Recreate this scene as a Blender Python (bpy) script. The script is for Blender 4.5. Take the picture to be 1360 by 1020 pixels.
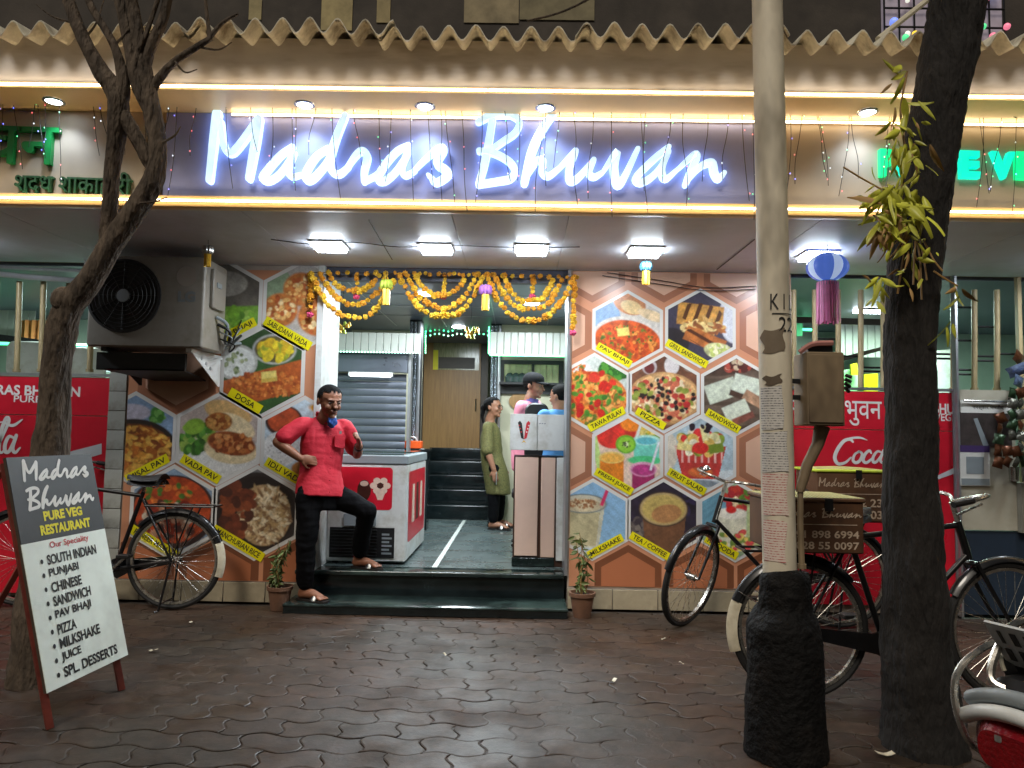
import bpy, bmesh, math, random
import numpy as np
from mathutils import Vector, Matrix, noise as mnoise
random.seed(7); rng = np.random.default_rng(11)
for o in list(bpy.data.objects): bpy.data.objects.remove(o)
SC = bpy.context.scene
COL = SC.collection
R = math.radians

# ------------------------------------------------------------------ camera, world, sun, exposure
CAMH = 1.30
F = 1000.0                                   # focal length in pixels of the 1360 wide photograph
cam = bpy.data.cameras.new('camera'); camo = bpy.data.objects.new('camera', cam); COL.objects.link(camo)
cam.sensor_width = 36.0; cam.lens = 36.0 * F / 1360.0; cam.clip_start = 0.05; cam.clip_end = 400
CR = (Matrix.Rotation(R(0.6), 3, 'Z') @ Matrix.Rotation(R(90) + math.atan(0.068), 3, 'X') @ Matrix.Rotation(R(1.03), 3, 'Z'))
camo.matrix_world = Matrix.Translation((0, 0, CAMH)) @ CR.to_4x4()
SC.camera = camo

W = bpy.data.worlds.new('World'); SC.world = W; W.use_nodes = True
wn = W.node_tree; bg = wn.nodes['Background']
sky = wn.nodes.new('ShaderNodeTexSky'); sky.sky_type = 'NISHITA'; sky.sun_disc = False
sky.sun_elevation = R(49); sky.sun_rotation = R(198); sky.air_density = 2.0; sky.dust_density = 6.0
wn.links.new(sky.outputs[0], bg.inputs[0]); bg.inputs[1].default_value = 0.009

sun = bpy.data.lights.new('street_glow', 'SUN'); sun.energy = 1.5; sun.angle = R(16); sun.color = (1.0, 0.92, 0.80)
suno = bpy.data.objects.new('street_glow', sun); COL.objects.link(suno)
suno.rotation_euler = (R(41), 0, R(-18))      # street glow from above, behind the camera

SC.view_settings.view_transform = 'Standard'; SC.view_settings.look = 'None'
SC.view_settings.exposure = 0.3; SC.view_settings.gamma = 1.0; SC.view_settings.use_curve_mapping = False
SC.render.engine = 'CYCLES'
SC.cycles.use_denoising = True
SC.cycles.max_bounces = 5; SC.cycles.diffuse_bounces = 3; SC.cycles.glossy_bounces = 2
SC.cycles.transmission_bounces = 6; SC.cycles.sample_clamp_indirect = 4.0
SC.cycles.caustics_reflective = False; SC.cycles.caustics_refractive = False

def at(px, py, Y):
    """world point on the plane y = Y that the photograph shows at pixel (px, py)"""
    d = CR @ Vector(((px - 680) / F, -(py - 510) / F, -1.0))
    t = Y / d.y
    return Vector((d.x * t, Y, CAMH + d.z * t))
def gx(px, Y, py=560): return at(px, py, Y).x
def gz(px, py, Y): return at(px, py, Y).z

# ------------------------------------------------------------------ helpers
def lin(c):
    return tuple(((v / 12.92) if v <= 0.04045 else ((v + 0.055) / 1.055) ** 2.4) for v in c)
def rgb(r, g, b): return lin((r / 255, g / 255, b / 255))

MATS = {}
def mat(name, col, rough=0.6, metal=0.0, var=0.0, scale=6.0, bump=0.0, bscale=40.0, spec=0.5, rvar=0.0, coat=0.0, dirt=None, trans=0.0, rand=0.0, stretch=None, bdist=0.01):
    """procedural surface: base colour broken up by noise, optional bump, roughness breakup, dirt tint and per-object variation"""
    m = bpy.data.materials.new(name); m.use_nodes = True; nt = m.node_tree; b = nt.nodes['Principled BSDF']
    b.inputs['Roughness'].default_value = rough; b.inputs['Metallic'].default_value = metal
    b.inputs['Specular IOR Level'].default_value = spec; b.inputs['Coat Weight'].default_value = coat
    b.inputs['Transmission Weight'].default_value = trans
    N = nt.nodes.new; L = nt.links.new
    tc = N('ShaderNodeTexCoord'); src = tc.outputs['Object']
    if stretch:
        mp = N('ShaderNodeMapping'); mp.inputs['Scale'].default_value = stretch; L(src, mp.inputs[0]); src = mp.outputs[0]
    c4 = (*col, 1)
    out = None
    if var or dirt or rvar:
        n1 = N('ShaderNodeTexNoise'); n1.inputs['Scale'].default_value = scale; n1.inputs['Detail'].default_value = 4; n1.inputs['Roughness'].default_value = 0.65
        L(src, n1.inputs['Vector'])
    if var:
        r = N('ShaderNodeValToRGB'); e = r.color_ramp.elements
        e[0].position = 0.3; e[1].position = 0.7
        e[0].color = (*[v * (1 - var) for v in col], 1); e[1].color = (*[min(1, v * (1 + var)) for v in col], 1)
        L(n1.outputs['Fac'], r.inputs[0]); out = r.outputs[0]
    if dirt:
        n2 = N('ShaderNodeTexNoise'); n2.inputs['Scale'].default_value = scale * 0.45; n2.inputs['Detail'].default_value = 4; n2.inputs['Roughness'].default_value = 0.7
        L(src, n2.inputs['Vector'])
        r2 = N('ShaderNodeValToRGB'); r2.color_ramp.elements[0].position = 0.48; r2.color_ramp.elements[1].position = 0.72
        L(n2.outputs['Fac'], r2.inputs[0])
        mx = N('ShaderNodeMixRGB'); mx.inputs[2].default_value = (*dirt, 1)
        L(r2.outputs[0], mx.inputs[0])
        if out: L(out, mx.inputs[1])
        else: mx.inputs[1].default_value = c4
        out = mx.outputs[0]
    if rand:
        oi = N('ShaderNodeObjectInfo'); hs = N('ShaderNodeHueSaturation')
        mr = N('ShaderNodeMapRange'); mr.inputs[3].default_value = 1 - rand; mr.inputs[4].default_value = 1 + rand
        L(oi.outputs['Random'], mr.inputs[0]); L(mr.outputs[0], hs.inputs['Value'])
        if out: L(out, hs.inputs['Color'])
        else: hs.inputs['Color'].default_value = c4
        out = hs.outputs[0]
    if out: L(out, b.inputs['Base Color'])
    else: b.inputs['Base Color'].default_value = c4
    if rvar:
        mr2 = N('ShaderNodeMapRange'); mr2.inputs[1].default_value = 0.3; mr2.inputs[2].default_value = 0.7
        mr2.inputs[3].default_value = max(0.03, rough - rvar); mr2.inputs[4].default_value = min(1, rough + rvar)
        L(n1.outputs['Fac'], mr2.inputs[0]); L(mr2.outputs[0], b.inputs['Roughness'])
    if bump:
        n3 = N('ShaderNodeTexNoise'); n3.inputs['Scale'].default_value = bscale; n3.inputs['Detail'].default_value = 3
        L(src, n3.inputs['Vector'])
        bp = N('ShaderNodeBump'); bp.inputs['Strength'].default_value = bump; bp.inputs['Distance'].default_value = bdist
        L(n3.outputs['Fac'], bp.inputs['Height']); L(bp.outputs[0], b.inputs['Normal'])
    MATS[name] = m
    return m

def emit(name, col, strength, base=None, var=0.0, small=False):
    m = bpy.data.materials.new(name); m.use_nodes = True
    if small: m.cycles.emission_sampling = 'NONE'
    nt = m.node_tree; b = nt.nodes['Principled BSDF']
    b.inputs['Base Color'].default_value = (*(base or (0.8, 0.8, 0.8)), 1); b.inputs['Roughness'].default_value = 0.4
    b.inputs['Emission Color'].default_value = (*col, 1); b.inputs['Emission Strength'].default_value = strength
    if var:
        n = nt.nodes.new('ShaderNodeTexNoise'); n.inputs['Scale'].default_value = 9; n.inputs['Detail'].default_value = 4
        tc = nt.nodes.new('ShaderNodeTexCoord'); nt.links.new(tc.outputs['Object'], n.inputs['Vector'])
        mr = nt.nodes.new('ShaderNodeMapRange'); mr.inputs[1].default_value = 0.3; mr.inputs[2].default_value = 0.7
        mr.inputs[3].default_value = strength * (1 - var); mr.inputs[4].default_value = strength * (1 + var)
        nt.links.new(n.outputs['Fac'], mr.inputs[0]); nt.links.new(mr.outputs[0], b.inputs['Emission Strength'])
    MATS[name] = m
    return m

def vcol_mat(name, rough=0.35, coat=0.0):
    m = bpy.data.materials.new(name); m.use_nodes = True; nt = m.node_tree; b = nt.nodes['Principled BSDF']
    a = nt.nodes.new('ShaderNodeVertexColor'); a.layer_name = 'print'
    nt.links.new(a.outputs[0], b.inputs['Base Color']); b.inputs['Roughness'].default_value = rough
    b.inputs['Coat Weight'].default_value = coat
    MATS[name] = m
    return m

ROOT = {}
LOCAL = set()
def setp(o, label=None, cat=None, group=None, kind=None):
    if label: o['label'] = label
    if cat: o['category'] = cat
    if group: o['group'] = group
    if kind: o['kind'] = kind
    return o
def thing(name, label, cat, loc=(0, 0, 0), group=None, local=False, rot=None, kind=None):
    o = bpy.data.objects.new(name, None); COL.objects.link(o); o.location = loc; o.empty_display_size = 0.1
    if rot is not None: o.rotation_euler = rot
    setp(o, label, cat, group, kind or 'thing')
    ROOT[o.name] = Vector((0, 0, 0)) if local else Vector(loc)
    return o
def root_loc(p): return ROOT.get(p.name, Vector((0, 0, 0))) if p else Vector((0, 0, 0))

def link_mesh(name, me, mats, parent=None, loc=None):
    o = bpy.data.objects.new(name, me); COL.objects.link(o)
    if mats is not None and len(me.materials) == 0:
        for m in (mats if isinstance(mats, (list, tuple)) else [mats]): me.materials.append(m)
    if parent: o.parent = parent; ROOT[o.name] = root_loc(parent)
    if loc is not None: o.location = loc
    return o

class MB:
    def __init__(s): s.v = []; s.f = []; s.m = []; s.mi = 0
    def add(s, vs, fs):
        b = len(s.v); s.v += [tuple(v) for v in vs]; s.f += [tuple(b + i for i in f) for f in fs]; s.m += [s.mi] * len(fs); return s
    def box(s, c, d, rot=None, tap=1.0):
        c = Vector(c); h = Vector(d) * 0.5; vs = []
        for x, y, z in ((-1, -1, -1), (1, -1, -1), (1, 1, -1), (-1, 1, -1), (-1, -1, 1), (1, -1, 1), (1, 1, 1), (-1, 1, 1)):
            t = tap if z > 0 else 1
            v = Vector((x * h.x * t, y * h.y * t, z * h.z))
            if rot is not None: v = rot @ v
            vs.append(c + v)
        return s.add(vs, [(0, 3, 2, 1), (4, 5, 6, 7), (0, 1, 5, 4), (1, 2, 6, 5), (2, 3, 7, 6), (3, 0, 4, 7)])
    def mm(s, a, b): return s.box([(a[i] + b[i]) / 2 for i in range(3)], [abs(b[i] - a[i]) for i in range(3)])
    def rbox(s, a, b, r=0.01, axis=1, n=3):
        """box a..b with edges rounded round one axis and a small chamfer at its two ends"""
        a = Vector(a); b = Vector(b); u, w = [i for i in range(3) if i != axis]
        def ring(ins, t):
            pts = []
            for cx, cy, a0 in ((b[u] - r, b[w] - r, 0), (a[u] + r, b[w] - r, 90), (a[u] + r, a[w] + r, 180), (b[u] - r, a[w] + r, 270)):
                for k in range(n + 1):
                    an = R(a0 + 90 * k / n); rr = max(1e-5, r - ins)
                    p = [0, 0, 0]; p[u] = cx + rr * math.cos(an); p[w] = cy + rr * math.sin(an); p[axis] = t; pts.append(p)
            return pts
        c = min(r * 0.5, abs(b[axis] - a[axis]) * 0.3)
        rs = [ring(c, a[axis]), ring(0, a[axis] + c), ring(0, b[axis] - c), ring(c, b[axis])]
        k = len(rs[0]); vs = sum(rs, []); fs = []
        for i in range(3):
            for j in range(k): fs.append((i * k + j, i * k + (j + 1) % k, (i + 1) * k + (j + 1) % k, (i + 1) * k + j))
        fs.append(tuple(range(k))[::-1]); fs.append(tuple(range(3 * k, 4 * k)))
        return s.add(vs, fs)
    def tube(s, pts, r, n=8, cap=True, squash=None, up=None):
        """swept tube; r scalar or list; squash=(a,b) scales the section along its two axes"""
        pts = [Vector(p) for p in pts]; k = len(pts)
        rs = r if isinstance(r, (list, tuple)) else [r] * k
        vs = []; ref = Vector(up) if up else None
        for i, p in enumerate(pts):
            t = (pts[min(i + 1, k - 1)] - pts[max(i - 1, 0)]).normalized()
            if ref is None: ref = Vector((0, 0, 1)) if abs(t.z) < 0.9 else Vector((0, 1, 0))
            a = t.cross(ref)
            if a.length < 1e-5: a = t.cross(Vector((1, 0.2, 0)))
            a.normalize(); b = a.cross(t).normalized()
            if not up: ref = b
            sa, sb = squash or (1, 1)
            for j in range(n):
                an = 2 * math.pi * j / n
                vs.append(p + a * (math.cos(an) * rs[i] * sa) + b * (math.sin(an) * rs[i] * sb))
        fs = [(i * n + j, i * n + (j + 1) % n, (i + 1) * n + (j + 1) % n, (i + 1) * n + j) for i in range(k - 1) for j in range(n)]
        if cap: fs += [tuple(range(n))[::-1], tuple(range((k - 1) * n, k * n))]
        return s.add(vs, fs)
    def lathe(s, prof, c=(0, 0, 0), n=16, M=None, a0=0.0, a1=2 * math.pi):
        full = abs(a1 - a0 - 2 * math.pi) < 1e-6; c = Vector(c); vs = []; m = n if full else n + 1
        for r, z in prof:
            for j in range(m):
                an = a0 + (a1 - a0) * j / n; v = Vector((r * math.cos(an), r * math.sin(an), z))
                vs.append(c + (M @ v if M is not None else v))
        fs = []
        for i in range(len(prof) - 1):
            for j in range(n): fs.append((i * m + j, i * m + (j + 1) % m, (i + 1) * m + (j + 1) % m, (i + 1) * m + j))
        return s.add(vs, fs)
    def ball(s, c, r, nu=10, nv=7, M=None):
        rx, ry, rz = r if isinstance(r, (list, tuple)) else (r, r, r); c = Vector(c); vs = []
        for i in range(nv + 1):
            ph = math.pi * i / nv
            for j in range(nu):
                th = 2 * math.pi * j / nu
                v = Vector((rx * math.sin(ph) * math.cos(th), ry * math.sin(ph) * math.sin(th), rz * math.cos(ph)))
                vs.append(c + (M @ v if M is not None else v))
        fs = [(i * nu + j, (i + 1) * nu + j, (i + 1) * nu + (j + 1) % nu, i * nu + (j + 1) % nu) for i in range(nv) for j in range(nu)]
        return s.add(vs, fs)
    def prism(s, poly, o, u, w, depth):
        """2D polygon extruded: origin o, axes u, w, thickness depth along u x w"""
        o = Vector(o); u = Vector(u); w = Vector(w); nn = u.cross(w).normalized() * depth; k = len(poly)
        a = [o + u * p[0] + w * p[1] for p in poly]; b = [p + nn for p in a]
        return s.add(a + b, [tuple(range(k))[::-1], tuple(range(k, 2 * k))] + [(i, (i + 1) % k, k + (i + 1) % k, k + i) for i in range(k)])
    def hexa(s, c8):
        return s.add(c8, [(0, 3, 2, 1), (4, 5, 6, 7), (0, 1, 5, 4), (1, 2, 6, 5), (2, 3, 7, 6), (3, 0, 4, 7)])
    def grid(s, fn, nu, nv):
        vs = [fn(i / nu, j / nv) for j in range(nv + 1) for i in range(nu + 1)]
        return s.add(vs, [(j * (nu + 1) + i, j * (nu + 1) + i + 1, (j + 1) * (nu + 1) + i + 1, (j + 1) * (nu + 1) + i) for j in range(nv) for i in range(nu)])
    def mesh(s, name, mats=None, off=Vector((0, 0, 0)), smooth=True, angle=0.7):
        me = bpy.data.meshes.new(name)
        me.from_pydata([(v[0] - off[0], v[1] - off[1], v[2] - off[2]) for v in s.v], [], s.f)
        if mats is not None:
            for m in (mats if isinstance(mats, (list, tuple)) else [mats]): me.materials.append(m)
        if any(s.m): me.polygons.foreach_set('material_index', s.m)
        if smooth:
            me.polygons.foreach_set('use_smooth', [True] * len(me.polygons)); me.set_sharp_from_angle(angle=angle)
        me.update()
        return me
    def build(s, name, mats, parent=None, smooth=True, angle=0.7, label=None, kind=None):
        o = link_mesh(name, s.mesh(name, mats, root_loc(parent), smooth, angle), None, parent)
        return setp(o, label=label, kind=kind)

def solo(name, mb, m, label, cat, group=None, kind=None, smooth=True, loc=None):
    """a thing that is one mesh; origin put at loc (its base)"""
    off = Vector(loc) if loc is not None else Vector((0, 0, 0))
    o = link_mesh(name, mb.mesh(name, m, off, smooth), None, None)
    o.location = off; ROOT[o.name] = off
    return setp(o, label, cat, group, kind or 'thing')

def copy_tree(o, parent=None):
    c = o.copy(); COL.objects.link(c); c.parent = parent
    for ch in [x for x in o.children]: copy_tree(ch, c)
    return c

def remeshed(mb, voxel, smooth_it=6, off=Vector((0, 0, 0)), name='body', fn=None):
    """fuse overlapping closed shapes into one continuous skin"""
    me = mb.mesh(name, None, off)
    o = bpy.data.objects.new(name, me); COL.objects.link(o)
    r = o.modifiers.new('r', 'REMESH'); r.mode = 'VOXEL'; r.voxel_size = voxel; r.use_smooth_shade = True
    if smooth_it:
        sm = o.modifiers.new('s', 'SMOOTH'); sm.iterations = smooth_it; sm.factor = 0.5
    dg = bpy.context.evaluated_depsgraph_get(); dg.update()
    out = bpy.data.meshes.new_from_object(o.evaluated_get(dg))
    bpy.data.objects.remove(o); bpy.data.meshes.remove(me)
    out.materials.clear(); out.name = name
    if fn:
        for v in out.vertices: v.co = fn(v.co)
    out.polygons.foreach_set('use_smooth', [True] * len(out.polygons))
    return out

# --- lettering
_fc = bpy.data.curves.new('type', 'FONT'); _fo = bpy.data.objects.new('type', _fc); COL.objects.link(_fo)
def text_mesh_data(body, bold=0.0, spacing=1.0):
    _fc.body = body; _fc.offset = bold; _fc.space_character = spacing; _fc.extrude = 0.0; _fc.resolution_u = 3; _fc.align_x = 'LEFT'
    bpy.context.view_layer.update()
    dg = bpy.context.evaluated_depsgraph_get(); dg.update()
    me = bpy.data.meshes.new_from_object(_fo.evaluated_get(dg))
    v = np.array([x.co[:2] for x in me.vertices]); f = [tuple(p.vertices) for p in me.polygons]; bpy.data.meshes.remove(me)
    return v, f
def lettering(mb, body, o, u, w, box, depth=0.0, bold=0.0, spacing=1.0, keep=False):
    """lay words into the box (width, height) whose lower left corner is o, along unit axes u and w; depth>0 gives them thickness"""
    v, f = text_mesh_data(body, bold, spacing)
    lo, hi = v.min(0), v.max(0); sz = hi - lo
    sx = box[0] / sz[0]; sy = box[1] / sz[1]
    if keep: sx = sy = min(sx, sy)
    o = Vector(o); u = Vector(u); w = Vector(w); nn = u.cross(w).normalized()
    P = [o + u * ((x - lo[0]) * sx) + w * ((y - lo[1]) * sy) for x, y in v]
    if depth <= 0: mb.add(P, f); return
    k = len(P); Q = [p + nn * depth for p in P]; edges = {}
    for fc in f:
        for a, b in zip(fc, fc[1:] + fc[:1]): edges[(a, b)] = edges.get((a, b), 0) + 1
    side = [(a, b, k + b, k + a) for (a, b) in edges if (b, a) not in edges]
    mb.add(P + Q, [tuple(k + i for i in fc) for fc in f] + side)

def smooth_path(pts, n=6):
    pts = [np.array(p, float) for p in pts]; out = []
    P = [2 * pts[0] - pts[1]] + pts + [2 * pts[-1] - pts[-2]]
    for i in range(1, len(P) - 2):
        a, b, c, d = P[i - 1], P[i], P[i + 1], P[i + 2]
        for k in range(n):
            t = k / n
            out.append(0.5 * (2 * b + (c - a) * t + (2 * a - 5 * b + 4 * c - d) * t * t + (3 * b - a - 3 * c + d) * t ** 3))
    out.append(pts[-1]); return out
def brush(mb, pts, wid, place, depth=0.0, n=5, side_mi=None):
    """one brush stroke: 2D path with a width (scalar or (start, middle, end)); place(x, y, h) gives the 3D point at height h off the board"""
    path = smooth_path(pts, n); k = len(path)
    if not isinstance(wid, (tuple, list)): wid = (wid * 0.8, wid, wid * 0.75)
    L = []; Rr = []
    for i, p in enumerate(path):
        t = path[min(i + 1, k - 1)] - path[max(i - 1, 0)]; t = t / (np.linalg.norm(t) + 1e-9)
        q = i / (k - 1); w_ = (wid[0] * (1 - q) * (1 - 2 * q) + 4 * wid[1] * q * (1 - q) + wid[2] * q * (2 * q - 1)) / 2
        nr = np.array((-t[1], t[0])); L.append(p + nr * w_); Rr.append(p - nr * w_)
    t0 = path[1] - path[0]; t0 = t0 / (np.linalg.norm(t0) + 1e-9); t1 = path[-1] - path[-2]; t1 = t1 / (np.linalg.norm(t1) + 1e-9)
    def cap(p, t, w_, sgn):
        nr = np.array((-t[1], t[0]))
        return [p + nr * (w_ / 2 * math.cos(a)) * sgn + t * (w_ / 2 * math.sin(a)) * sgn for a in (R(45), R(90), R(135))]
    rim = L + cap(path[-1], t1, wid[2], 1) + Rr[::-1] + cap(path[0], t0, wid[0], -1)
    top = [place(q[0], q[1], depth) for q in rim]; m = len(rim)
    # indices: L 0..k-1, cap k..k+2, R k+3..2k+2, cap 2k+3..2k+5
    ri = lambda i: 2 * k + 2 - i
    fs = [(i, ri(i), ri(i + 1), i + 1) for i in range(k - 1)] + [(k - 1, ri(k - 1), k + 2, k + 1, k), (0, 2 * k + 5, 2 * k + 4, 2 * k + 3, ri(0))]
    mb.add(top, fs)
    if depth > 0 and side_mi is not None:
        low = [place(q[0], q[1], 0.0) for q in rim]; old = mb.mi; mb.mi = side_mi
        mb.add(top + low, [(i, (i + 1) % m, m + (i + 1) % m, m + i) for i in range(m)]); mb.mi = old

# the shop's hand-brushed name, each letter a list of (path, width); units: pixels of a tracing, y down
SCRIPT_A = [   # first word
 [([(158, 288), (146, 380), (136, 470), (126, 562)], (46, 40, 34)), ([(172, 320), (186, 420), (212, 452), (250, 418), (322, 318)], (26, 34, 34)), ([(328, 312), (316, 400), (300, 490), (288, 556)], (42, 40, 32))],
 [([(466, 424), (420, 456), (372, 508), (342, 552), (368, 564), (412, 536), (466, 462)], (26, 34, 24)), ([(470, 448), (446, 516), (460, 546), (502, 538)], (30, 30, 18))],
 [([(610, 430), (560, 466), (520, 530), (526, 562), (556, 548), (600, 496), (628, 446)], (26, 36, 24)), ([(680, 298), (642, 392), (618, 480), (626, 524), (656, 536), (694, 506)], (32, 38, 22))],
 [([(690, 506), (726, 456), (752, 442), (770, 468), (758, 520), (756, 568)], (22, 36, 26)), ([(756, 566), (800, 544), (836, 512)], (26, 24, 18))],
 [([(938, 418), (892, 442), (842, 498), (812, 552), (836, 566), (884, 528), (934, 454)], (26, 34, 24)), ([(938, 440), (910, 510), (926, 542), (966, 522)], (28, 30, 18))],
 [([(960, 522), (1012, 470), (1062, 432), (1082, 438), (1054, 490), (1090, 520), (1098, 540), (1056, 570), (1036, 562)], (18, 40, 30)), ([(1018, 540), (1040, 560), (1046, 574)], (18, 24, 20))],
]
SCRIPT_B = [   # second word, its own origin
 [([(168, 312), (152, 410), (134, 500), (112, 578)], (36, 40, 36)), ([(110, 322), (162, 298), (232, 292), (276, 318), (262, 366), (210, 404), (150, 446)], (30, 32, 26)), ([(112, 442), (170, 450), (232, 482), (258, 520), (242, 554), (190, 566), (112, 578)], (26, 34, 30))],
 [([(418, 288), (372, 352), (326, 452), (298, 572)], (34, 46, 40)), ([(310, 540), (350, 482), (374, 484), (370, 526), (396, 544), (440, 512)], (24, 34, 22))],
 [([(440, 512), (504, 442)], (22, 26, 26)), ([(506, 444), (482, 510), (484, 562), (516, 552), (578, 482)], (34, 38, 24)), ([(580, 480), (562, 530), (582, 548), (616, 530)], (28, 30, 20))],
 [([(616, 530), (674, 446), (664, 510), (676, 578), (704, 552), (760, 434)], (20, 42, 26))],
 [([(886, 426), (832, 470), (776, 524), (752, 556), (778, 570), (832, 534), (882, 462)], (28, 36, 24)), ([(884, 446), (858, 516), (874, 556), (924, 516)], (30, 32, 20))],
 [([(924, 516), (988, 458), (1000, 470), (974, 530), (956, 578)], (20, 36, 30)), ([(964, 562), (1016, 506), (1062, 490), (1072, 530), (1090, 556), (1112, 532)], (22, 36, 24))],
]
def script_print(mb, word, o, u, w, width, height, lift=0.0, fat=1.0):
    """the same brushed word as flat paint inside a box width x height (o = upper left corner, w = up)"""
    pts = np.array([p for L in word for s in L for p in s[0]], float); lo = pts.min(0) - 18; hi = pts.max(0) + 18
    sx = width / (hi[0] - lo[0]); sy = height / (hi[1] - lo[1]); o = Vector(o); u = Vector(u); w = Vector(w); nn = u.cross(w).normalized(); k = 0
    for L in word:
        for path, wd in L:
            k += 1
            brush(mb, [((x - lo[0]) * sx, (y - lo[1]) * sy) for x, y in path], tuple(fat * q * (sx + sy) / 2 for q in wd), lambda x, y, h: o + u * x - w * y + nn * (lift + 0.00012 * k))
# ------------------------------------------------------------------ materials
m_ground = mat('ground_dirt', rgb(58, 50, 44), 0.7, var=0.3, scale=3, bump=0.5, bscale=30)
m_board_grey = mat('sign_board_grey', rgb(166, 176, 232), 0.45, var=0.08, scale=3, rvar=0.1)
m_board_beige = mat('sign_board_beige', rgb(190, 178, 160), 0.5, var=0.08, scale=3)
m_soffit = mat('soffit_paint', rgb(208, 212, 224), 0.45, var=0.06, scale=2.2, dirt=rgb(180, 182, 190), bump=0.05)
m_fascia = mat('fascia_paint', rgb(222, 216, 212), 0.7, var=0.08, scale=2.5, dirt=rgb(180, 170, 158), stretch=(1, 1, 4))
m_over = mat('overhang_laminate', rgb(236, 200, 140), 0.4, var=0.08, scale=3)
m_asb = mat('corrugated_cement', rgb(214, 208, 190), 0.85, var=0.2, scale=9, dirt=rgb(120, 108, 88), bump=0.4, bscale=60)
m_plaster = mat('plaster_wall', rgb(176, 160, 146), 0.75, var=0.1, scale=4, bump=0.15, dirt=rgb(138, 122, 108))
m_tile = mat('wall_tile_white', rgb(172, 172, 164), 0.3, var=0.1, scale=8, dirt=rgb(128, 124, 112), rand=0.08)
m_plinth = mat('plinth_tile', rgb(158, 146, 122), 0.35, var=0.2, scale=6, dirt=rgb(104, 92, 76), rand=0.12)
m_grout = mat('grout', rgb(110, 102, 92), 0.9, var=0.2, scale=20)
m_marble = mat('green_marble', rgb(28, 38, 37), 0.16, var=0.5, scale=5, rvar=0.08, dirt=rgb(58, 74, 69))
m_marble_dark = mat('dark_marble', rgb(18, 26, 28), 0.2, var=0.5, scale=4, rvar=0.08)
m_floor = mat('lobby_floor_tile', rgb(78, 90, 90), 0.28, var=0.12, scale=3, rvar=0.1, dirt=rgb(62, 72, 72))
m_stripe = mat('floor_strip_white', rgb(190, 196, 190), 0.5, var=0.15, scale=14)
m_ceil = mat('lobby_ceiling', rgb(104, 108, 124), 0.4, var=0.06, scale=2)
m_cream = mat('cream_wall', rgb(190, 184, 160), 0.6, var=0.1, scale=3)
m_teal = mat('pale_wall', rgb(168, 186, 172), 0.6, var=0.1, scale=3)
m_ply = mat('door_wood', rgb(150, 112, 66), 0.45, var=0.22, scale=5, stretch=(7, 7, 0.5))
m_plyd = mat('door_frame_wood', rgb(66, 54, 44), 0.5, var=0.2, scale=6)
m_rib = mat('ribbed_pvc', rgb(186, 188, 180), 0.4, var=0.08, scale=5)
m_shut = mat('shutter_steel', rgb(112, 116, 128), 0.34, 0.55, var=0.12, scale=4, rvar=0.08)
m_alu = mat('aluminium', rgb(176, 178, 182), 0.35, 0.8, var=0.1, scale=10)
m_chrome = mat('chrome', rgb(196, 196, 192), 0.18, 1.0, var=0.12, scale=14, rvar=0.08)
m_mirror = mat('mirror_mosaic', rgb(120, 126, 134), 0.15, 0.9, var=0.6, scale=60, bump=0.8, bscale=90)
m_black = mat('black_plastic', rgb(22, 22, 24), 0.45, var=0.2, scale=12)
m_iron = mat('black_iron', rgb(26, 26, 27), 0.5, 0.3, var=0.3, scale=16)
m_white = mat('white_enamel', rgb(212, 214, 212), 0.35, var=0.05, scale=8, dirt=rgb(176, 172, 160))
m_glass = mat('dark_glass', rgb(60, 76, 72), 0.08, var=0.2, scale=3)
m_bamboo = mat('beige_post', rgb(164, 146, 108), 0.5, var=0.2, scale=14, dirt=rgb(112, 98, 70), stretch=(1, 1, 0.25))
m_red = mat('red_panel', rgb(200, 26, 46), 0.35, var=0.1, scale=3, rvar=0.1, dirt=rgb(184, 22, 40))
m_white_print = mat('white_print', rgb(222, 220, 214), 0.5, var=0.06, scale=20)
m_black_print = mat('black_print', rgb(28, 28, 28), 0.55, var=0.2, scale=30)
m_yellow_print = mat('yellow_print', rgb(226, 212, 20), 0.45, var=0.06, scale=20)
m_red_print = mat('red_print', rgb(196, 40, 50), 0.5, var=0.1, scale=20)
m_green_print = mat('green_letter', rgb(20, 140, 70), 0.4, var=0.1, scale=10)
m_dark_wall = mat('night_wall', rgb(64, 58, 52), 0.85, var=0.35, scale=1.4, dirt=rgb(36, 33, 31), bump=0.3)
m_wire = mat('wire_insulation', rgb(34, 32, 32), 0.6)
m_warm = emit('warm_strip_light', (1.0, 0.75, 0.45), 13.0)
m_panel = emit('panel_light', (0.82, 0.92, 1.0), 42.0)
m_down = emit('downlight', (0.8, 0.9, 1.0), 10.0)
m_tube_refl = emit('tube_reflection', (0.85, 0.94, 1.0), 7.0)
m_greenl = emit('green_led', (0.02, 1.0, 0.35), 3.0)
m_letter = emit('letter_face', (0.58, 0.84, 1.0), 0.9, var=0.22)
m_letter_side = emit('letter_return', (0.42, 0.62, 1.0), 1.6, base=(0.5, 0.55, 0.6))
m_green_lit = emit('green_letter_face', (0.0, 0.85, 0.28), 0.9, base=(0.02, 0.4, 0.15))
m_teal_lit = emit('teal_letter_face', (0.0, 0.9, 0.6), 0.9, base=(0.02, 0.4, 0.3))
m_green_side = emit('green_letter_return', (0.0, 0.5, 0.15), 0.15, base=(0.01, 0.2, 0.08))

def area(name, loc, size, power, col=(0.86, 0.93, 1.0), parent=None, rot=None, spread=None):
    l = bpy.data.lights.new(name, 'AREA'); l.shape = 'RECTANGLE'; l.size, l.size_y = size; l.energy = power; l.color = col
    if spread: l.spread = spread
    o = bpy.data.objects.new(name, l); COL.objects.link(o)
    if parent: o.parent = parent; o.location = Vector(loc) - root_loc(parent)
    else: o.location = loc
    if rot: o.rotation_euler = rot
    return o

# ------------------------------------------------------------------ ground and paving
g = MB(); g.box((0, 20, -0.067), (160, 160, 0.1)); ground = g.build('ground', m_ground, kind='structure')

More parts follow.
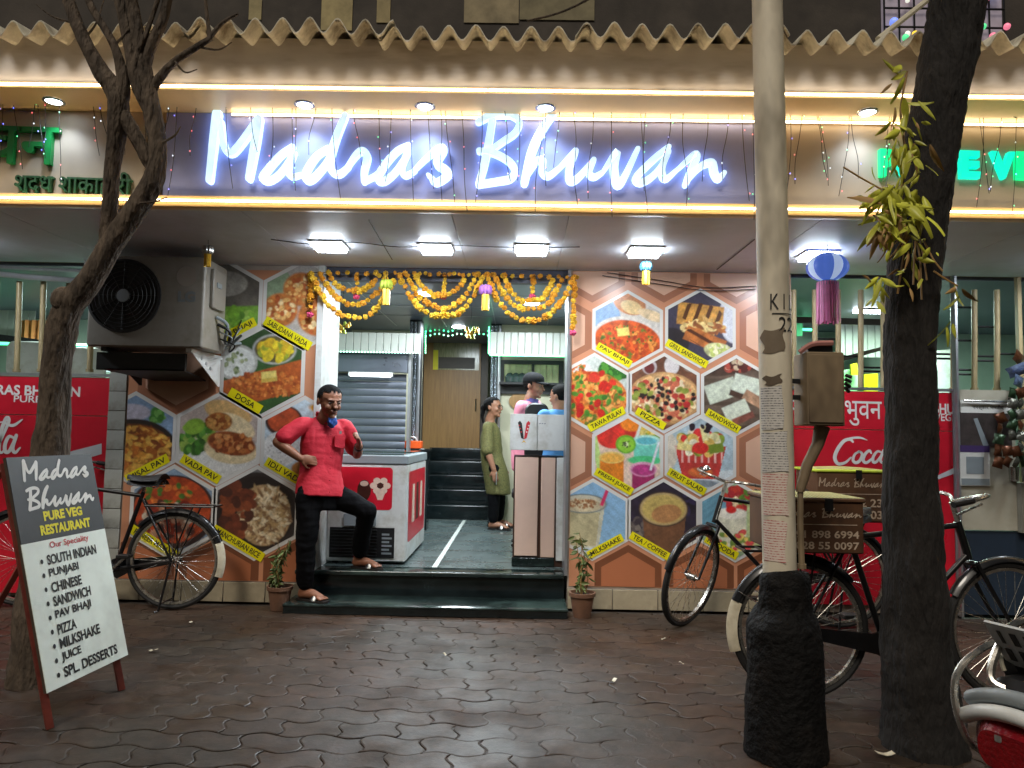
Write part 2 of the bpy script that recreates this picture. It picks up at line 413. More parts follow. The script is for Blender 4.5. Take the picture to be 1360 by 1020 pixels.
def paver_mat():
    m = bpy.data.materials.new('wet_paver'); m.use_nodes = True; nt = m.node_tree; b = nt.nodes['Principled BSDF']; N = nt.nodes.new; L = nt.links.new
    geo = N('ShaderNodeNewGeometry')
    def noise(sc, det=5, ro=0.6):
        n = N('ShaderNodeTexNoise'); n.inputs['Scale'].default_value = sc; n.inputs['Detail'].default_value = det; n.inputs['Roughness'].default_value = ro
        L(geo.outputs['Position'], n.inputs['Vector']); return n
    n1 = noise(0.8, 4); n2 = noise(14, 8, 0.7); n3 = noise(2.6, 6); n4 = noise(70, 4)
    r1 = N('ShaderNodeValToRGB'); e = r1.color_ramp.elements; e[0].position = 0.38; e[1].position = 0.62
    e[0].color = (*rgb(64, 46, 34), 1); e[1].color = (*rgb(54, 48, 41), 1); L(n1.outputs['Fac'], r1.inputs[0])
    oi = N('ShaderNodeObjectInfo'); isl = N('ShaderNodeMath'); isl.operation = 'ADD'
    L(oi.outputs['Random'], isl.inputs[0]); L(geo.outputs['Random Per Island'], isl.inputs[1])
    fr = N('ShaderNodeMath'); fr.operation = 'FRACT'; L(isl.outputs[0], fr.inputs[0])
    mr = N('ShaderNodeMapRange'); mr.inputs[3].default_value = 0.78; mr.inputs[4].default_value = 1.22; L(fr.outputs[0], mr.inputs[0])
    hs = N('ShaderNodeHueSaturation'); L(r1.outputs[0], hs.inputs['Color']); L(mr.outputs[0], hs.inputs['Value'])
    r2 = N('ShaderNodeValToRGB'); r2.color_ramp.elements[0].position = 0.35; r2.color_ramp.elements[0].color = (0.45, 0.43, 0.4, 1); r2.color_ramp.elements[1].position = 0.65; r2.color_ramp.elements[1].color = (1.2, 1.15, 1.1, 1)
    L(n2.outputs['Fac'], r2.inputs[0])
    mx = N('ShaderNodeMixRGB'); mx.blend_type = 'MULTIPLY'; mx.inputs[0].default_value = 0.85; L(hs.outputs[0], mx.inputs[1]); L(r2.outputs[0], mx.inputs[2])
    L(mx.outputs[0], b.inputs['Base Color']); b.inputs['Specular IOR Level'].default_value = 0.36
    rr = N('ShaderNodeMapRange'); rr.inputs[1].default_value = 0.36; rr.inputs[2].default_value = 0.64; rr.inputs[3].default_value = 0.38; rr.inputs[4].default_value = 0.72
    L(n3.outputs['Fac'], rr.inputs[0]); L(rr.outputs[0], b.inputs['Roughness'])
    ad = N('ShaderNodeMath'); ad.operation = 'MULTIPLY_ADD'; ad.inputs[1].default_value = 0.25; L(n4.outputs['Fac'], ad.inputs[0]); L(n2.outputs['Fac'], ad.inputs[2])
    bp = N('ShaderNodeBump'); bp.inputs['Strength'].default_value = 0.35; bp.inputs['Distance'].default_value = 0.008; L(ad.outputs[0], bp.inputs['Height']); L(bp.outputs[0], b.inputs['Normal'])
    return m
m_paver = paver_mat()
PW, PH = 0.255, 0.158
def paver_shape(odd):
    n, k = 10, 7; A = 0.021; B = 0.017; ph = math.pi if odd else 0.0
    pts = []
    for i in range(n): x = PW * i / n; pts.append((x, A * math.sin(2 * math.pi * x / PW + ph)))
    for i in range(k): y = PH * i / k; pts.append((PW + B * math.sin(2 * math.pi * y / PH), y))
    for i in range(n): x = PW * (1 - i / n); pts.append((x, PH + A * math.sin(2 * math.pi * x / PW + ph)))
    for i in range(k): y = PH * (1 - i / k); pts.append((B * math.sin(2 * math.pi * y / PH), y))
    pts = np.array(pts) - np.array((PW / 2, PH / 2))
    nx = np.roll(pts, -1, 0) - np.roll(pts, 1, 0); nr = np.stack([nx[:, 1], -nx[:, 0]], 1); nr /= np.linalg.norm(nr, axis=1)[:, None]
    mb = MB(); K = len(pts); vs = []
    for ins, z in ((0.008, 0.0), (0.0028, -0.0022), (0.002, -0.04)):
        vs += [(p[0] - q[0] * ins, p[1] - q[1] * ins, z) for p, q in zip(pts, nr)]
    fs = [tuple(range(K))] + [(r * K + i, (r + 1) * K + i, (r + 1) * K + (i + 1) % K, r * K + (i + 1) % K) for r in range(2) for i in range(K)]
    mb.add(vs, fs); return mb
pv = thing('pavement', 'dark wet pavement of wavy interlocking concrete pavers in front of the steps', 'pavement', (0, 4.5, 0), kind='structure')
del pv['category']
PM = [paver_shape(0), paver_shape(1)]; PMESH = [p.mesh('paver', m_paver, smooth=False) for p in PM]
cells = []
for j in range(-3, 30):
    y = 2.3 + j * PH
    if y > 5.72: break
    off = PW / 2 if j % 2 else 0.0
    half = 0.74 * y + 0.5
    for i in range(-24, 25):
        x = i * PW + off
        # the phase of an odd row's long joints flips with the half-tile shift
        if abs(x) < half: cells.append((x, y, j % 2))
def frame_rank(c):
    y = c[1]; x = c[0]
    vis = 0 if (y > 2.85 and abs(x) < 0.66 * y and not (y > 5.3 and -1.8 < x < 0.55)) else 1
    hid = 1 if (x < -1.75 and y < 4.0) else 0
    return (vis + hid, abs(y - 2.9) + abs(x) * 0.15)
cells.sort(key=frame_rank)
rest = MB()
for q, (x, y, odd) in enumerate(cells):
    mnx = mnoise.noise(Vector((x * 0.9, y * 0.9, 0))) * 0.008
    z = mnx + random.uniform(-0.0015, 0.0015) - 0.004
    M = Matrix.Rotation(random.gauss(0, 0.006), 4, 'X') @ Matrix.Rotation(random.gauss(0, 0.005), 4, 'Y') @ Matrix.Rotation(random.gauss(0, 0.01), 4, 'Z')
    M = Matrix.Translation((x, y, z)) @ M
    if q < 300:
        o = bpy.data.objects.new('paver', PMESH[odd]); COL.objects.link(o); o.parent = pv
        o.matrix_local = Matrix.Translation((0, -4.5, 0)) @ M
    else:
        rest.add([M @ Vector(v) for v in PM[odd].v], PM[odd].f)
rest.build('paving_field', m_paver, pv, kind='stuff', smooth=False)
def mud_z(x, y):
    q = Vector((x, y, 0)); base = mnoise.noise(Vector((x * 0.9, y * 0.9, 0))) * 0.008 - 0.004
    f = mnoise.noise(Vector((x * 0.75 + 4, y * 1.5, 1.7))) + 0.5 * mnoise.noise(q * 3.1) + 0.3 * mnoise.noise(q * 9.0)
    return base - 0.0042 + 0.0068 * f
md = MB(); md.grid(lambda u, v: (-4.6 + 9.2 * u, 2.7 + 3.0 * v, mud_z(-4.6 + 9.2 * u, 2.7 + 3.0 * v)), 230, 75)
setp(md.build('mud', mat('wet_mud', rgb(54, 42, 32), 0.55, var=0.25, scale=5, bump=0.4, bscale=50, rvar=0.15, dirt=rgb(44, 37, 31), spec=0.35)), kind='stuff')

# ------------------------------------------------------------------ restaurant building
YF, YS, YO = 5.80, 4.27, 3.97
ZS = 2.59; ZT = 3.15
B = thing('restaurant_building', 'low restaurant front with deep canopy, tiled piers and an open lit entrance', 'building', (0, YF, 0))
def part(name, fn, m, parent=None, **k):
    mb = MB(); fn(mb); return mb.build(name, m, parent or B, **k)
xl0, xl1 = gx(143, YF), gx(417, YF); xr0, xr1 = gx(756, YF), gx(1052, YF)
# piers beside the entrance
part('wall', lambda b: b.mm((xl0, YF, 0), (xl1, YF + 0.14, ZS)), m_plaster)
part('wall', lambda b: b.mm((xr0, YF, 0), (xr1, YF + 0.14, ZS)), m_plaster)
xr_end = gx(1276, YF)
part('parapet_wall', lambda b: b.mm((-6.5, YF + 0.06, 0), (xl0 - 0.003, YF + 0.16, gz(80, 500, YF))), m_plaster)
part('parapet_wall', lambda b: b.mm((xr1 + 0.003, YF + 0.06, 0), (xr_end, YF + 0.16, gz(1150, 520, YF))), m_plaster)
# white tiled strip and plinth, tile by tile
st = part('tile_bed', lambda b: b.mm((xl0 + 0.004, YF - 0.004, 0.004), (gx(167, YF), YF - 0.001, ZS - 0.5)), m_grout)
tw = (gx(167, YF) - xl0) ; th = 0.15
tm = MB(); tm.rbox((-tw / 2 + 0.003, -0.006, -th / 2 + 0.003), (tw / 2 - 0.003, 0.0, th / 2 - 0.003), 0.003, 1, 1); tme = tm.mesh('wall_tile', m_tile)
for k in range(13):
    o = link_mesh('wall_tile', tme, None, st); o.location = (xl0 + tw / 2, -0.0045 + random.uniform(-.001, .001), 0.16 + k * th)
zp = 0.155
for x0, x1 in ((xl0, xl1), (xr0, xr1)):
    pb = part('plinth', lambda b: b.mm((x0, YF - 0.012, 0), (x1, YF - 0.001, zp)), m_grout)
    n = round((x1 - x0) / 0.33); wd = (x1 - x0) / n
    pm = MB(); pm.rbox((-wd / 2 + 0.003, -0.008, 0.004), (wd / 2 - 0.003, 0, zp - 0.004), 0.004, 1, 1); pme = pm.mesh('plinth_tile', m_plinth)
    for k in range(n):
        o = link_mesh('plinth_tile', pme, None, pb); o.location = (x0 + wd * (k + 0.5), -0.0125, 0)
# jamb return at the left of the entrance, steel edge at the right
part('jamb', lambda b: b.mm((xl1 + 0.002, YF - 0.03, 0.25), (xl1 + 0.05, YF + 0.5, ZS)), m_white)
part('jamb', lambda b: b.mm((gx(752, YF), YF - 0.035, 0.25), (gx(755.5, YF), YF + 0.3, ZS)), m_alu)
# entrance platform and step
sx0, sx1 = gx(384, 5.46), gx(756, 5.46)
part('entrance_step', lambda b: b.rbox((sx0, 5.46, 0.048), (sx1 + 0.01, 5.90, 0.066), 0.006, 0, 2), m_marble)
part('entrance_step', lambda b: b.mm((sx0 + 0.005, 5.466, 0.0), (sx1 + 0.005, 5.89, 0.0475)), m_marble_dark)
part('entrance_step', lambda b: b.rbox((gx(418, YF) - 0.1, 5.815, 0.0), (gx(752, YF), 5.86, 0.214), 0.004, 0, 2), m_marble_dark)
part('step_nosing', lambda b: b.rbox((gx(418, YF) - 0.11, 5.79, 0.216), (gx(752, YF), 6.0, 0.252), 0.01, 0, 3), m_marble)
part('room_floor', lambda b: b.mm((-6.5, 6.001, 0.1), (6.5, 11.5, 0.248)), m_floor)
part('floor_strip', lambda b: b.mm((gx(617, 9.3, 690) - 0.02, 6.01, 0.249), (gx(617, 9.3, 690) + 0.02, 9.3, 0.253)), m_stripe)
# floor tile joints
fj = MB()
for k in range(7): fj.mm((-1.6, 6.3 + k * 0.6, 0.2485), (0.5, 6.304 + k * 0.6, 0.2505))
fj.build('floor_joint', m_grout, B)
# lobby shell
part('room_ceiling', lambda b: b.mm((-6.5, YF + 0.15, ZS + 0.002), (6.5, 11.6, ZS + 0.1)), m_ceil)
part('room_wall', lambda b: b.mm((-6.5, 11.5, 0.2), (6.5, 11.6, ZS)), m_cream)
part('room_wall', lambda b: b.mm((-6.6, 5.9, 0.2), (-6.5, 11.5, ZS)), m_teal)
part('room_wall', lambda b: b.mm((6.5, 5.9, 0.2), (6.6, 11.5, ZS)), m_teal)
# inner partition that closes the lobby from the dining rooms
part('partition', lambda b: b.mm((-2.02, 6.32, 0.25), (-1.97, 8.0, ZS)), m_teal)
xk = 0.62
part('partition', lambda b: b.mm((xk, 6.0, 0.25), (xk + 0.05, 8.75, ZS)), m_teal)
part('lintel', lambda b: b.mm((xl1 + 0.052, YF + 0.02, ZS - 0.10), (gx(752, YF) - 0.002, YF + 0.1, ZS - 0.001)), mat('lintel_dark', rgb(60, 62, 78), 0.5, var=0.1))
# ceiling panel joints inside
cj = MB()
for k in range(4): cj.mm((-1.7, 6.3 + k * 0.62, ZS - 0.004), (0.6, 6.31 + k * 0.62, ZS + 0.001))
for k in range(4): cj.mm((-1.5 + k * 0.6, 6.0, ZS - 0.0035), (-1.49 + k * 0.6, 9.0, ZS + 0.0005))
cj.build('ceiling_joint', m_alu, B)

# rolling shutter with its ribbed pelmet
sh = thing('rolling_shutter', 'closed grey steel rolling shutter inside the lobby behind the freezer', 'shutter', (gx(490, 8.0), 8.0, 0.25))
x0, x1 = gx(444, 8.0), gx(541, 8.0); z1 = gz(490, 468, 8.0)
slm = MB()
def slat(u, v):
    a = v * math.pi
    return ((u - 0.5) * (x1 - x0), -0.012 * math.sin(a) ** 0.7 if 0 < v < 1 else 0, v * 0.078)
slm.grid(slat, 1, 6); slme = slm.mesh('slat', m_shut, angle=1.2)
k = 0; z = 0.25
while z < z1 - 0.3:
    o = link_mesh('slat', slme, None, sh); o.location = (0, random.uniform(-.002, .002), z - 0.25); z += 0.08
MB().mm((x0, 7.9, z + 0.01), (x1, 8.05, z + 0.19)).build('shutter_box', m_shut, sh)
MB().mm((x0, 7.98, z + 0.195), (x1, 8.06, z1 + 0.1)).build('shutter_head', m_ceil, sh)
for xx in (x0 - 0.03, x1 + 0.005): MB().mm((xx, 7.93, 0.25), (xx + 0.03, 8.05, z1)).build('guide_rail', m_alu, sh)
tl = thing('tube_reflection', 'white glowing tube added as a lamp reflection on the lobby shutter box', 'lamp', (gx(490, 7.88), 7.88, gz(490, 498, 7.88)))
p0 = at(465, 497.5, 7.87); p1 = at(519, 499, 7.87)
MB().tube([p0, p1], 0.016, 10).build('tube', m_tube_refl, tl)  # added glowing tube with housing, in place of a lamp's reflection in the shutter
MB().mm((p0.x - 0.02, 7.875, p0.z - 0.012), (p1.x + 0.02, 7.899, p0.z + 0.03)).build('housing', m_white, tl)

def ribbed(name, label, px0, px1, py0, py1, Y, group=None, n=None):
    a = at(px0, py0, Y); c = at(px1, py1, Y); t = thing(name, label, 'panel', (a.x, Y, c.z), group)
    n = n or max(4, int((c.x - a.x) / 0.075)); w_ = (c.x - a.x) / n
    rm = MB(); rm.rbox((0.002, -0.012, 0), (w_ - 0.003, 0.004, a.z - c.z), 0.004, 2, 1); rme = rm.mesh('rib', m_rib)
    for i in range(n):
        o = link_mesh('rib', rme, None, t); o.location = (i * w_, random.uniform(-.002, .002), 0)
    return t, a, c
pe1, a, c = ribbed('ribbed_pelmet', 'white ribbed plastic pelmet above the rolling shutter', 440, 559, 441, 468, 7.8)
led = thing('led_strip', 'dotted green and white light strip under the pelmet over the shutter', 'lamp', (a.x, 7.78, c.z))
mbx = MB()
for i in range(30): mbx.ball((a.x + (c.x - a.x) * (i + .5) / 30, 7.785, c.z - 0.008), 0.008, 6, 4)
mbx.build('bulbs', emit('mint_led', (0.35, 1.0, 0.65), 4.0, small=True), led, kind='stuff'); MB().mm((a.x, 7.787, c.z - 0.012), (c.x, 7.8, c.z - 0.002)).build('tape', m_white, led)
pe2, a2, c2 = ribbed('ribbed_pelmet', 'white ribbed plastic pelmet above the kitchen window, green light along its lower edge', 651, 753, 441, 472, 8.2)
led2 = thing('led_strip', 'bright green light strip under the pelmet over the kitchen window', 'lamp', (a2.x, 8.18, c2.z))
MB().tube([(a2.x, 8.185, c2.z - 0.012), (c2.x, 8.185, c2.z - 0.012)], 0.009, 8).build('tube', m_greenl, led2)
MB().tube([(a2.x - 0.012, 8.185, c2.z), (a2.x - 0.012, 8.185, c2.z + 0.30)], 0.007, 8).build('tube', m_greenl, led2)
MB().mm((a2.x, 8.187, c2.z - 0.004), (c2.x, 8.2, c2.z + 0.0)).build('clip', m_alu, led2)

# mirror mosaic pillars
for (pa, pb_, Y, lab) in ((541, 557, 8.5, 'mirror mosaic pillar between the shutter and the wooden door'), (650, 664, 8.7, 'mirror mosaic pillar at the right side of the wooden door')):
    a_ = gx(pa, Y); b_ = gx(pb_, Y); t = thing('mosaic_pillar', lab, 'pillar', ((a_ + b_) / 2, Y, 0.25))
    w3 = (b_ - a_)
    MB().mm((a_, Y, 0.25), (b_, Y + 0.14, ZS)).build('core', m_iron, t)
    for i in range(3):
        MB().rbox((a_ + w3 * i / 3 + 0.004, Y - 0.012, 0.3), (a_ + w3 * (i + 1) / 3 - 0.004, Y - 0.001, ZS - 0.02), 0.004, 2, 2).build('mirror_strip', m_mirror if i != 2 else m_alu, t)

# inner staircase and wooden door
sxa, sxb = gx(556, 9.38, 650), gx(655, 9.38, 650)
for i in range(5):
    part('stair_step', lambda b, i=i: b.rbox((sxa, 9.38 + 0.26 * i, 0.25 + 0.172 * i), (sxb + 0.4, 9.38 + 0.26 * (i + 1) + 0.02, 0.25 + 0.172 * (i + 1)), 0.012, 0, 3), m_marble_dark)
part('room_wall', lambda b: b.mm((sxa - 0.9, 9.4, 0.25), (sxa - 0.005, 9.5, ZS)), m_cream)
part('room_wall', lambda b: b.mm((gx(652, 8.75), 8.75, 0.25), (1.4, 8.85, ZS)), m_cream)
YD = 10.66
dz = gz(604, 597, YD); a = at(560, 446, YD); c = at(649, 446, YD)
dr = thing('wooden_door', 'tall plywood door with small glazed panel at the top of the inner steps', 'door', ((a.x + c.x) / 2, YD, dz))
def arch(b, x0, x1, z0, z1, y0, y1, r=0.16):
    P = [(x0, z0), (x1, z0)] + [(x1 - r + r * math.cos(R(t)), z1 - r + r * math.sin(R(t))) for t in range(0, 91, 15)] + [(x0 + r + r * math.cos(R(t)), z1 - r + r * math.sin(R(t))) for t in range(90, 181, 15)]
    b.prism(P, (0, y1, 0), (1, 0, 0), (0, 0, 1), y1 - y0)
q = MB(); arch(q, a.x, c.x, dz, a.z, YD, YD + 0.05); q.build('frame', m_plyd, dr)
q = MB(); q.mm((a.x + 0.05, YD - 0.03, dz + 0.005), (c.x - 0.10, YD - 0.006, a.z - 0.08)); leaf = q.build('leaf', m_ply, dr)
wa = at(576, 452, YD - 0.03); wb = at(636, 492, YD - 0.03)
MB().mm((wa.x, YD - 0.036, wb.z), (wb.x, YD - 0.031, wa.z)).build('glazing', mat('door_glass', rgb(150, 140, 105), 0.2, var=0.3, scale=9, stretch=(6, 1, 1)), dr)
MB().mm((wa.x, YD - 0.040, wb.z), (wa.x + 0.07, YD - 0.037, wb.z + 0.28)).build('sticker', m_yellow_print, dr)
MB().mm((wa.x + 0.08, YD - 0.041, wb.z + 0.02), (wb.x - 0.06, YD - 0.037, wb.z + 0.18)).build('name_plate', m_plyd, dr)
MB().tube([(c.x - 0.16, YD - 0.06, dz + 0.55), (c.x - 0.16, YD - 0.06, dz + 0.72)], 0.01, 8).build('handle', m_chrome, dr)
# green dotted lights round the door head
gl = thing('led_strip', 'green dotted light strip round the head of the wooden door', 'lamp', (a.x, 9.3, a.z))
mbx = MB()
for i in range(16):
    pz = at(560 + i * 5.9, 433 + 1.5 * math.sin(i * 1.3), 9.3)
    for k in range(3): mbx.ball((pz.x, 9.3, pz.z - 0.055 * k), 0.011, 6, 4)
for i in range(12):
    pz = at(565, 440 + i * 2.6, 9.3); mbx.ball(pz, 0.009, 6, 4); pz = at(650, 440 + i * 2.6, 9.3); mbx.ball(pz, 0.009, 6, 4)
mbx.build('bulbs', m_greenl, gl, kind='stuff')
p0, p1 = at(556, 431, 9.31), at(652, 433, 9.31); MB().tube([p0, p1], 0.008, 6).build('cable', m_wire, gl)

# kitchen window
YW = 8.7
a = at(664, 478, YW); c = at(748, 524, YW)
kw = thing('kitchen_window', 'dark framed kitchen window with lit ribbed wall behind, over the counter', 'window', ((a.x + c.x) / 2, YW, c.z))
for (x0, x1, z0, z1) in ((a.x, a.x + .05, c.z, a.z), (c.x - .05, c.x, c.z, a.z), (a.x + .05, c.x - .05, a.z - .045, a.z), (a.x + .05, c.x - .05, c.z, c.z + .13), ((a.x + c.x) / 2, (a.x + c.x) / 2 + 0.03, c.z + .13, a.z - .045)):
    MB().mm((x0, YW, z0), (x1, YW + 0.045, z1)).build('frame', m_black, kw)
wn_ = 9
for i in range(wn_):
    x0 = a.x + .05 + (c.x - a.x - .1) * i / wn_
    MB().mm((x0, YW + 0.02, c.z + .13), (x0 + (c.x - a.x - .1) / wn_ - 0.006, YW + 0.03, a.z - .045)).build('pane', mat('lit_pane%d' % i, rgb(186, 190, 140), 0.4, var=0.15, scale=8), kw)
for i in range(4):
    MB().lathe([(0.0, 0), (0.05, 0), (0.06, 0.06), (0.03, 0.1), (0, 0.11)], (a.x + 0.12 + i * 0.07, YW - 0.07, c.z + 0.13), 10).build('jar', m_glass, kw)
MB().mm((a.x, YW - 0.14, c.z + 0.10), (c.x, YW - 0.001, c.z + 0.125)).build('sill', m_black, kw)
# round plaque on the cream wall
pl = at(690, 533, 8.72)
solo('round_plaque', MB().lathe([(0, -0.012), (0.09, -0.012), (0.095, 0), (0, 0.001)], pl, 18, Matrix.Rotation(R(90), 3, 'X') @ Matrix.Diagonal((1.3, 1, 1))), m_ply, 'oval brown plaque on the cream wall behind the counter', 'plaque', loc=pl)

# lobby lights
for (X, Y, P) in ((-0.9, 6.9, 40), (0.1, 7.3, 38), (-0.75, 9.0, 36)):  # the deepest lamp is added to brighten the wooden door
    t = thing('ceiling_light', 'round white lamp recessed in the lobby ceiling %s' % ('near the wooden door, added to brighten it' if Y > 8 else 'over the freezer' if X < -0.5 else 'near the counter'), 'lamp', (X, Y, ZS - 0.02))
    MB().lathe([(0, ZS - 0.012), (0.05, ZS - 0.012), (0.075, ZS - 0.006), (0.08, ZS + 0.002)], (X, Y, 0), 18).build('lens', m_panel, t)
    area('lobby_lamp', (X, Y, ZS - 0.03), (0.35, 0.35), P, (0.84, 0.95, 1.0), t)

# dining rooms behind the railings: pale walls, green tubes
def dining(px0, px1, tag, yy):
    X0, X1 = gx(px0, 8.9), gx(px1, 8.9)
    mb = MB(); mb.mm((X0, 8.9, 0.25), (X1, 8.95, ZS)); mb.build('room_wall', m_teal, B)
dining(-230, 165, 'l', 0); dining(1020, 1500, 'r', 0)
pr, a, c = ribbed('ribbed_partition', 'white ribbed panels hung high in the dining room beyond the red panel at far left', -60, 46, 395, 452, 8.3)
pr2, a, c = ribbed('ribbed_partition', 'white ribbed panel hung in the dining room behind the pink lantern tassel', 1112, 1172, 430, 475, 8.3)
for (pxa, pxb, py, Y, lab) in ((-40, 48, 456, 7.9, 'green tube light in the dining room at far left'), (95, 140, 458, 7.9, 'green tube light in the dining room behind the thin tree'), (1042, 1078, 437, 8.2, 'green tube light in the dining room behind the utility box'), (1196, 1252, 486, 8.0, 'green tube light in the dining room behind the thick trunk')):
    p0, p1 = at(pxa, py, Y), at(pxb, py + 1, Y); t = thing('green_tube_light', lab, 'lamp', p0)
    MB().tube([p0, p1], 0.014, 8).build('tube', m_greenl, t); MB().mm((p0.x, Y + 0.015, p0.z - 0.01), (p1.x, Y + 0.03, p1.z + 0.02)).build('housing', m_white, t)
for X, P, c_ in ((-4.2, 60, (0.72, 1.0, 0.84)), (3.6, 60, (0.66, 1.0, 0.8))):
    t = thing('ceiling_light', 'pale lamp on the dining room ceiling %s of the entrance' % ('far left' if X < 0 else 'far right'), 'lamp', (X, 7.4, ZS - 0.02))
    MB().mm((X - 0.3, 7.35, ZS - 0.02), (X + 0.3, 7.45, ZS - 0.001)).build('diffuser', m_panel, t)
    area('dining_lamp', (X, 7.4, ZS - 0.04), (0.6, 0.3), P, c_, t)
# things in the dining rooms
a, c = at(28, 425, 8.0), at(60, 470, 8.0)
solo('orange_curtain', MB().grid(lambda u, v: (a.x + (c.x - a.x) * u, 8.0 + 0.02 * math.sin(u * 24), c.z + (a.z - c.z) * v), 30, 3), mat('orange_cloth', rgb(176, 110, 56), 0.8, var=0.2), 'orange brown curtain hanging in the dining room at far left', 'curtain', loc=(a.x, 8.0, c.z))
def dining_panel(name, pts, Y, m, label, cat):
    P = [at(x, y, Y) for x, y in pts]; mb = MB(); mb.add(P + [p + Vector((0, 0.03, 0)) for p in P], [(0, 1, 2, 3), (7, 6, 5, 4), (0, 4, 5, 1), (1, 5, 6, 2), (2, 6, 7, 3), (3, 7, 4, 0)]); return solo(name, mb, m, label, cat, loc=P[0], smooth=False)
dining_panel('slanted_board', [(-30, 440), (60, 452), (60, 460), (-30, 449)], 7.6, m_black, 'dark sloping board across the dining room at far left', 'board')
dining_panel('wall_screen', [(134, 468), (144, 466), (144, 494), (134, 494)], 7.4, emit('blue_screen', (0.25, 0.55, 0.7), 0.5, var=0.4), 'small bluish screen at the edge of the left railing', 'screen')
dining_panel('menu_board', [(1090, 497), (1146, 487), (1150, 540), (1094, 540)], 7.6, mat('menu_print', rgb(150, 210, 150), 0.5, var=0.15, scale=12), 'pale green menu board in the dining room right of the utility box', 'board')
dining_panel('menu_card', [(1148, 497), (1166, 496), (1166, 530), (1148, 530)], 7.5, m_yellow_print, 'yellow menu card in the dining room between two beige posts', 'card')
dining_panel('menu_card', [(1130, 484), (1138, 482), (1140, 498), (1131, 498)], 7.55, m_yellow_print, 'small yellow card on the pale green menu board', 'card')
dining_panel('wall_notice', [(1198, 470), (1262, 464), (1262, 530), (1198, 530)], 7.7, m_white, 'large white notice in the dining room behind the thick trunk', 'notice')
dining_panel('dark_beam', [(1040, 420), (1175, 424), (1175, 432), (1040, 428)], 7.2, m_plyd, 'dark beam across the dining room behind the pink tassel', 'beam')
dining_panel('dark_beam', [(1118, 474), (1180, 458), (1180, 463), (1118, 480)], 7.3, m_plyd, 'dark sloping beam in the dining room above the menu board', 'beam')
dining_panel('green_awning', [(1040, 424), (1066, 421), (1066, 446), (1040, 448)], 7.8, mat('green_paint', rgb(60, 170, 110), 0.5, var=0.1), 'green panel in the dining room beside the utility pole', 'panel')
for k, (px, py) in enumerate(((36, 470), (112, 478))):
    p = at(px, py, 7.0); t = thing('plastic_chair', 'pale plastic chair back seen through the left railing, %s' % ('nearer the picture edge' if k == 0 else 'beside the air conditioner bracket'), 'chair', (p.x, 7.0, 0.25))
    MB().rbox((p.x - .2, 7.0, p.z - .2), (p.x + .2, 7.03, p.z + .12), 0.06, 1, 4).build('backrest', m_white, t)
    MB().rbox((p.x - .2, 6.6, 0.68), (p.x + .2, 7.0, 0.71), 0.01, 1, 2).build('seat', m_white, t)
    for sx in (-.17, .17):
        for sy in (6.64, 6.98): MB().tube([(p.x + sx, sy, 0.25), (p.x + sx, sy, 0.68)], 0.018, 6).build('leg', m_white, t)

# ------------------------------------------------------------------ canopy
XL, XR = -6.0, 6.4
edges = [XL, -4.6, -3.15, -1.66, -0.42, gx(747, 5.0, 320), 1.75, 3.05, 4.4, XR]
for k in range(len(edges) - 1):
    part('soffit_panel', lambda b, k=k: b.rbox((edges[k] + 0.0012, YS + 0.04, ZS + 0.001), (edges[k + 1] - 0.0012, YF - 0.002, ZS + 0.03), 0.004, 2, 1), m_soffit)
part('canopy_core', lambda b: b.mm((XL, YS + 0.16, ZS + 0.031), (XR, YF + 0.4, ZT + 0.45)), m_plaster)
part('canopy_ledge', lambda b: b.rbox((XL, YS - 0.035, ZS - 0.012), (XR, YS + 0.037, ZS + 0.055), 0.006, 0, 2), m_over)
part('canopy_overhang', lambda b: b.mm((XL, YO, ZT), (XR, YS + 0.155, ZT + 0.03)), m_over)
part('fascia', lambda b: b.mm((XL, YO + 0.012, ZT + 0.031), (XR, YO + 0.06, ZT + 0.30)), m_fascia)
# corrugated roof sheets
def sheet(x0, x1, dz, dy, seed):
    mb = MB(); n = int((x1 - x0) / 0.0145); ph = seed * 1.3
    def fn(u, v):
        x = x0 + (x1 - x0) * u; y = YO - 0.13 + dy + 1.9 * v
        zz = ZT + 0.262 + dz + 0.042 * math.sin(2 * math.pi * x / 0.1455 + 0.4) + 0.30 * v * 1.0
        zz += 0.012 * mnoise.noise(Vector((x * 2.2, v * 3, seed)))
        yy = y + 0.012 * mnoise.noise(Vector((x * 5, v, seed + 3))) * (1 - v)
        return (x, yy, zz)
    mb.grid(fn, n, 6)
    k = len(mb.v); top = [(v[0], v[1], v[2] + 0.008) for v in mb.v]; f0 = list(mb.f)
    mb.add(top, [tuple(reversed(f)) for f in f0])
    for i in range(n): mb.f.append((i, k + i, k + i + 1, i + 1)); mb.m.append(0)
    return mb.build('roof_sheet', m_asb, B, angle=1.0)
xs = [XL, -4.9, -3.9, -2.85, -1.82, -0.78, 0.26, 1.3, 2.34, 3.38, 4.42, 5.4, XR]
for k in range(len(xs) - 1): sheet(xs[k], xs[k + 1] + 0.08, (0.0 if k % 2 else 0.011) , random.uniform(-0.03, 0.03), k)

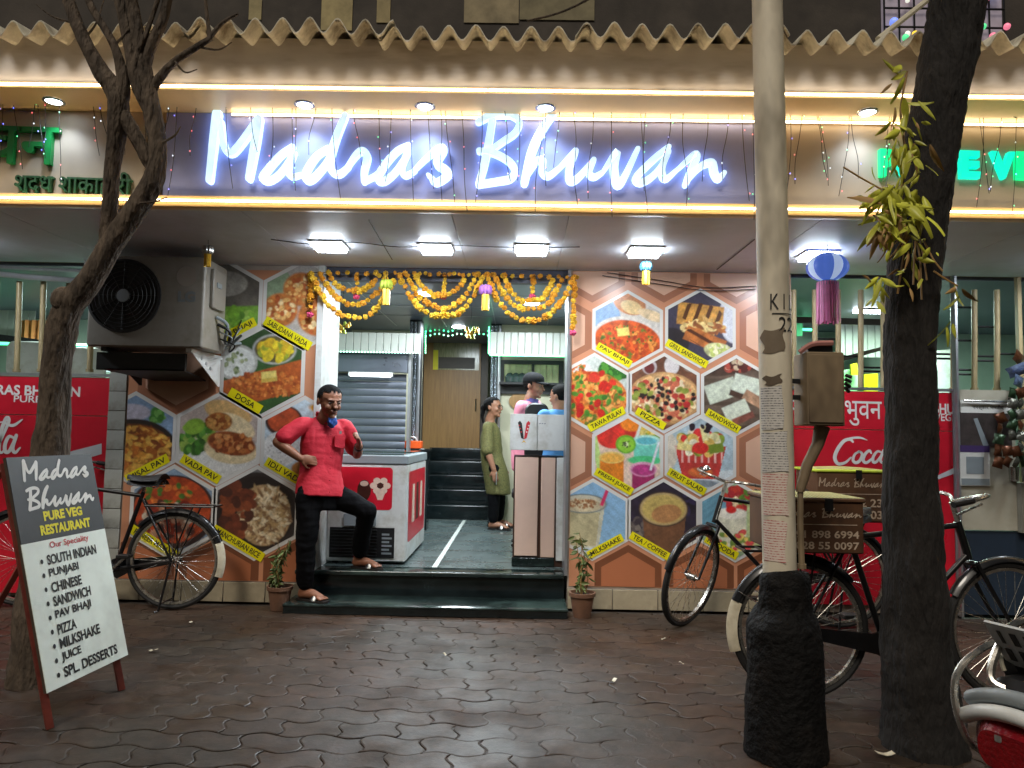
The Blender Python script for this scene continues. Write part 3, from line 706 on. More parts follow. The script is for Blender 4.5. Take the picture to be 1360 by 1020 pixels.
# ------------------------------------------------------------------ sign boards
def on_sign(px, py, h=0.0): return at(px, py, YS - h)
def board(name, label, xa, xb, m):
    t = thing(name, label, 'sign', ((xa + xb) / 2, YS, ZS + 0.06))
    MB().mm((xa, YS, ZS + 0.058), (xb, YS + 0.03, ZT - 0.002)).build('board', m, t); return t
xb0, xb1 = gx(219, YS, 200), gx(1003, YS, 200)
S1 = board('name_sign', 'long grey signboard with glowing white brushed lettering over the entrance', xb0, xb1, m_board_grey)
for word, ox in ((SCRIPT_A, 240), (SCRIPT_B, 600)):
    for L in word:
        mb = MB()
        for k, (path, wd) in enumerate(L):
            pts = [(ox + x / 3.091, 60 + y / 3.091) for x, y in path]
            brush(mb, pts, tuple(q * 0.78 / 3.091 for q in wd), lambda x, y, h: at(x, y, YS) + Vector((0, -h, 0)), 0.04 + 0.0025 * k, side_mi=1)
        mb.build('letter', [m_letter, m_letter_side], S1, smooth=False)
S2 = board('hindi_sign', 'beige signboard with green Devanagari lettering at the left end of the canopy', XL, xb0 - 0.12, m_board_beige)
def word3d(t, body, px0, py0, px1, py1, m, side=None, depth=0.03, bold=0.03):
    a = at(px0, py1, YS - 0.002); c = at(px1, py0, YS - 0.002); mb = MB()
    lettering(mb, body, a, Vector((1, 0, -0.021)).normalized(), (0, 0, 1), (c.x - a.x, c.z - a.z), depth, bold)
    return mb.build('lettering', m, t, smooth=False)
word3d(S2, 'भुवन', -82, 168, 83, 236, m_green_print, bold=0.006)
word3d(S2, 'शुद्ध शाकाहारी', 22, 228, 178, 264, mat('dull_green_letter', rgb(40, 92, 60), 0.5, var=0.15), bold=0.004)
S3 = board('veg_sign', 'beige signboard with lit green block letters at the right end of the canopy', xb1 + 0.06, XR, m_board_beige)
for ch, x0, x1, m in (('P', 1166, 1186, m_green_lit), ('U', 1190, 1212, m_teal_lit), ('R', 1230, 1256, m_green_lit), ('E', 1272, 1297, m_teal_lit), ('V', 1313, 1344, m_teal_lit), ('E', 1346, 1370, m_green_lit), ('G', 1376, 1402, m_teal_lit)):
    a = at(x0, 236 + (x0 - 1166) * 0.02, YS - 0.002); c = at(x1, 200 + (x1 - 1166) * 0.02, YS - 0.002)
    mb = MB(); lettering(mb, ch, a, (1, 0, -0.021), (0, 0, 1), (c.x - a.x, c.z - a.z), 0.035, 0.05); mb.build('letter', m, S3, smooth=False)

# warm strip lights
def strip(label, y, z, x0, x1, r=0.0058):
    t = thing('strip_light', label, 'strip light', ((x0 + x1) / 2, y, z), 'warm strip lights along the canopy')
    x = x0; i = 0
    while x < x1 - 0.01:
        xe = min(x + 1.16, x1); MB().tube([(x + 0.004, y, z), (xe - 0.004, y, z)], r, 8).build('tube', m_warm, t); x = xe; i += 1
    MB().mm((x0, y + r + 0.001, z - 0.006), (x1, y + r + 0.004, z + 0.006)).build('channel', m_alu, t)
strip('upper warm strip light along the front edge of the overhang', YO - 0.012, ZT + 0.012, XL, XR)
strip('warm strip light along the top of the signboards under the overhang', YS - 0.022, ZT - 0.016, gx(310, YS, 130), XR)
strip('lower warm strip light along the bottom edge of the signboards', YS - 0.048, ZS + 0.022, XL, XR)

# downlights in the overhang and square panels in the soffit
for px, lab in ((72, 'above the green Devanagari letters'), (405, 'above the first word of the glowing name'), (565, 'above the gap between the two glowing words'), (725, 'above the second word of the glowing name'), (1152, 'beside the leafy trunk')):
    X = gx(px, YS - 0.13, 125); t = thing('downlight', 'round white downlight in the overhang ' + lab, 'lamp', (X, YS - 0.13, ZT), 'downlights over the signs')
    MB().lathe([(0, ZT - 0.005), (0.042, ZT - 0.005), (0.044, ZT - 0.004)], (X, YS - 0.13, 0), 18).build('lens', m_down, t)
    MB().lathe([(0.045, ZT - 0.007), (0.058, ZT - 0.006), (0.06, ZT - 0.0005)], (X, YS - 0.13, 0), 18).build('ring', m_chrome, t)
    l = bpy.data.lights.new('downlight_bulb', 'SPOT'); l.energy = 10; l.spot_size = R(112); l.spot_blend = 0.9; l.shadow_soft_size = 0.04; l.color = (0.72, 0.84, 1.0)
    o = bpy.data.objects.new('downlight_bulb', l); COL.objects.link(o); o.parent = t; o.location = (0, 0, -0.012); o.rotation_euler = (R(6), 0, 0)
PANELS = ((437, 326.5), (579, 330), (706, 331), (857, 334), (1086, 339), (-70, 318), (1440, 344))  # last two are out of view, added to light the red panels
for k, (px, py) in enumerate(PANELS):
    p = at(px, py, 5.2); d = p - Vector((0, 0, CAMH)); p = Vector((0, 0, CAMH)) + d * ((ZS - 0.012 - CAMH) / d.z)
    lab = ('over the left poster edge', 'over the left half of the garlands', 'over the right half of the garlands', 'over the right poster', 'above the blue lantern', 'beyond the thin tree, added out of view', 'above the stall, added out of view')[k]
    t = thing('square_panel_light', 'square white panel light in the soffit ' + lab, 'lamp', (p.x, p.y, ZS), 'panel lights in the soffit')
    MB().box((p.x, p.y, ZS - 0.020), (0.20, 0.20, 0.030)).build('diffuser', m_panel, t, smooth=False)
    fr = MB()
    for sx, sy, w_, h_ in ((-0.108, 0, 0.014, 0.23), (0.108, 0, 0.014, 0.23), (0, -0.108, 0.202, 0.014), (0, 0.108, 0.202, 0.014)): fr.box((p.x + sx, p.y + sy, ZS - 0.006), (w_, h_, 0.013))
    fr.build('frame', m_white, t, smooth=False)
    area('panel_lamp', (p.x, p.y, ZS - 0.038), (0.2, 0.2), (8 if k < 5 else 8), (0.9, 0.95, 1.0), t)
# ------------------------------------------------------------------ food posters
class Paint:
    """paints a picture into the colours of a set of points (u right, v up, both about -1..1)"""
    def __init__(s, uv, seed): s.u, s.v = uv[:, 0], uv[:, 1]; s.c = np.zeros((len(uv), 3)); s.r = np.random.default_rng(seed)
    def n(s, sc, oct=3):
        z = np.zeros(len(s.u)); a = 1.0; k = sc
        for _ in range(oct):
            p = s.r.uniform(0, 6.28, 6); q = s.r.uniform(-1, 1, (6, 2)); q /= np.linalg.norm(q, axis=1)[:, None]
            for i in range(6): z += a * np.sin(k * (s.u * q[i, 0] + s.v * q[i, 1]) * s.r.uniform(0.7, 1.3) + p[i]) / 3
            a *= 0.6; k *= 2.1
        return z
    def mix(s, m, col, var=0.0, sc=14):
        m = np.clip(m, 0, 1)[:, None]; c = np.array(rgb(*col))[None, :]
        if var: c = c * np.clip(1 + var * s.n(sc)[:, None], 0.1, 2.2)
        s.c = s.c * (1 - m) + c * m; return s
    def fill(s, col, var=0.0, sc=5): return s.mix(np.ones(len(s.u)), col, var, sc)
    def el(s, x, y, rx, ry, col, rot=0, var=0.0, soft=0.03, sc=16):
        a = R(rot); du, dv = s.u - x, s.v - y; p = (du * math.cos(a) + dv * math.sin(a)) / rx; q = (-du * math.sin(a) + dv * math.cos(a)) / ry
        d = np.sqrt(p * p + q * q); return s.mix((1 - d) / max(soft / min(rx, ry), 1e-3) + 0.5, col, var, sc)
    def rc(s, x, y, hx, hy, col, rot=0, var=0.0, soft=0.03, sc=16):
        a = R(rot); du, dv = s.u - x, s.v - y; p = abs(du * math.cos(a) + dv * math.sin(a)) - hx; q = abs(-du * math.sin(a) + dv * math.cos(a)) - hy
        return s.mix(-np.maximum(p, q) / soft + 0.5, col, var, sc)
    def half(s, y, col, slope=0.0, below=True, var=0.0):
        d = (y + slope * s.u) - s.v; return s.mix((d if below else -d) / 0.04 + 0.5, col, var)
    def bits(s, k, x, y, rx, ry, cols, r0, r1, asp=1.6, var=0.15):
        r0 *= 0.8; r1 *= 0.85
        for _ in range(int(k * 1.7)):
            t = s.r.uniform(0, 6.283); q = math.sqrt(s.r.uniform(0, 1)); r = s.r.uniform(r0, r1)
            s.el(x + rx * q * math.cos(t), y + ry * q * math.sin(t), r * s.r.uniform(1, asp), r, cols[s.r.integers(len(cols))], s.r.uniform(0, 180), var, 0.02)
        return s
    def stripes(s, mask, n, ang, col, wd=0.5):
        a = R(ang); q = np.sin((s.u * math.cos(a) + s.v * math.sin(a)) * n); return s.mix(np.clip((q - 1 + 2 * wd) * 3, 0, 1) * mask, col)
    def emask(s, x, y, rx, ry, rot=0):
        a = R(rot); du, dv = s.u - x, s.v - y; p = (du * math.cos(a) + dv * math.sin(a)) / rx; q = (-du * math.sin(a) + dv * math.cos(a)) / ry
        return (np.sqrt(p * p + q * q) < 1).astype(float)

OR = [(226, 120, 50), (206, 84, 34), (238, 160, 80), (190, 60, 30), (120, 130, 50)]
def d_pavbhaji(p):
    p.fill((216, 208, 200), 0.06).el(-.7, .35, .5, .5, (150, 180, 214), 30).el(.05, .72, .45, .3, (212, 142, 90), -20, .15).el(.1, .62, .3, .18, (236, 206, 150), -20).el(.65, .4, .4, .14, (236, 210, 170), -20, .1)
    p.el(.0, -.3, .98, .66, (222, 214, 204), -8).el(.0, -.32, .9, .58, (214, 98, 40), -8, .3, sc=20).bits(60, 0, -.32, .8, .48, OR, .03, .07).bits(22, 0, -.3, .75, .42, [(80, 110, 40), (110, 140, 50)], .02, .04).rc(-.12, -.06, .16, .11, (246, 226, 130), 8)
def d_grill(p):
    p.fill((70, 66, 84), .1).el(.9, .3, .4, .7, (220, 220, 226)).el(-.8, -.4, .5, .4, (40, 36, 44))
    p.rc(.0, .35, .62, .3, (214, 160, 80), -6, .2).stripes(p.emask(0, .4, .6, .28, -6), 22, -20, (96, 56, 24), .4).bits(70, .05, .02, .6, .2, [(222, 178, 110), (240, 214, 150), (190, 120, 60), (150, 90, 50)], .03, .08, 3)
    p.rc(.12, -.32, .56, .2, (196, 120, 60), -22, .2).stripes(p.emask(.1, -.3, .55, .2, -22), 24, 60, (90, 46, 22), .4).el(.5, -.62, .4, .22, (226, 226, 170), -10, .2).bits(20, .5, -.6, .3, .15, [(200, 210, 120), (240, 236, 200)], .03, .07)
def d_pulav(p):
    p.fill((208, 214, 206), .05).el(.5, .62, .4, .3, (60, 130, 50), 0, .3).bits(40, .5, .62, .38, .28, [(40, 110, 40), (90, 160, 60)], .04, .08).el(-.55, .6, .5, .3, (228, 226, 220)).bits(30, -.55, .6, .4, .2, OR, .03, .06)
    p.el(-.1, -.15, 1.0, .74, (222, 140, 60), 0, .2).bits(230, -.1, -.15, .95, .68, OR + [(240, 170, 90), (232, 140, 66), (250, 190, 110)], .03, .075, 2.4).bits(34, -.1, -.1, .9, .6, [(90, 150, 50), (120, 170, 60), (60, 120, 40)], .04, .09).bits(12, -.1, 0, .8, .6, [(206, 40, 30), (226, 60, 40)], .07, .13).el(.0, .4, .16, .12, (226, 70, 50))
def d_pizza(p):
    p.fill((128, 84, 62), .25, 12).el(-.4, .7, .2, .2, (200, 190, 190)).el(-.4, .68, .14, .16, (120, 50, 50)).el(.2, .75, .2, .25, (226, 218, 216)).el(.7, .72, .18, .14, (170, 150, 140))
    p.el(0, -.15, .98, .72, (206, 160, 110), 0, .15).el(0, -.13, .9, .64, (226, 184, 130), 0, .25).bits(120, 0, -.13, .86, .6, [(240, 214, 160), (214, 120, 90), (230, 190, 130), (196, 70, 60), (244, 226, 190)], .04, .09).bits(22, 0, -.13, .8, .55, [(36, 28, 30)], .045, .075, 1.5).bits(14, 0, -.13, .8, .55, [(196, 50, 50), (150, 160, 70)], .05, .1)
def d_sandwich(p):
    p.fill((116, 98, 84), .15).stripes(np.ones(len(p.u)), 20, 90, (96, 80, 66), .3).el(-.1, .75, .8, .18, (80, 60, 50), 12, .3).bits(30, .1, .8, .6, .14, [(176, 80, 66), (90, 40, 36), (210, 190, 160)], .05, .1)
    p.rc(-.4, .12, .42, .26, (214, 220, 200), 20, .08).rc(.35, .2, .46, .3, (220, 226, 208), -14, .08).rc(.1, -.02, .3, .08, (80, 56, 44), -20, .2).rc(.55, -.15, .4, .14, (190, 150, 120), -30, .25).rc(.0, -.42, .34, .22, (222, 226, 206), 24, .06).rc(.18, -.62, .3, .09, (150, 90, 76), 24, .3)
def d_juice(p):
    p.fill((238, 210, 190), .08).el(-.3, .6, .55, .4, (226, 60, 50), 20, .15).el(.1, .85, .3, .2, (240, 140, 40)).bits(40, .6, .7, .3, .24, [(236, 200, 70), (150, 180, 50), (246, 226, 140)], .05, .1).rc(-.85, .2, .08, .6, (200, 226, 140), 12)
    p.rc(.5, .12, .34, .32, (130, 220, 200)).el(.5, .42, .36, .14, (196, 240, 230)).el(.5, .40, .28, .1, (110, 196, 206)).el(.45, -.12, .45, .12, (90, 210, 140))
    p.el(-.05, .3, .27, .25, (120, 190, 50)).el(-.05, .3, .22, .2, (160, 214, 70)).el(-.05, .3, .07, .07, (230, 240, 190)).bits(14, -.05, .3, .13, .12, [(40, 60, 20)], .012, .02)
    p.rc(-.42, -.42, .32, .38, (232, 140, 40), 0, .1).el(-.42, -.06, .34, .16, (246, 214, 130)).el(-.42, -.07, .29, .12, (250, 190, 90)).rc(.42, -.72, .3, .34, (176, 50, 110), 0, .1).el(.42, -.36, .36, .2, (236, 170, 200)).el(.42, -.38, .3, .15, (196, 70, 140), 0, .2).rc(.72, .0, .03, .4, (240, 240, 244), -16).rc(.3, .7, .03, .2, (236, 240, 240), -14)
def d_fruit(p):
    p.fill((188, 206, 214), .08).half(-.45, (222, 228, 230), .1).el(-.85, .1, .25, .5, (226, 214, 196)).el(.0, -.75, .5, .1, (150, 160, 168))
    P = (abs(p.u) < (.62 + .25 * p.v)) & (p.v < .25) & (p.v > -.62); p.mix(P.astype(float), (206, 66, 60), .2).stripes(P.astype(float) * (p.v > -.2), 36, 0, (240, 190, 180), .3).el(0, -.45, .32, .14, (236, 130, 70), 0, .2)
    p.bits(30, 0, .35, .6, .25, [(236, 226, 170), (226, 60, 60), (150, 170, 60), (240, 200, 110), (250, 240, 210)], .09, .17).rc(-.42, .22, .2, .09, (244, 224, 150), -8).rc(.42, .2, .2, .12, (130, 150, 50), 10).el(0, .2, .22, .16, (226, 54, 50)).rc(.1, .6, .08, .2, (244, 232, 170), 12).bits(5, 0, .75, .35, .12, [(40, 20, 40)], .06, .09)
def d_shake(p):
    p.fill((150, 190, 222), .05).half(-.7, (200, 214, 224)).mix(((abs(p.u + .25) < .52 + .14 * p.v) & (p.v < .42) & (p.v > -.75)).astype(float), (206, 204, 186), .08).mix(((abs(p.u + .25) < .42 + .12 * p.v) & (p.v < .2) & (p.v > -.7)).astype(float), (196, 186, 150), .1)
    p.el(-.25, .42, .62, .26, (110, 126, 130)).el(-.25, .42, .58, .23, (206, 200, 182)).el(-.25, .38, .5, .18, (214, 200, 168), 0, .2).bits(40, -.25, .42, .4, .12, [(150, 100, 60), (176, 130, 90)], .015, .04).rc(.32, .62, .045, .26, (224, 50, 110), -20)
def d_tea(p):
    p.fill((44, 36, 56), .35, 9).bits(18, -.7, -.3, .35, .3, [(110, 100, 96), (70, 60, 70), (140, 130, 120)], .06, .13).bits(10, .7, .5, .3, .3, [(60, 50, 90), (30, 26, 40)], .08, .15)
    p.mix(((abs(p.u - .02) < .56 + .08 * p.v) & (p.v < .2) & (p.v > -.85)).astype(float), (126, 88, 62), .12).el(0, .28, .66, .47, (80, 64, 54)).el(0, .28, .62, .43, (196, 170, 124)).el(0, .28, .57, .38, (206, 182, 110), 0, .08).el(.08, .16, .4, .24, (190, 140, 92), 10, .05)
def d_falooda(p):
    p.fill((170, 196, 160), .15).el(-.6, .3, .4, .6, (120, 170, 190)).bits(26, .2, .6, .5, .3, [(224, 80, 60), (240, 220, 180), (110, 150, 60), (190, 50, 60)], .08, .15).rc(-.1, -.3, .4, .5, (226, 222, 200), 0, .1).el(-.1, .2, .42, .15, (246, 240, 226)).el(-.1, .3, .14, .1, (220, 40, 40)).rc(.6, -.1, .28, .6, (196, 206, 150), 0, .1).bits(20, .0, -.5, .5, .3, [(226, 90, 90), (240, 214, 120), (130, 160, 70)], .05, .1)
def d_puri(p):
    p.fill((110, 104, 96), .2).el(.1, .45, .5, .3, (176, 170, 160), 0, .1).half(-.1, (130, 176, 70), .05, True, .15).bits(30, .2, -.4, .6, .3, [(140, 190, 70), (110, 160, 60), (170, 206, 100)], .08, .16)
def d_sabudana(p):
    p.fill((196, 190, 184), .08).el(-.7, .4, .4, .5, (150, 170, 140))
    for x, y, r in ((-.1, .35, .4), (-.55, -.15, .4), (.3, -.3, .45), (.55, .3, .35)): p.el(x, y, r, r, (206, 130, 66), 0, .15, .06).bits(26, x, y, r * .85, r * .85, [(236, 190, 120), (190, 100, 50), (246, 220, 170)], .03, .07)
def d_dosa(p):
    p.fill((60, 100, 52), .2).el(-.6, .2, .48, .42, (196, 196, 190)).el(-.6, .2, .42, .36, (232, 234, 230), 0, .05).bits(12, -.6, .2, .3, .25, [(120, 140, 90), (170, 180, 140)], .03, .06).el(.25, .52, .5, .36, (190, 192, 190)).el(.25, .52, .45, .31, (110, 100, 60)).bits(26, .25, .52, .36, .24, [(236, 214, 60), (226, 190, 50), (170, 180, 60)], .07, .13)
    p.half(-.62, (206, 214, 200), .3).half(-.68, (70, 150, 60), .3).rc(.15, -.28, 1.2, .33, (196, 104, 46), 18, .12).half(-.42, (196, 104, 46), .32, False) if False else p.rc(.1, -.3, 1.0, .34, (192, 102, 46), 17, .12)
    p.bits(140, .1, -.3, .85, .3, [(214, 130, 60), (172, 84, 36), (224, 150, 80)], .02, .05).rc(.15, -.12, .17, .12, (240, 220, 130), 8).rc(.15, -.2, .17, .04, (214, 186, 90), 8)
def d_misal(p):
    p.fill((150, 176, 206), .08).el(-.1, .6, .45, .2, (206, 200, 214)).el(.5, .55, .14, .2, (90, 160, 70), 20).bits(8, .5, .5, .15, .18, [(80, 150, 60), (130, 190, 100)], .05, .09).el(0, -.3, 1.0, .75, (48, 36, 30)).el(0, -.32, .9, .66, (120, 70, 30), 0, .2).bits(170, 0, -.32, .84, .6, [(214, 150, 60), (190, 110, 40), (236, 186, 90), (150, 80, 30), (226, 170, 80)], .04, .09, 3)
def d_vadapav(p):
    p.fill((196, 180, 172), .08).half(-.15, (222, 220, 216), .1).el(.0, -.45, .9, .3, (232, 230, 226)).bits(46, -.45, .02, .4, .34, [(80, 140, 50), (110, 170, 70), (60, 110, 40), (160, 190, 90)], .05, .12).el(-.55, .28, .24, .18, (150, 190, 70), 20)
    p.el(.2, .62, .55, .26, (226, 186, 126), -16, .08).el(.35, .3, .5, .26, (240, 220, 180), -26, .08).el(.0, .4, .3, .22, (186, 120, 60), 0, .3).bits(26, 0, .4, .26, .18, [(214, 160, 90), (160, 90, 40)], .03, .07).el(.3, -.25, .6, .32, (238, 218, 176), -6, .08).el(.3, -.1, .55, .27, (176, 98, 50), -10, .25).bits(50, .3, -.1, .48, .22, [(206, 130, 70), (150, 76, 36), (226, 160, 100)], .03, .08)
def d_idli(p):
    p.fill((206, 222, 232), .05).el(-.45, .5, .42, .36, (70, 40, 30)).el(-.45, .52, .36, .3, (196, 90, 50), 0, .2).el(.6, .75, .5, .14, (230, 170, 50), -10, .2).el(-.5, -.15, .42, .4, (236, 236, 234)).el(.2, -.1, .35, .3, (226, 226, 226)).bits(16, -.5, -.15, .3, .3, [(180, 180, 180)], .01, .02).el(.2, -.6, .45, .22, (190, 130, 60), 0, .2)
def d_paneer(p):
    p.fill((150, 170, 190), .1).el(0, .0, .95, .85, (60, 40, 36)).el(0, .05, .86, .76, (190, 80, 36), 0, .2).bits(20, -.1, .4, .5, .3, [(226, 130, 60), (90, 130, 50)], .04, .08).bits(40, .0, -.2, .7, .4, [(150, 50, 30), (96, 50, 40), (200, 150, 120), (226, 210, 190)], .05, .12)
def d_manchurian(p):
    p.fill((150, 150, 150), .15).el(0, -.02, .98, .95, (58, 50, 48)).el(0, 0, .88, .84, (40, 30, 28)).el(.18, -.05, .6, .7, (190, 160, 120), 0, .25).bits(240, .2, -.05, .56, .66, [(226, 204, 166), (196, 166, 120), (240, 226, 196), (150, 116, 84)], .02, .045, 4).bits(26, -.42, .1, .36, .6, [(120, 60, 36), (150, 80, 46), (90, 46, 30)], .09, .16)

m_print = vcol_mat('food_print', 0.3)
m_terra = mat('poster_terracotta', rgb(200, 138, 104), 0.3, var=0.05, scale=2)
m_terra2 = mat('poster_terracotta_dark', rgb(160, 106, 80), 0.3, var=0.05, scale=2)
m_terra3 = mat('poster_terracotta_pale', rgb(212, 168, 142), 0.3, var=0.05, scale=2)
m_terra4 = mat('poster_brown', rgb(122, 74, 50), 0.3, var=0.05, scale=2); m_terra5 = mat('poster_rust', rgb(176, 108, 74), 0.3, var=0.05, scale=2)  # lower hexagons: darker print, with dimmer light at the base put in the colour
m_hexw = mat('poster_white_border', rgb(216, 212, 206), 0.3, var=0.03, scale=5)
m_yel = mat('poster_yellow', rgb(232, 218, 20), 0.35, var=0.04, scale=10)
U = Vector((1, 0, -0.021)).normalized(); V = Vector((0.021, 0, 1)).normalized()
U = Vector((1, 0, 0)); V = Vector((0, 0, 1))
def hexpts(r, ry=None, n=6): ry = ry or r; return [(r * math.cos(R(60 * k + 30)), ry * math.sin(R(60 * k + 30))) for k in range(6)]
def clipx(poly, x0, x1):
    for sgn, lim in ((1, x0), (-1, -x1)):
        out = []
        for i in range(len(poly)):
            a, b = poly[i], poly[(i + 1) % len(poly)]; da, db = sgn * a[0] - lim, sgn * b[0] - lim
            if da >= 0: out.append(a)
            if da * db < 0: t = da / (da - db); out.append((a[0] + (b[0] - a[0]) * t, a[1] + (b[1] - a[1]) * t))
        poly = out
        if len(poly) < 3: return []
    return poly
def poster(label, px0, px1, py0, py1, dishes, R0, rings, Y, lab_off):
    a = at(px0, (py0 + py1) / 2, Y); c = at(px1, (py0 + py1) / 2, Y); z0 = gz((px0 + px1) / 2, py1, Y); z1 = gz((px0 + px1) / 2, py0, Y)
    t = thing('food_poster', label, 'poster', ((a.x + c.x) / 2, Y, z0))
    xa, xb = a.x, c.x
    MB().mm((xa, Y, z0), (xb, YF - 0.0005, min(z1, ZS - 0.003))).build('sheet', m_terra, t, smooth=False)
    k = Y / F
    def clipz(poly):
        sw = clipx([(q[1], q[0]) for q in poly], z0 + 0.004, min(z1, ZS) - 0.005) if poly else []
        return [(q[1], q[0]) for q in sw]
    for (hx, hy, wide, tone) in rings:
        p = at(hx, hy, Y); P = clipz(clipx([(p.x + q[0] * wide, p.z + q[1] * wide) for q in hexpts(R0 * k * 1.02, R0 * k * lab_off)], xa + 0.004, xb - 0.004))
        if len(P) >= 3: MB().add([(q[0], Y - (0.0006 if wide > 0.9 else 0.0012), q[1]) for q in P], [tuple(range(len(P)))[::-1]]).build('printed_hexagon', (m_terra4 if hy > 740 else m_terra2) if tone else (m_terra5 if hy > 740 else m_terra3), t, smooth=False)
    for i, (name, hx, hy, fn, tilt, sd) in enumerate(dishes):
        p = at(hx, hy, Y); r = R0 * k; ry = r * lab_off
        P = clipx([(p.x + q[0], p.z + q[1]) for q in hexpts(r * 1.10, ry * 1.10)], xa + 0.002, xb - 0.002)
        mb = MB(); mb.add([(q[0], Y - 0.003, q[1]) for q in P], [tuple(range(len(P)))[::-1]]); hb = mb.build('hexagon_photo', m_hexw, t, smooth=False, label='hexagonal food picture marked ' + name.lower())
        # the picture: six triangles cut fine
        n = 42; H = hexpts(1.0); uv = []; tri = []
        for s_ in range(6):
            A_, B_ = np.array(H[s_]), np.array(H[(s_ + 1) % 6]); b0 = len(uv); idx = {}
            for u_ in range(n + 1):
                for v_ in range(n + 1 - u_): idx[(u_, v_)] = len(uv); uv.append(A_ * u_ / n + B_ * v_ / n)
            for u_ in range(n):
                for v_ in range(n - u_):
                    tri.append((idx[(u_, v_)], idx[(u_ + 1, v_)], idx[(u_, v_ + 1)]))
                    if u_ + v_ < n - 1: tri.append((idx[(u_ + 1, v_)], idx[(u_ + 1, v_ + 1)], idx[(u_, v_ + 1)]))
        uv = np.array(uv); X = p.x + uv[:, 0] * r; keep = (X > xa - 0.001) & (X < xb + 0.001)
        X = np.clip(X, xa + 0.002, xb - 0.002)
        pa = Paint(uv, 100 + i + int(px0)); fn(pa); pa.c *= np.clip(1 + 0.05 * pa.n(9, 2) + 0.08 * pa.n(40, 2), 0.4, 1.6)[:, None] * pa.r.uniform(0.9, 1.1, (len(uv), 1))
        me = bpy.data.meshes.new('picture'); L0 = root_loc(t)
        tri = [f for f in tri if keep[f[0]] or keep[f[1]] or keep[f[2]]]
        me.from_pydata([(x - L0.x, Y - 0.0045 - L0.y, p.z + w_ * ry - L0.z) for x, w_ in zip(X, uv[:, 1])], [], tri)
        ca = me.color_attributes.new('print', 'FLOAT_COLOR', 'POINT'); ca.data.foreach_set('color', np.concatenate([np.clip(0.9 * pa.c ** 1.12 * 0.97 + 0.03 * np.array(rgb(206, 190, 180)), 0, 1), np.ones((len(uv), 1))], 1).astype(np.float32).ravel())  # a faint pale haze is mixed into the picture colours
        me.materials.append(m_print); o = link_mesh('picture', me, None, hb)
        # caption strip along a lower edge
        if tilt:
            an = R(-29 if tilt < 0 else 29) ; uu = Vector((math.cos(an), 0, math.sin(an))); ww = Vector((-math.sin(an), 0, math.cos(an)))
            cc = Vector((p.x + (-0.36 if tilt < 0 else 0.34) * r, Y - 0.006, p.z - 0.70 * ry)); hl = (0.33 + 0.021 * len(name)) * r; hh = 0.105 * r
            if abs(tilt) > 1: cc.x += (abs(tilt) - 1) * (1 if tilt > 0 else -1) * r
            mb = MB(); mb.add([cc - uu * hl - ww * hh, cc + uu * hl - ww * hh, cc + uu * hl + ww * hh, cc - uu * hl + ww * hh], [(0, 1, 2, 3)]); cs = mb.build('caption', m_yel, hb, smooth=False)
            tm_ = MB(); wt = min(hl * 1.7, len(name) * hh * 1.15); lettering(tm_, name, cc - uu * wt / 2 - ww * hh * 0.58 + Vector((0, -0.0012, 0)), uu, ww, (wt, hh * 1.2), 0, 0.015); tm_.build('caption_lettering', m_black_print, hb, smooth=False)
    return t
YPo = YF - 0.004
def ring_set(spots): return [(x, y, w_, tn) for x, y in spots for w_, tn in ((1.0, True), (0.80, False), (0.0, False))if w_]
poster('tall food poster with hexagon pictures on the wall right of the entrance', 758, 1051, 362, 781, [
    ('PAV BHAJI', 833.5, 438, d_pavbhaji, -1, 1), ('GRILL SANDWICH', 930, 436, d_grill, -1, 2), ('TAWA PULAV', 789, 522, d_pulav, 1, 3), ('PIZZA', 882, 522, d_pizza, -1, 4), ('SANDWICH', 978, 525, d_sandwich, -1, 5),
    ('FRESH JUICE', 833.5, 605, d_juice, -1, 6), ('FRUIT SALAD', 930, 605, d_fruit, -1, 7), ('MILKSHAKE', 787, 690, d_shake, 1, 8), ('TEA / COFFEE', 881, 690, d_tea, -1, 9), ('FALOODA', 976, 692, d_falooda, -1, 10)],
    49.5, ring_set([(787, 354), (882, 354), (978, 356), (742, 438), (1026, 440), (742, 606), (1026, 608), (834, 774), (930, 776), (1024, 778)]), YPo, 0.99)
poster('tall food poster with larger hexagon pictures on the wall behind the air conditioner', 168, 416, 358, 771, [
    ('PURI BHAJI', 293, 402, d_puri, 1, 11), ('SABUDANA VADA', 405, 404, d_sabudana, -1, 12), ('DOSA', 349, 493, d_dosa, -1, 13), ('MISAL PAV', 178, 582, d_misal, 1, 14), ('VADA PAV', 290, 583, d_vadapav, -1, 15), ('IDLI VADA', 403, 588, d_idli, -1, 16), ('PANEER MASALA', 229, 680, d_paneer, -1, 17), ('MANCHURIAN RICE', 340, 681, d_manchurian, -1, 18)],
    59.5, ring_set([(236, 493), (178, 402), (290, 772), (402, 772), (178, 768)]), YPo, 0.96)

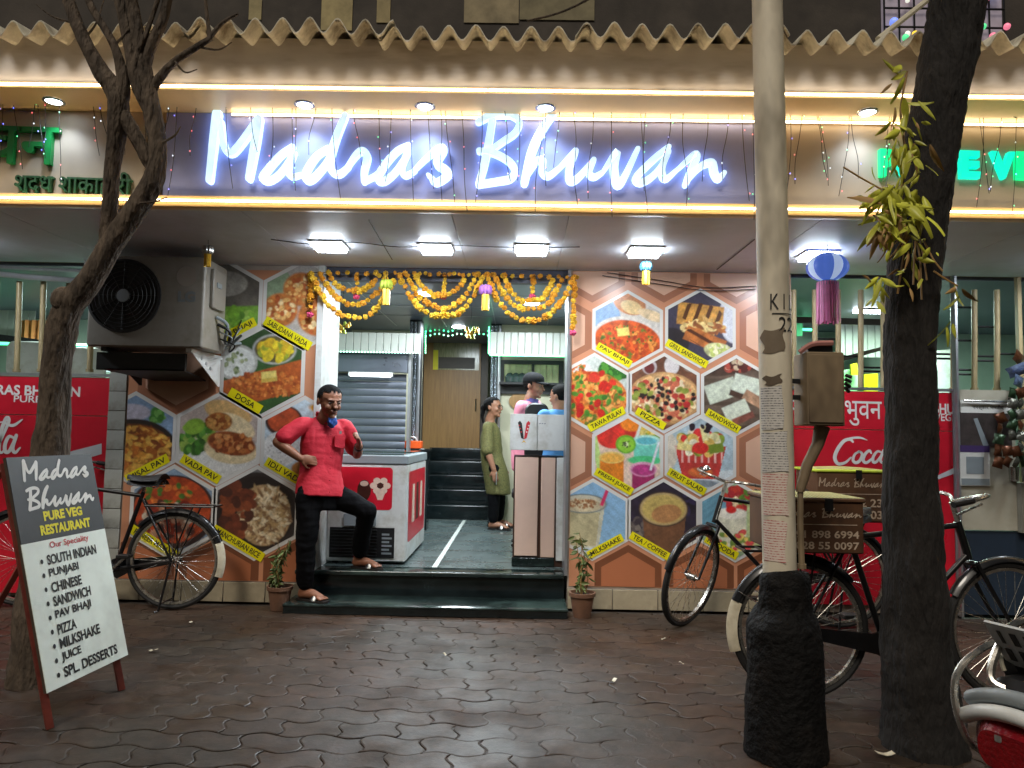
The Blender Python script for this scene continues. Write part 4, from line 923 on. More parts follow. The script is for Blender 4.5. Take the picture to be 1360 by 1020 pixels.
# ------------------------------------------------------------------ red soft drink panels and railings
def coke_strokes(part_):
    """the flowing drink lettering, drawn as brush paths in a 100 x 34 box, y down"""
    C1 = [([(20, 6), (17, 3), (11, 5), (5, 14), (2, 24), (5, 31), (12, 30), (18, 24)], (2, 3.6, 1.6)), ([(6, 9), (14, 3), (26, 1), (34, 4)], (0.8, 2.2, 0.7))]
    o1 = [([(27, 17), (22, 20), (20, 27), (23, 30), (27, 27), (29, 20), (26, 17), (24, 18)], (1.6, 3.0, 1.2))]
    c1 = [([(38, 19), (36, 16), (32, 20), (30, 27), (33, 30), (38, 26), (42, 21)], (1.8, 3.0, 1.2))]
    a1 = [([(48, 18), (44, 17), (40, 23), (40, 29), (43, 29), (47, 23), (50, 16)], (1.6, 2.8, 1.2)), ([(50, 16), (47, 26), (49, 30), (53, 27)], (2.6, 2.6, 1.2))]
    hy = [([(54, 23), (59, 21)], (1.6, 2, 1.4))]
    C2 = [([(74, 8), (72, 4), (67, 6), (61, 15), (59, 25), (62, 31), (68, 30), (73, 25)], (2, 3.6, 1.6)), ([(62, 10), (66, 4), (74, 1), (80, 6), (88, 5)], (0.8, 2.0, 0.7))]
    o2 = [([(80, 17), (76, 20), (74, 27), (77, 30), (81, 27), (83, 20), (80, 17), (78, 18)], (1.6, 2.8, 1.2))]
    l2 = [([(84, 26), (90, 12), (93, 4), (91, 2), (87, 12), (85, 27), (87, 30), (90, 27)], (1.4, 2.8, 1.2))]
    a2 = [([(97, 18), (93, 17), (90, 23), (90, 29), (93, 29), (96, 23), (99, 16)], (1.6, 2.8, 1.2)), ([(99, 16), (96, 26), (98, 30), (102, 26)], (2.6, 2.6, 1.2)), ([(88, 5), (96, 8), (104, 3)], (0.8, 2.2, 0.7))]
    return [C1, o1, c1, a1, hy, C2, o2, l2, a2]
def red_panel(label, px0, px1, py0, py1, words, coke, ribbon, split):
    Y = YF + 0.02
    a = at(px0, py0, Y); c = at(px1, py1, Y); z0, z1 = min(a.z, c.z), a.z
    t = thing('red_panel', label, 'panel', ((a.x + c.x) / 2, Y, max(0.02, z0)))
    zs = gz((px0 + px1) / 2, split, Y)
    MB().mm((a.x, Y, zs + 0.004), (c.x, Y + 0.03, z1)).build('upper_panel', m_red, t, smooth=False)
    MB().mm((a.x, Y, max(0.03, z0)), (c.x, Y + 0.03, zs - 0.004)).build('lower_panel', m_red, t, smooth=False)
    MB().mm((a.x, Y + 0.006, zs - 0.0035), (c.x, Y + 0.025, zs + 0.0035)).build('joint_strip', m_white_print, t, smooth=False)
    for xx in (a.x - 0.022, c.x + 0.003): MB().mm((xx, Y - 0.008, max(0.02, z0)), (xx + 0.02, Y + 0.035, z1 + 0.01)).build('edge_trim', m_alu, t, smooth=False)
    MB().mm((a.x - 0.02, Y - 0.012, z1 + 0.011), (c.x + 0.02, Y + 0.06, z1 + 0.03)).build('cap_rail', m_alu, t, smooth=False)
    for body, x0, y0, x1, y1, bd in words:
        mb = MB(); p = at(x0, y1, Y - 0.0015); q = at(x1, y0, Y - 0.0015); lettering(mb, body, p, (1, 0, -0.01), (0, 0, 1), (q.x - p.x, q.z - p.z), 0, bd); mb.build('lettering', m_white_print, t, smooth=False)
    mb = MB(); x0, y0, x1, y1 = coke; k = 0
    for L in coke_strokes(0):
        for path, wd in L:
            k += 1; sx = (x1 - x0) / 104; sy = (y1 - y0) / 33
            pts = [(x0 + x * sx, y0 + y * sy) for x, y in path]
            pts = [(x, y) for x, y in pts]
            if all(x < px0 + 2 or x > px1 - 2 for x, y in pts): continue
            brush(mb, pts, tuple(q * (sx + sy) * 0.56 for q in wd), lambda x, y, h: at(x, y, Y - 0.0015 - 0.0002 * k))
    mb.build('script_lettering', m_white_print, t, smooth=False)
    mb = MB()
    P = [at(x, y, Y - 0.0016) for x, y in ribbon]; mb.add(P, [tuple(range(len(P)))]); mb.build('printed_ribbon', mat('ribbon_silver_%d' % px1, rgb(196, 198, 200), 0.4, var=0.05), t, smooth=False)
    return t
red_panel('red soft drink panel with white lettering at the left, behind the thin tree', -160, 140, 497, 800, [('MADRAS BHUVAN', -46, 512, 107, 523, 0.03), ('PURE VEG', 18, 526, 88, 534, 0.015)], (-142, 552, 30, 606), [(92, 600), (135, 589), (135, 603), (92, 616)], 550)
red_panel('red soft drink panel with white lettering at the right, behind the loaded bicycle', 1052, 1270, 518, 806, [('मद्रास भुवन', 1046, 532, 1171, 563, 0.006), ('MADRAS BHUVAN', 1180, 536, 1296, 548, 0.03), ('PURE VEG', 1212, 549, 1263, 558, 0.015)], (1106, 580, 1246, 618), [(1240, 634), (1270, 620), (1270, 628), (1240, 639)], 571)
def posts(pxs, py0, py1, Y, lab, grp, dx=0):
    for k, px in enumerate(pxs):
        a = at(px + dx, py0, Y); c = at(px, py1, Y)
        t = thing('railing_post', lab % ('first', 'second', 'third', 'fourth', 'fifth', 'sixth', 'seventh', 'eighth', 'ninth')[k], 'post', (c.x, Y, c.z), grp)
        MB().tube([c, c + (a - c) * 0.5 + Vector((0.002, 0, 0)), a], 0.021, 10).build('shaft', m_bamboo, t)
        MB().tube([c - Vector((0, 0, 0.012)), c + Vector((0, 0, 0.012))], 0.028, 10).build('socket', m_bamboo, t)
posts([-8, 22, 54, 88, 119], 374, 492, YF + 0.05, '%s beige railing post from the left picture edge, above the left red panel', 'beige posts on the left parapet', 4)
posts([1054, 1082, 1113, 1143, 1173, 1236, 1266, 1294, 1324], 385, 517, YF + 0.05, '%s beige railing post counted from the utility pole, above the right red panel', 'beige posts on the right parapet')
# pipes over the left railing, black rails between the right posts
for k, (p0, p1, r) in enumerate((((-40, 360), (118, 374), 0.022), ((-40, 352), (118, 360), 0.014))):
    solo('overhead_pipe', MB().tube([at(*p0, YF - 0.06), at((p0[0] + p1[0]) / 2, (p0[1] + p1[1]) / 2 + 1, YF - 0.06), at(*p1, YF - 0.06)], r, 8), m_alu, ('thicker' if k == 0 else 'thinner') + ' grey pipe running over the left railing posts', 'pipe', loc=at(*p0, YF - 0.06))
BARS = {}; ORD = ('first', 'second', 'third', 'fourth', 'fifth', 'sixth', 'seventh', 'eighth', 'ninth')
for k, (x0, x1, y) in enumerate(((1143, 1173, 410), (1143, 1173, 488), (1143, 1173, 493), (1082, 1113, 450), (1113, 1143, 473), (1236, 1266, 470), (1236, 1266, 476), (1266, 1294, 408), (1266, 1294, 452), (1266, 1294, 491), (1266, 1294, 497), (1294, 1324, 434), (1294, 1324, 473), (1294, 1324, 479), (1173, 1200, 440), (1324, 1350, 470))):
    p0, p1 = at(x0, y, YF + 0.08), at(x1, y + 0.5, YF + 0.08); gap = (x0, x1); BARS.setdefault(gap, 0); BARS[gap] += 1
    solo('grille_bar', MB().tube([p0, p1], 0.009, 6), m_iron, '%s black bar counted downwards in the %s gap between the right railing posts' % (ORD[BARS[gap] - 1], ORD[[1054, 1082, 1113, 1143, 1173, 1236, 1266, 1294, 1324].index(x0)]), 'bar', 'black bars between the right posts', loc=p0)
p0 = at(112, 340, YF - 0.1); p1 = at(116, 372, YF - 0.1)
solo('conduit', MB().tube([p0, p1], 0.009, 6), m_white, 'short white conduit dropping from the soffit by the thin tree', 'pipe', loc=p1)

# ------------------------------------------------------------------ marigold garlands over the entrance
m_mari = [mat('marigold_orange', rgb(226, 156, 36), 0.7, var=0.25, scale=60, bump=0.8, bscale=200, rand=0.15), mat('marigold_yellow', rgb(236, 186, 50), 0.7, var=0.25, scale=60, bump=0.8, bscale=200, rand=0.15)]
m_pinkf = mat('pink_blossom', rgb(206, 70, 110), 0.7, var=0.3, scale=60)
def flower_mesh(m):
    mb = MB(); mb.ball((0, 0, 0), (0.025, 0.025, 0.019), 14, 8)
    mb.v = [tuple(Vector(v) * (1 + 0.22 * math.sin(7 * math.atan2(v[1], v[0]) + 120 * v[2]) + 0.12 * math.sin(5 * math.atan2(v[0], v[2] + 1e-6)))) for v in mb.v]
    return mb.mesh('marigold', m)
FL = [flower_mesh(m) for m in m_mari]; FP = flower_mesh(m_pinkf)
def garland(label, pts, Y, step=0.037, group='marigold garlands across the entrance', tip=False, sc=1.0):
    P = [at(x, y, Y) for x, y in pts]
    path = [Vector(q) for q in smooth_path([tuple(p) for p in P], 14)]
    t = thing('marigold_garland', label, 'garland', path[len(path) // 2], group)
    MB().tube(path[::4] + [path[-1]], 0.003, 4).build('cord', m_wire, t)
    d = 0.0; k = 0; want = 0.0; prev = path[0]
    for q in path:
        d += (q - prev).length; prev = q
        if d >= want:
            o = link_mesh('marigold', FL[0 if random.random() < 0.5 else 1], None, t); o.location = q - root_loc(t) + Vector((random.uniform(-.005, .005), random.uniform(-.008, .004), random.uniform(-.006, .006)))
            o.rotation_euler = (random.uniform(0, 6), random.uniform(0, 6), 0); s_ = sc * random.uniform(0.72, 1.15); o.scale = (s_, s_, s_); want = d + step * sc; k += 1
    if tip:
        o = link_mesh('blossom', FP, None, t); o.location = path[-1] + Vector((0, 0, -0.035)) - root_loc(t)
    return t
YG = YF - 0.07
names = ('upper', 'middle', 'lowest')
sets = [('left', 420, 532, (372, 393), (376, 408), (380, 423), [(-2, 2), (-1, 1), (0, 0)]), ('middle', 530, 648, None, None, None, None), ('right', 640, 762, None, None, None, None)]
for nm, xa, xb, depths in (('left', 413, 528, (387, 404, 421)), ('middle', 527, 645, (393, 408, 421)), ('right', 643, 765, (400, 412, 425))):
    for k in range(3):
        ins = (0.22, 0.12, 0.02)[k] * (xb - xa); x0, x1 = xa + ins, xb - ins; yt = 365 + (x0 - 413) * 0.008; dp = depths[k]
        pts = [(x0, yt), (x0 + (x1 - x0) * .12, yt + (dp - yt) * .5), (x0 + (x1 - x0) * .3, yt + (dp - yt) * .9), ((x0 + x1) / 2, dp), (x0 + (x1 - x0) * .7, yt + (dp - yt) * .9), (x0 + (x1 - x0) * .88, yt + (dp - yt) * .5), (x1, yt + 1)]
        pts = [(a_ + random.uniform(-2.2, 2.2), b_ + random.uniform(-1.8, 2.4)) for a_, b_ in pts]
        garland('%s swag of the %s set of orange marigold garlands over the entrance' % (names[k], nm), pts, YG - 0.02 * k)
    mid = (xa + xb) / 2
    garland('short marigold drop with pink tip in the centre of the %s swags' % nm, [(mid + 4, 366), (mid + 4, 376), (mid + 3, 388)], YG + 0.03, tip=True, sc=0.8)
garland('thin marigold row along the top of the entrance', [(412, 362), (500, 363), (590, 364), (680, 366), (766, 368)], YG, step=0.05, sc=0.75)
garland('straight marigold strand hanging at the left jamb of the entrance', [(413, 364), (413, 390), (412, 412)], YG, tip=True)
garland('straight marigold strand hanging beside the right poster edge', [(763, 368), (762, 405), (761, 436)], YG - 0.02, tip=True)

# paper lanterns and ornaments
m_blue = emit('lantern_blue', (0.12, 0.25, 0.9), 0.35, small=True, base=rgb(44, 60, 150)); m_pink = mat('pink_paper', rgb(250, 150, 206), 0.6, var=0.15, scale=20)
m_gold = mat('gold_foil', rgb(226, 180, 60), 0.35, 0.5, var=0.3, scale=40); m_ygreen = mat('lime_foil', rgb(190, 210, 80), 0.4, 0.3, var=0.3, scale=40); m_purp = mat('purple_foil', rgb(180, 120, 210), 0.4, 0.3, var=0.3, scale=40); m_cy = mat('blue_foil', rgb(70, 120, 150), 0.35, 0.4, var=0.3, scale=40); m_silver = mat('silver_foil', rgb(170, 170, 166), 0.3, 0.6, var=0.4, scale=60)
def small_lantern(label, px, py, h, Y, m_head, sc=1.0, top=None):
    p = at(px, py, Y); t = thing('paper_lantern', label, 'lantern', p, 'small hanging paper lanterns')
    mb = MB()
    for k in range(8):
        a_ = k * math.pi / 4; mb.ball(p + Vector((0.026 * math.cos(a_), 0.026 * math.sin(a_), 0)) * sc, (0.016 * sc, 0.016 * sc, 0.032 * sc), 6, 5)
    mb.build('petal_head', m_head, t)
    for k in range(7):
        a_ = k * math.pi * 2 / 7; q = p + Vector((0.022 * math.cos(a_) * sc, 0.022 * math.sin(a_) * sc, -0.03 * sc))
        MB().box(q - Vector((0, 0, h / 2)), (0.017 * sc, 0.003, h), Matrix.Rotation(a_ + 1.57, 3, 'Z')).build('tassel', m_gold, t, smooth=False)
    MB().tube([p + Vector((0, 0, 0.03 * sc)), p + Vector((0, 0, (top or 0.12)))], 0.002, 4).build('string', m_wire, t)
small_lantern('silver and gold paper lantern hanging at the air conditioner corner', 276, 332, 0.085, 5.0, m_silver, 0.95, 0.07)
small_lantern('lime and gold paper lantern between the left and middle swags', 513, 378, 0.12, YG - 0.12, m_ygreen, 1.2, 0.1)
small_lantern('purple and gold paper lantern between the middle and right swags', 645, 385, 0.12, YG - 0.12, m_purp, 1.2, 0.12)
small_lantern('blue and gold paper lantern in front of the right poster top', 858, 354, 0.095, 5.3, m_cy, 1.1, 0.1)
for px, py, lab in ((455, 430, 'golden bell ornament hanging in the entrance above the shutter'), (626, 437, 'golden bell ornament hanging in front of the wooden door')):
    p = at(px, py, 6.4); t = thing('bell_ornament', lab, 'ornament', p, 'golden bell ornaments')
    for k in range(9):
        a_ = k * 2.4; rr = 0.02 + 0.035 * (k % 3) / 2; q = p + Vector((rr * math.cos(a_), rr * math.sin(a_), -0.022 * (k % 4)))
        MB().lathe([(0.004, 0.022), (0.012, 0.012), (0.016, -0.006), (0.022, -0.016)], q, 8).build('bell', m_gold if k % 3 else m_ygreen, t)
    MB().tube([p, p + Vector((0, 0, 0.3))], 0.002, 4).build('string', m_wire, t)
# large blue lantern
p = at(1099, 355, 4.9); LNT = thing('sky_lantern', 'large blue ribbed paper lantern with long pink tassels under the soffit', 'lantern', p)
for k in range(12):
    a_ = k * math.pi / 6 + 0.2; d_ = Vector((math.cos(a_), math.sin(a_), 0)); s_ = Vector((-d_.y, d_.x, 0))
    def gore(u, v):
        ph = -1.25 + 2.5 * v; r_ = 0.128 * math.cos(ph) + 0.006; w2 = (u - 0.5) * 2 * r_ * 0.25
        return p + d_ * (r_ * (1 - 0.10 * (2 * u - 1) ** 2)) + s_ * w2 + Vector((0, 0, 0.092 * math.sin(ph)))
    MB().grid(gore, 4, 10).build('gore', m_blue if k % 3 else emit('lantern_white%d' % k, (0.5, 0.65, 1.0), 0.45, small=True, base=rgb(200, 210, 230)), LNT)
MB().lathe([(0.05, 0.09), (0.052, 0.082), (0.0, 0.082)], p, 14).build('top_ring', m_cy, LNT); MB().lathe([(0.05, -0.09), (0.068, -0.10), (0.0, -0.10)], p, 14).build('bottom_ring', m_cy, LNT)
for k in range(26):
    a_ = k * math.pi * 2 / 26; q = p + Vector((0.068 * math.cos(a_), 0.068 * math.sin(a_), -0.10)); h = random.uniform(0.255, 0.285); f_ = 1 + random.uniform(0, .15)
    MB().grid(lambda u, v: (q.x + (q.x - p.x) * (f_ - 1) * v - math.sin(a_) * 0.013 * (u - .5), q.y + (q.y - p.y) * (f_ - 1) * v + math.cos(a_) * 0.013 * (u - .5), q.z - h * v + 0.0), 1, 4).build('tassel', m_pink, LNT)
MB().tube([p + Vector((0, 0, 0.08)), (p.x, p.y, ZS)], 0.003, 5).build('string', m_wire, LNT)
# ------------------------------------------------------------------ freezer, counter, ledge
m_redp = mat('freezer_red_print', rgb(206, 30, 50), 0.3, var=0.08, scale=6)
m_grey = mat('grey_plastic', rgb(138, 146, 150), 0.4, var=0.06, scale=6)
m_brown = mat('brown_print', rgb(70, 36, 28), 0.4, var=0.2, scale=20)
m_cone = mat('cream_print', rgb(226, 200, 180), 0.4, var=0.15, scale=30)
fx1 = -0.895; fx0 = fx1 - 0.64; fy0, fy1 = 6.10, 7.32; fz0, fz1 = 0.25, 1.045
FZ = thing('ice_cream_freezer', 'white chest freezer with red ice cream print beside the man in red', 'freezer', ((fx0 + fx1) / 2, fy0, 0.25))
MB().rbox((fx0, fy0, fz0 + 0.02), (fx1, fy1, fz1), 0.02, 2, 3).build('body', m_white, FZ)
MB().rbox((fx0 - 0.008, fy0 - 0.008, fz1 + 0.002), (fx1 + 0.008, fy1 + 0.008, fz1 + 0.075), 0.015, 2, 3).build('lid_frame', m_grey, FZ)
MB().mm((fx0 + 0.04, fy0 + 0.05, fz1 + 0.07), (fx1 - 0.04, (fy0 + fy1) / 2, fz1 + 0.084)).build('glass_lid', m_glass, FZ)
MB().mm((fx0 + 0.04, (fy0 + fy1) / 2 + 0.01, fz1 + 0.07), (fx1 - 0.04, fy1 - 0.05, fz1 + 0.09)).build('glass_lid', m_glass, FZ)
def rrect(x0, x1, z0, z1, r, n=5):
    return [(cx + r * math.cos(R(a0 + 90 * k / n)), cz + r * math.sin(R(a0 + 90 * k / n))) for cx, cz, a0 in ((x1 - r, z1 - r, 0), (x0 + r, z1 - r, 90), (x0 + r, z0 + r, 180), (x1 - r, z0 + r, 270)) for k in range(n + 1)]
def flat(name, poly, y, m, parent, axis='y'):
    mb = MB(); mb.add([(p[0], y, p[1]) if axis == 'y' else (y, p[0], p[1]) for p in poly], [tuple(range(len(poly)))]); return mb.build(name, m, parent, smooth=False)
fp = at(522, 621, fy0); fq = at(440, 676, fy0)
pr_ = flat('front_print', rrect(fx0 + 0.06, fp.x, fq.z, fp.z, 0.03), fy0 - 0.002, m_redp, FZ)
def disc(name, x, z, rx, rz, y, m, parent, n=16, rot=0): return flat(name, [(x + rx * math.cos(2 * math.pi * k / n) * math.cos(rot) - rz * math.sin(2 * math.pi * k / n) * math.sin(rot), z + rx * math.cos(2 * math.pi * k / n) * math.sin(rot) + rz * math.sin(2 * math.pi * k / n) * math.cos(rot)) for k in range(n)], y, m, parent)
c0 = at(505, 650, fy0)
flat('cone_print', [(c0.x - 0.05, c0.z), (c0.x + 0.05, c0.z), (c0.x + 0.02, c0.z - 0.085), (c0.x - 0.02, c0.z - 0.085)], fy0 - 0.003, m_cone, FZ)
for k in range(6): disc('scoop_print', c0.x + 0.055 * math.cos(k * 1.05), c0.z + 0.03 + 0.045 * math.sin(k * 1.05), 0.03, 0.026, fy0 - 0.0034 - 0.0003 * k, m_cone, FZ, 12)
disc('scoop_print', c0.x, c0.z + 0.03, 0.026, 0.024, fy0 - 0.0056, m_brown, FZ, 12)
disc('bar_print', c0.x - 0.13, c0.z - 0.01, 0.055, 0.085, fy0 - 0.003, m_brown, FZ)
disc('bar_print', c0.x - 0.13, c0.z + 0.045, 0.034, 0.022, fy0 - 0.0036, m_cone, FZ)
flat('side_print', rrect(fy0 + 0.10, fy1 - 0.08, fz0 + 0.16, fz1 - 0.06, 0.03), fx1 + 0.002, m_redp, FZ, 'x')
for k in range(3): flat('side_figure', [(fy0 + 0.3 + k * 0.25, fz0 + 0.3), (fy0 + 0.46 + k * 0.25, fz0 + 0.3), (fy0 + 0.44 + k * 0.25, fz0 + 0.62), (fy0 + 0.32 + k * 0.25, fz0 + 0.62)], fx1 + 0.003, m_brown if k % 2 else m_cone, FZ, 'x')
gv = thing('x', 'x', 'x') if False else None
MB().mm((fx0 + 0.03, fy0 - 0.006, fz0 + 0.05), (fx1 - 0.09, fy0 - 0.001, fz0 + 0.29)).build('vent_backing', m_black, FZ, smooth=False)
for k in range(9): MB().box((fx0 + 0.03 + (fx1 - fx0 - 0.25) / 2, fy0 - 0.012, fz0 + 0.07 + k * 0.025), (fx1 - fx0 - 0.27, 0.012, 0.005), Matrix.Rotation(R(25), 3, 'X')).build('vent_slat', m_iron, FZ, smooth=False)
for k in range(6): MB().mm((fx1 - 0.19, fy0 - 0.0075, fz0 + 0.08 + k * 0.03), (fx1 - 0.11 - 0.02 * (k % 2), fy0 - 0.0065, fz0 + 0.095 + k * 0.03)).build('label_print', m_grey, FZ, smooth=False)
for sx in (fx0 + 0.06, fx1 - 0.06):
    for sy in (fy0 + 0.08, fy1 - 0.08): MB().tube([(sx, sy, 0.25), (sx, sy, 0.272)], 0.025, 8).build('foot', m_black, FZ)
MB().rbox((fx0 + 0.14, fy0 - 0.02, fz0 + 0.30), (fx1 - 0.24, fy0 - 0.001, fz0 + 0.40), 0.01, 1, 2).build('badge_plate', m_grey, FZ)

m_pinkw = mat('pink_laminate', rgb(222, 190, 172), 0.45, var=0.05, scale=5)
kx0, kx1 = gx(682, 6.15, 650), gx(751, 6.05, 650); ky = 6.15
KS = thing('billing_counter', 'white and pink billing counter at the right side of the entrance', 'counter', ((kx0 + kx1) / 2, ky, 0.25))
MB().mm((kx0, ky, 0.25), (kx1, ky + 0.5, 1.13)).build('carcass', mat('counter_dark', rgb(70, 46, 36), 0.4, var=0.2, scale=8), KS, smooth=False)
pw = (gx(714.5, ky, 650) - kx0)
MB().rbox((kx0 + 0.012, ky - 0.016, 0.335), (kx0 + pw, ky - 0.001, 1.125), 0.004, 2, 1).build('front_panel', m_pinkw, KS)
MB().rbox((gx(718.5, ky, 650), ky - 0.016, 0.325), (gx(737, ky, 650), ky - 0.001, 1.125), 0.004, 2, 1).build('front_panel', m_pinkw, KS)
MB().rbox((gx(739, ky, 650), ky - 0.02, 0.30), (gx(750.5, ky, 650), ky - 0.001, 1.125), 0.004, 2, 1).build('side_strip', m_white, KS)
MB().rbox((kx0 - 0.005, ky - 0.022, 0.25), (gx(737, ky, 650), ky - 0.001, 0.322), 0.006, 0, 1).build('base_skirting', m_marble, KS)
zt0, zt1 = gz(710, 598, ky - 0.05), gz(710, 550, ky - 0.05)
xt = gx(714, ky - 0.06, 560)
MB().rbox((kx0 - 0.035, ky - 0.06, zt0), (xt - 0.002, ky + 0.5, zt1), 0.006, 2, 2).build('counter_box', m_white, KS)
MB().rbox((xt + 0.001, ky - 0.058, zt0), (kx1 + 0.005, ky + 0.5, zt1 - 0.002), 0.006, 2, 2).build('counter_box', m_white, KS)
lz = (zt0 + zt1) / 2; lx = gx(696, ky - 0.06, 570)
for s_, m in ((-1, m_black_print), (1, m_red_print)):
    flat('emblem_wing', [(lx, lz - 0.06), (lx + s_ * 0.022, lz - 0.05), (lx + s_ * 0.05, lz + 0.075), (lx + s_ * 0.034, lz + 0.09), (lx + s_ * 0.018, lz + 0.07)], ky - 0.0615, m, KS)
    for k in range(3): disc('emblem_dot', lx + s_ * (0.022 + 0.008 * k), lz + 0.0 + 0.026 * k, 0.006, 0.006, ky - 0.0622, m_white_print if s_ > 0 else m_red_print, KS, 8)
flat('emblem_tail', [(lx - 0.02, lz - 0.09), (lx, lz - 0.065), (lx + 0.02, lz - 0.09), (lx, lz - 0.08)], ky - 0.0615, m_gold, KS)
for k in range(3): flat('scribble', [(lx + 0.12 + 0.02 * k, lz + 0.065), (lx + 0.135 + 0.02 * k, lz + 0.067), (lx + 0.134 + 0.02 * k, lz + 0.075), (lx + 0.121 + 0.02 * k, lz + 0.072)], ky - 0.0615, m_grey, KS)

lw = thing('stone_ledge', 'dark stone ledge behind the freezer holding an orange tray', 'ledge', (gx(550, 8.3), 8.3, 0.25))
MB().rbox((gx(528, 8.3), 8.25, gz(550, 600, 8.25)), (gx(572, 8.3), 8.5, gz(550, 596, 8.25)), 0.006, 0, 1).build('top', m_marble_dark, lw)
MB().mm((gx(530, 8.3), 8.28, 0.25), (gx(570, 8.3), 8.48, gz(550, 600, 8.25) - 0.001)).build('base', m_marble_dark, lw)
pt = at(546, 596, 8.35); pt.z = gz(550, 596, 8.25)
TR = thing('orange_tray', 'orange tray with a white looped handle on the ledge behind the freezer', 'tray', pt)
MB().rbox((pt.x - 0.12, pt.y - 0.08, pt.z + 0.001), (pt.x + 0.12, pt.y + 0.08, pt.z + 0.085), 0.012, 2, 2).build('box', mat('orange_plastic', rgb(232, 90, 30), 0.4, var=0.1), TR)
MB().tube([(pt.x + 0.01 + 0.06 * math.cos(a), pt.y - 0.05, pt.z + 0.085 + 0.045 * math.sin(a)) for a in np.linspace(0, math.pi, 10)], 0.007, 6).build('handle', m_white, TR)

# ------------------------------------------------------------------ air conditioner outdoor unit
Ya, Yb = 5.22, 5.62
a = at(120, 339, Ya); c = at(268, 462, Ya); z0, z1 = c.z, a.z; x0, x1 = a.x, c.x
m_acw = mat('ac_casing', rgb(138, 132, 122), 0.45, var=0.08, scale=6, dirt=rgb(116, 108, 94))
AC = thing('air_conditioner', 'grey white air conditioner outdoor unit with dark fan on brackets above the left poster', 'air conditioner', ((x0 + x1) / 2, Ya, z0))
MB().rbox((x0, Ya, z0), (x1, Yb, z1), 0.02, 2, 3).build('casing', m_acw, AC)
fc = at(165, 393, Ya); MM = Matrix.Rotation(R(90), 3, 'X')
MB().lathe([(0.262, 0.0), (0.262, 0.012), (0.245, 0.016), (0.24, 0.003), (0, 0.003)], (fc.x, Ya, fc.z), 36, MM).build('fan_recess', m_black, AC)
gr = MB()
for r_ in (0.05, 0.08, 0.11, 0.14, 0.17, 0.2, 0.225): gr.tube([(fc.x + r_ * math.cos(t), Ya - 0.018, fc.z + r_ * math.sin(t)) for t in np.linspace(0, 2 * math.pi, 33)], 0.0028, 4, False)
for k in range(12): gr.tube([(fc.x + 0.045 * math.cos(k * math.pi / 6), Ya - 0.016, fc.z + 0.045 * math.sin(k * math.pi / 6)), (fc.x + 0.245 * math.cos(k * math.pi / 6), Ya - 0.016, fc.z + 0.245 * math.sin(k * math.pi / 6))], 0.003, 4)
gr.build('fan_grille', m_black, AC)
for k in range(3):
    a_ = k * 2 * math.pi / 3; bl = MB(); bl.grid(lambda u, v: (fc.x + (0.05 + 0.17 * v) * math.cos(a_ + (u - .5) * 1.3), Ya - 0.006 - 0.006 * u, fc.z + (0.05 + 0.17 * v) * math.sin(a_ + (u - .5) * 1.3)), 6, 3); bl.build('fan_blade', m_iron, AC)
MB().lathe([(0, 0.022), (0.045, 0.02), (0.05, 0.008)], (fc.x, Ya, fc.z), 16, MM).build('fan_hub', m_grey, AC)
l0 = at(236, 401, Ya); l1 = at(260, 387, Ya); mb = MB(); lettering(mb, 'LG', (l0.x, Ya - 0.0015, l0.z), (1, 0, 0), (0, 0, 1), (l1.x - l0.x, l1.z - l0.z), 0, 0.05); mb.build('lettering', m_grey, AC, smooth=False)
e0 = at(248, 367, Ya); disc('emblem', e0.x, e0.z, 0.072, 0.072, Ya - 0.0012, mat('ac_emblem', rgb(168, 160, 150), 0.5), AC, 24)
MB().rbox((x1 + 0.001, Ya + 0.09, z0 + 0.30), (x1 + 0.028, Yb - 0.09, z1 - 0.06), 0.01, 0, 2).build('valve_cover', m_acw, AC)
MB().box((x1 + 0.032, Ya + 0.18, z1 - 0.17), (0.006, 0.08, 0.035)).build('cover_recess', m_grey, AC)
for k in range(4):
    pts = [(x1 + 0.01, Ya + 0.2 + 0.03 * k, z0 + 0.25 - 0.05 * k), (x1 + 0.07 + 0.02 * k, Ya + 0.26, z0 + 0.2 - 0.05 * k), (x1 + 0.03 + 0.03 * (k % 2), Ya + 0.34, z0 + 0.08 - 0.02 * k), (x1 + 0.06, YF - 0.02, z0 + 0.1 + 0.06 * k)]
    MB().tube([tuple(q) for q in smooth_path(pts, 6)], 0.012 if k < 2 else 0.006, 6).build('hose', m_black if k % 2 else m_grey, AC)
for xx in (x0 + 0.1, x1 - 0.12):
    MB().mm((xx, Ya + 0.02, z0 - 0.03), (xx + 0.04, YF - 0.006, z0 - 0.002)).build('bracket_arm', m_iron if xx < -2.6 else m_white, AC, smooth=False)
    MB().prism([(Ya + 0.04, z0 - 0.03), (YF - 0.03, z0 - 0.03), (YF - 0.03, z0 - 0.24), (YF - 0.06, z0 - 0.24)], (xx + 0.03, 0, 0), (0, 1, 0), (0, 0, 1), 0.006).build('bracket_gusset', m_iron if xx < -2.6 else m_white, AC, smooth=False)
    for k in range(3): MB().tube([(xx + 0.0365, Ya + 0.2 + 0.08 * k, z0 - 0.055 - 0.03 * k), (xx + 0.0405, Ya + 0.2 + 0.08 * k, z0 - 0.055 - 0.03 * k)], 0.014, 8).build('bolt', m_alu, AC)
MB().mm((x0 + 0.05, Ya + 0.06, z0 - 0.16), (x1 - 0.14, Ya + 0.09, z0 - 0.035)).build('drip_tray', m_iron, AC, smooth=False)
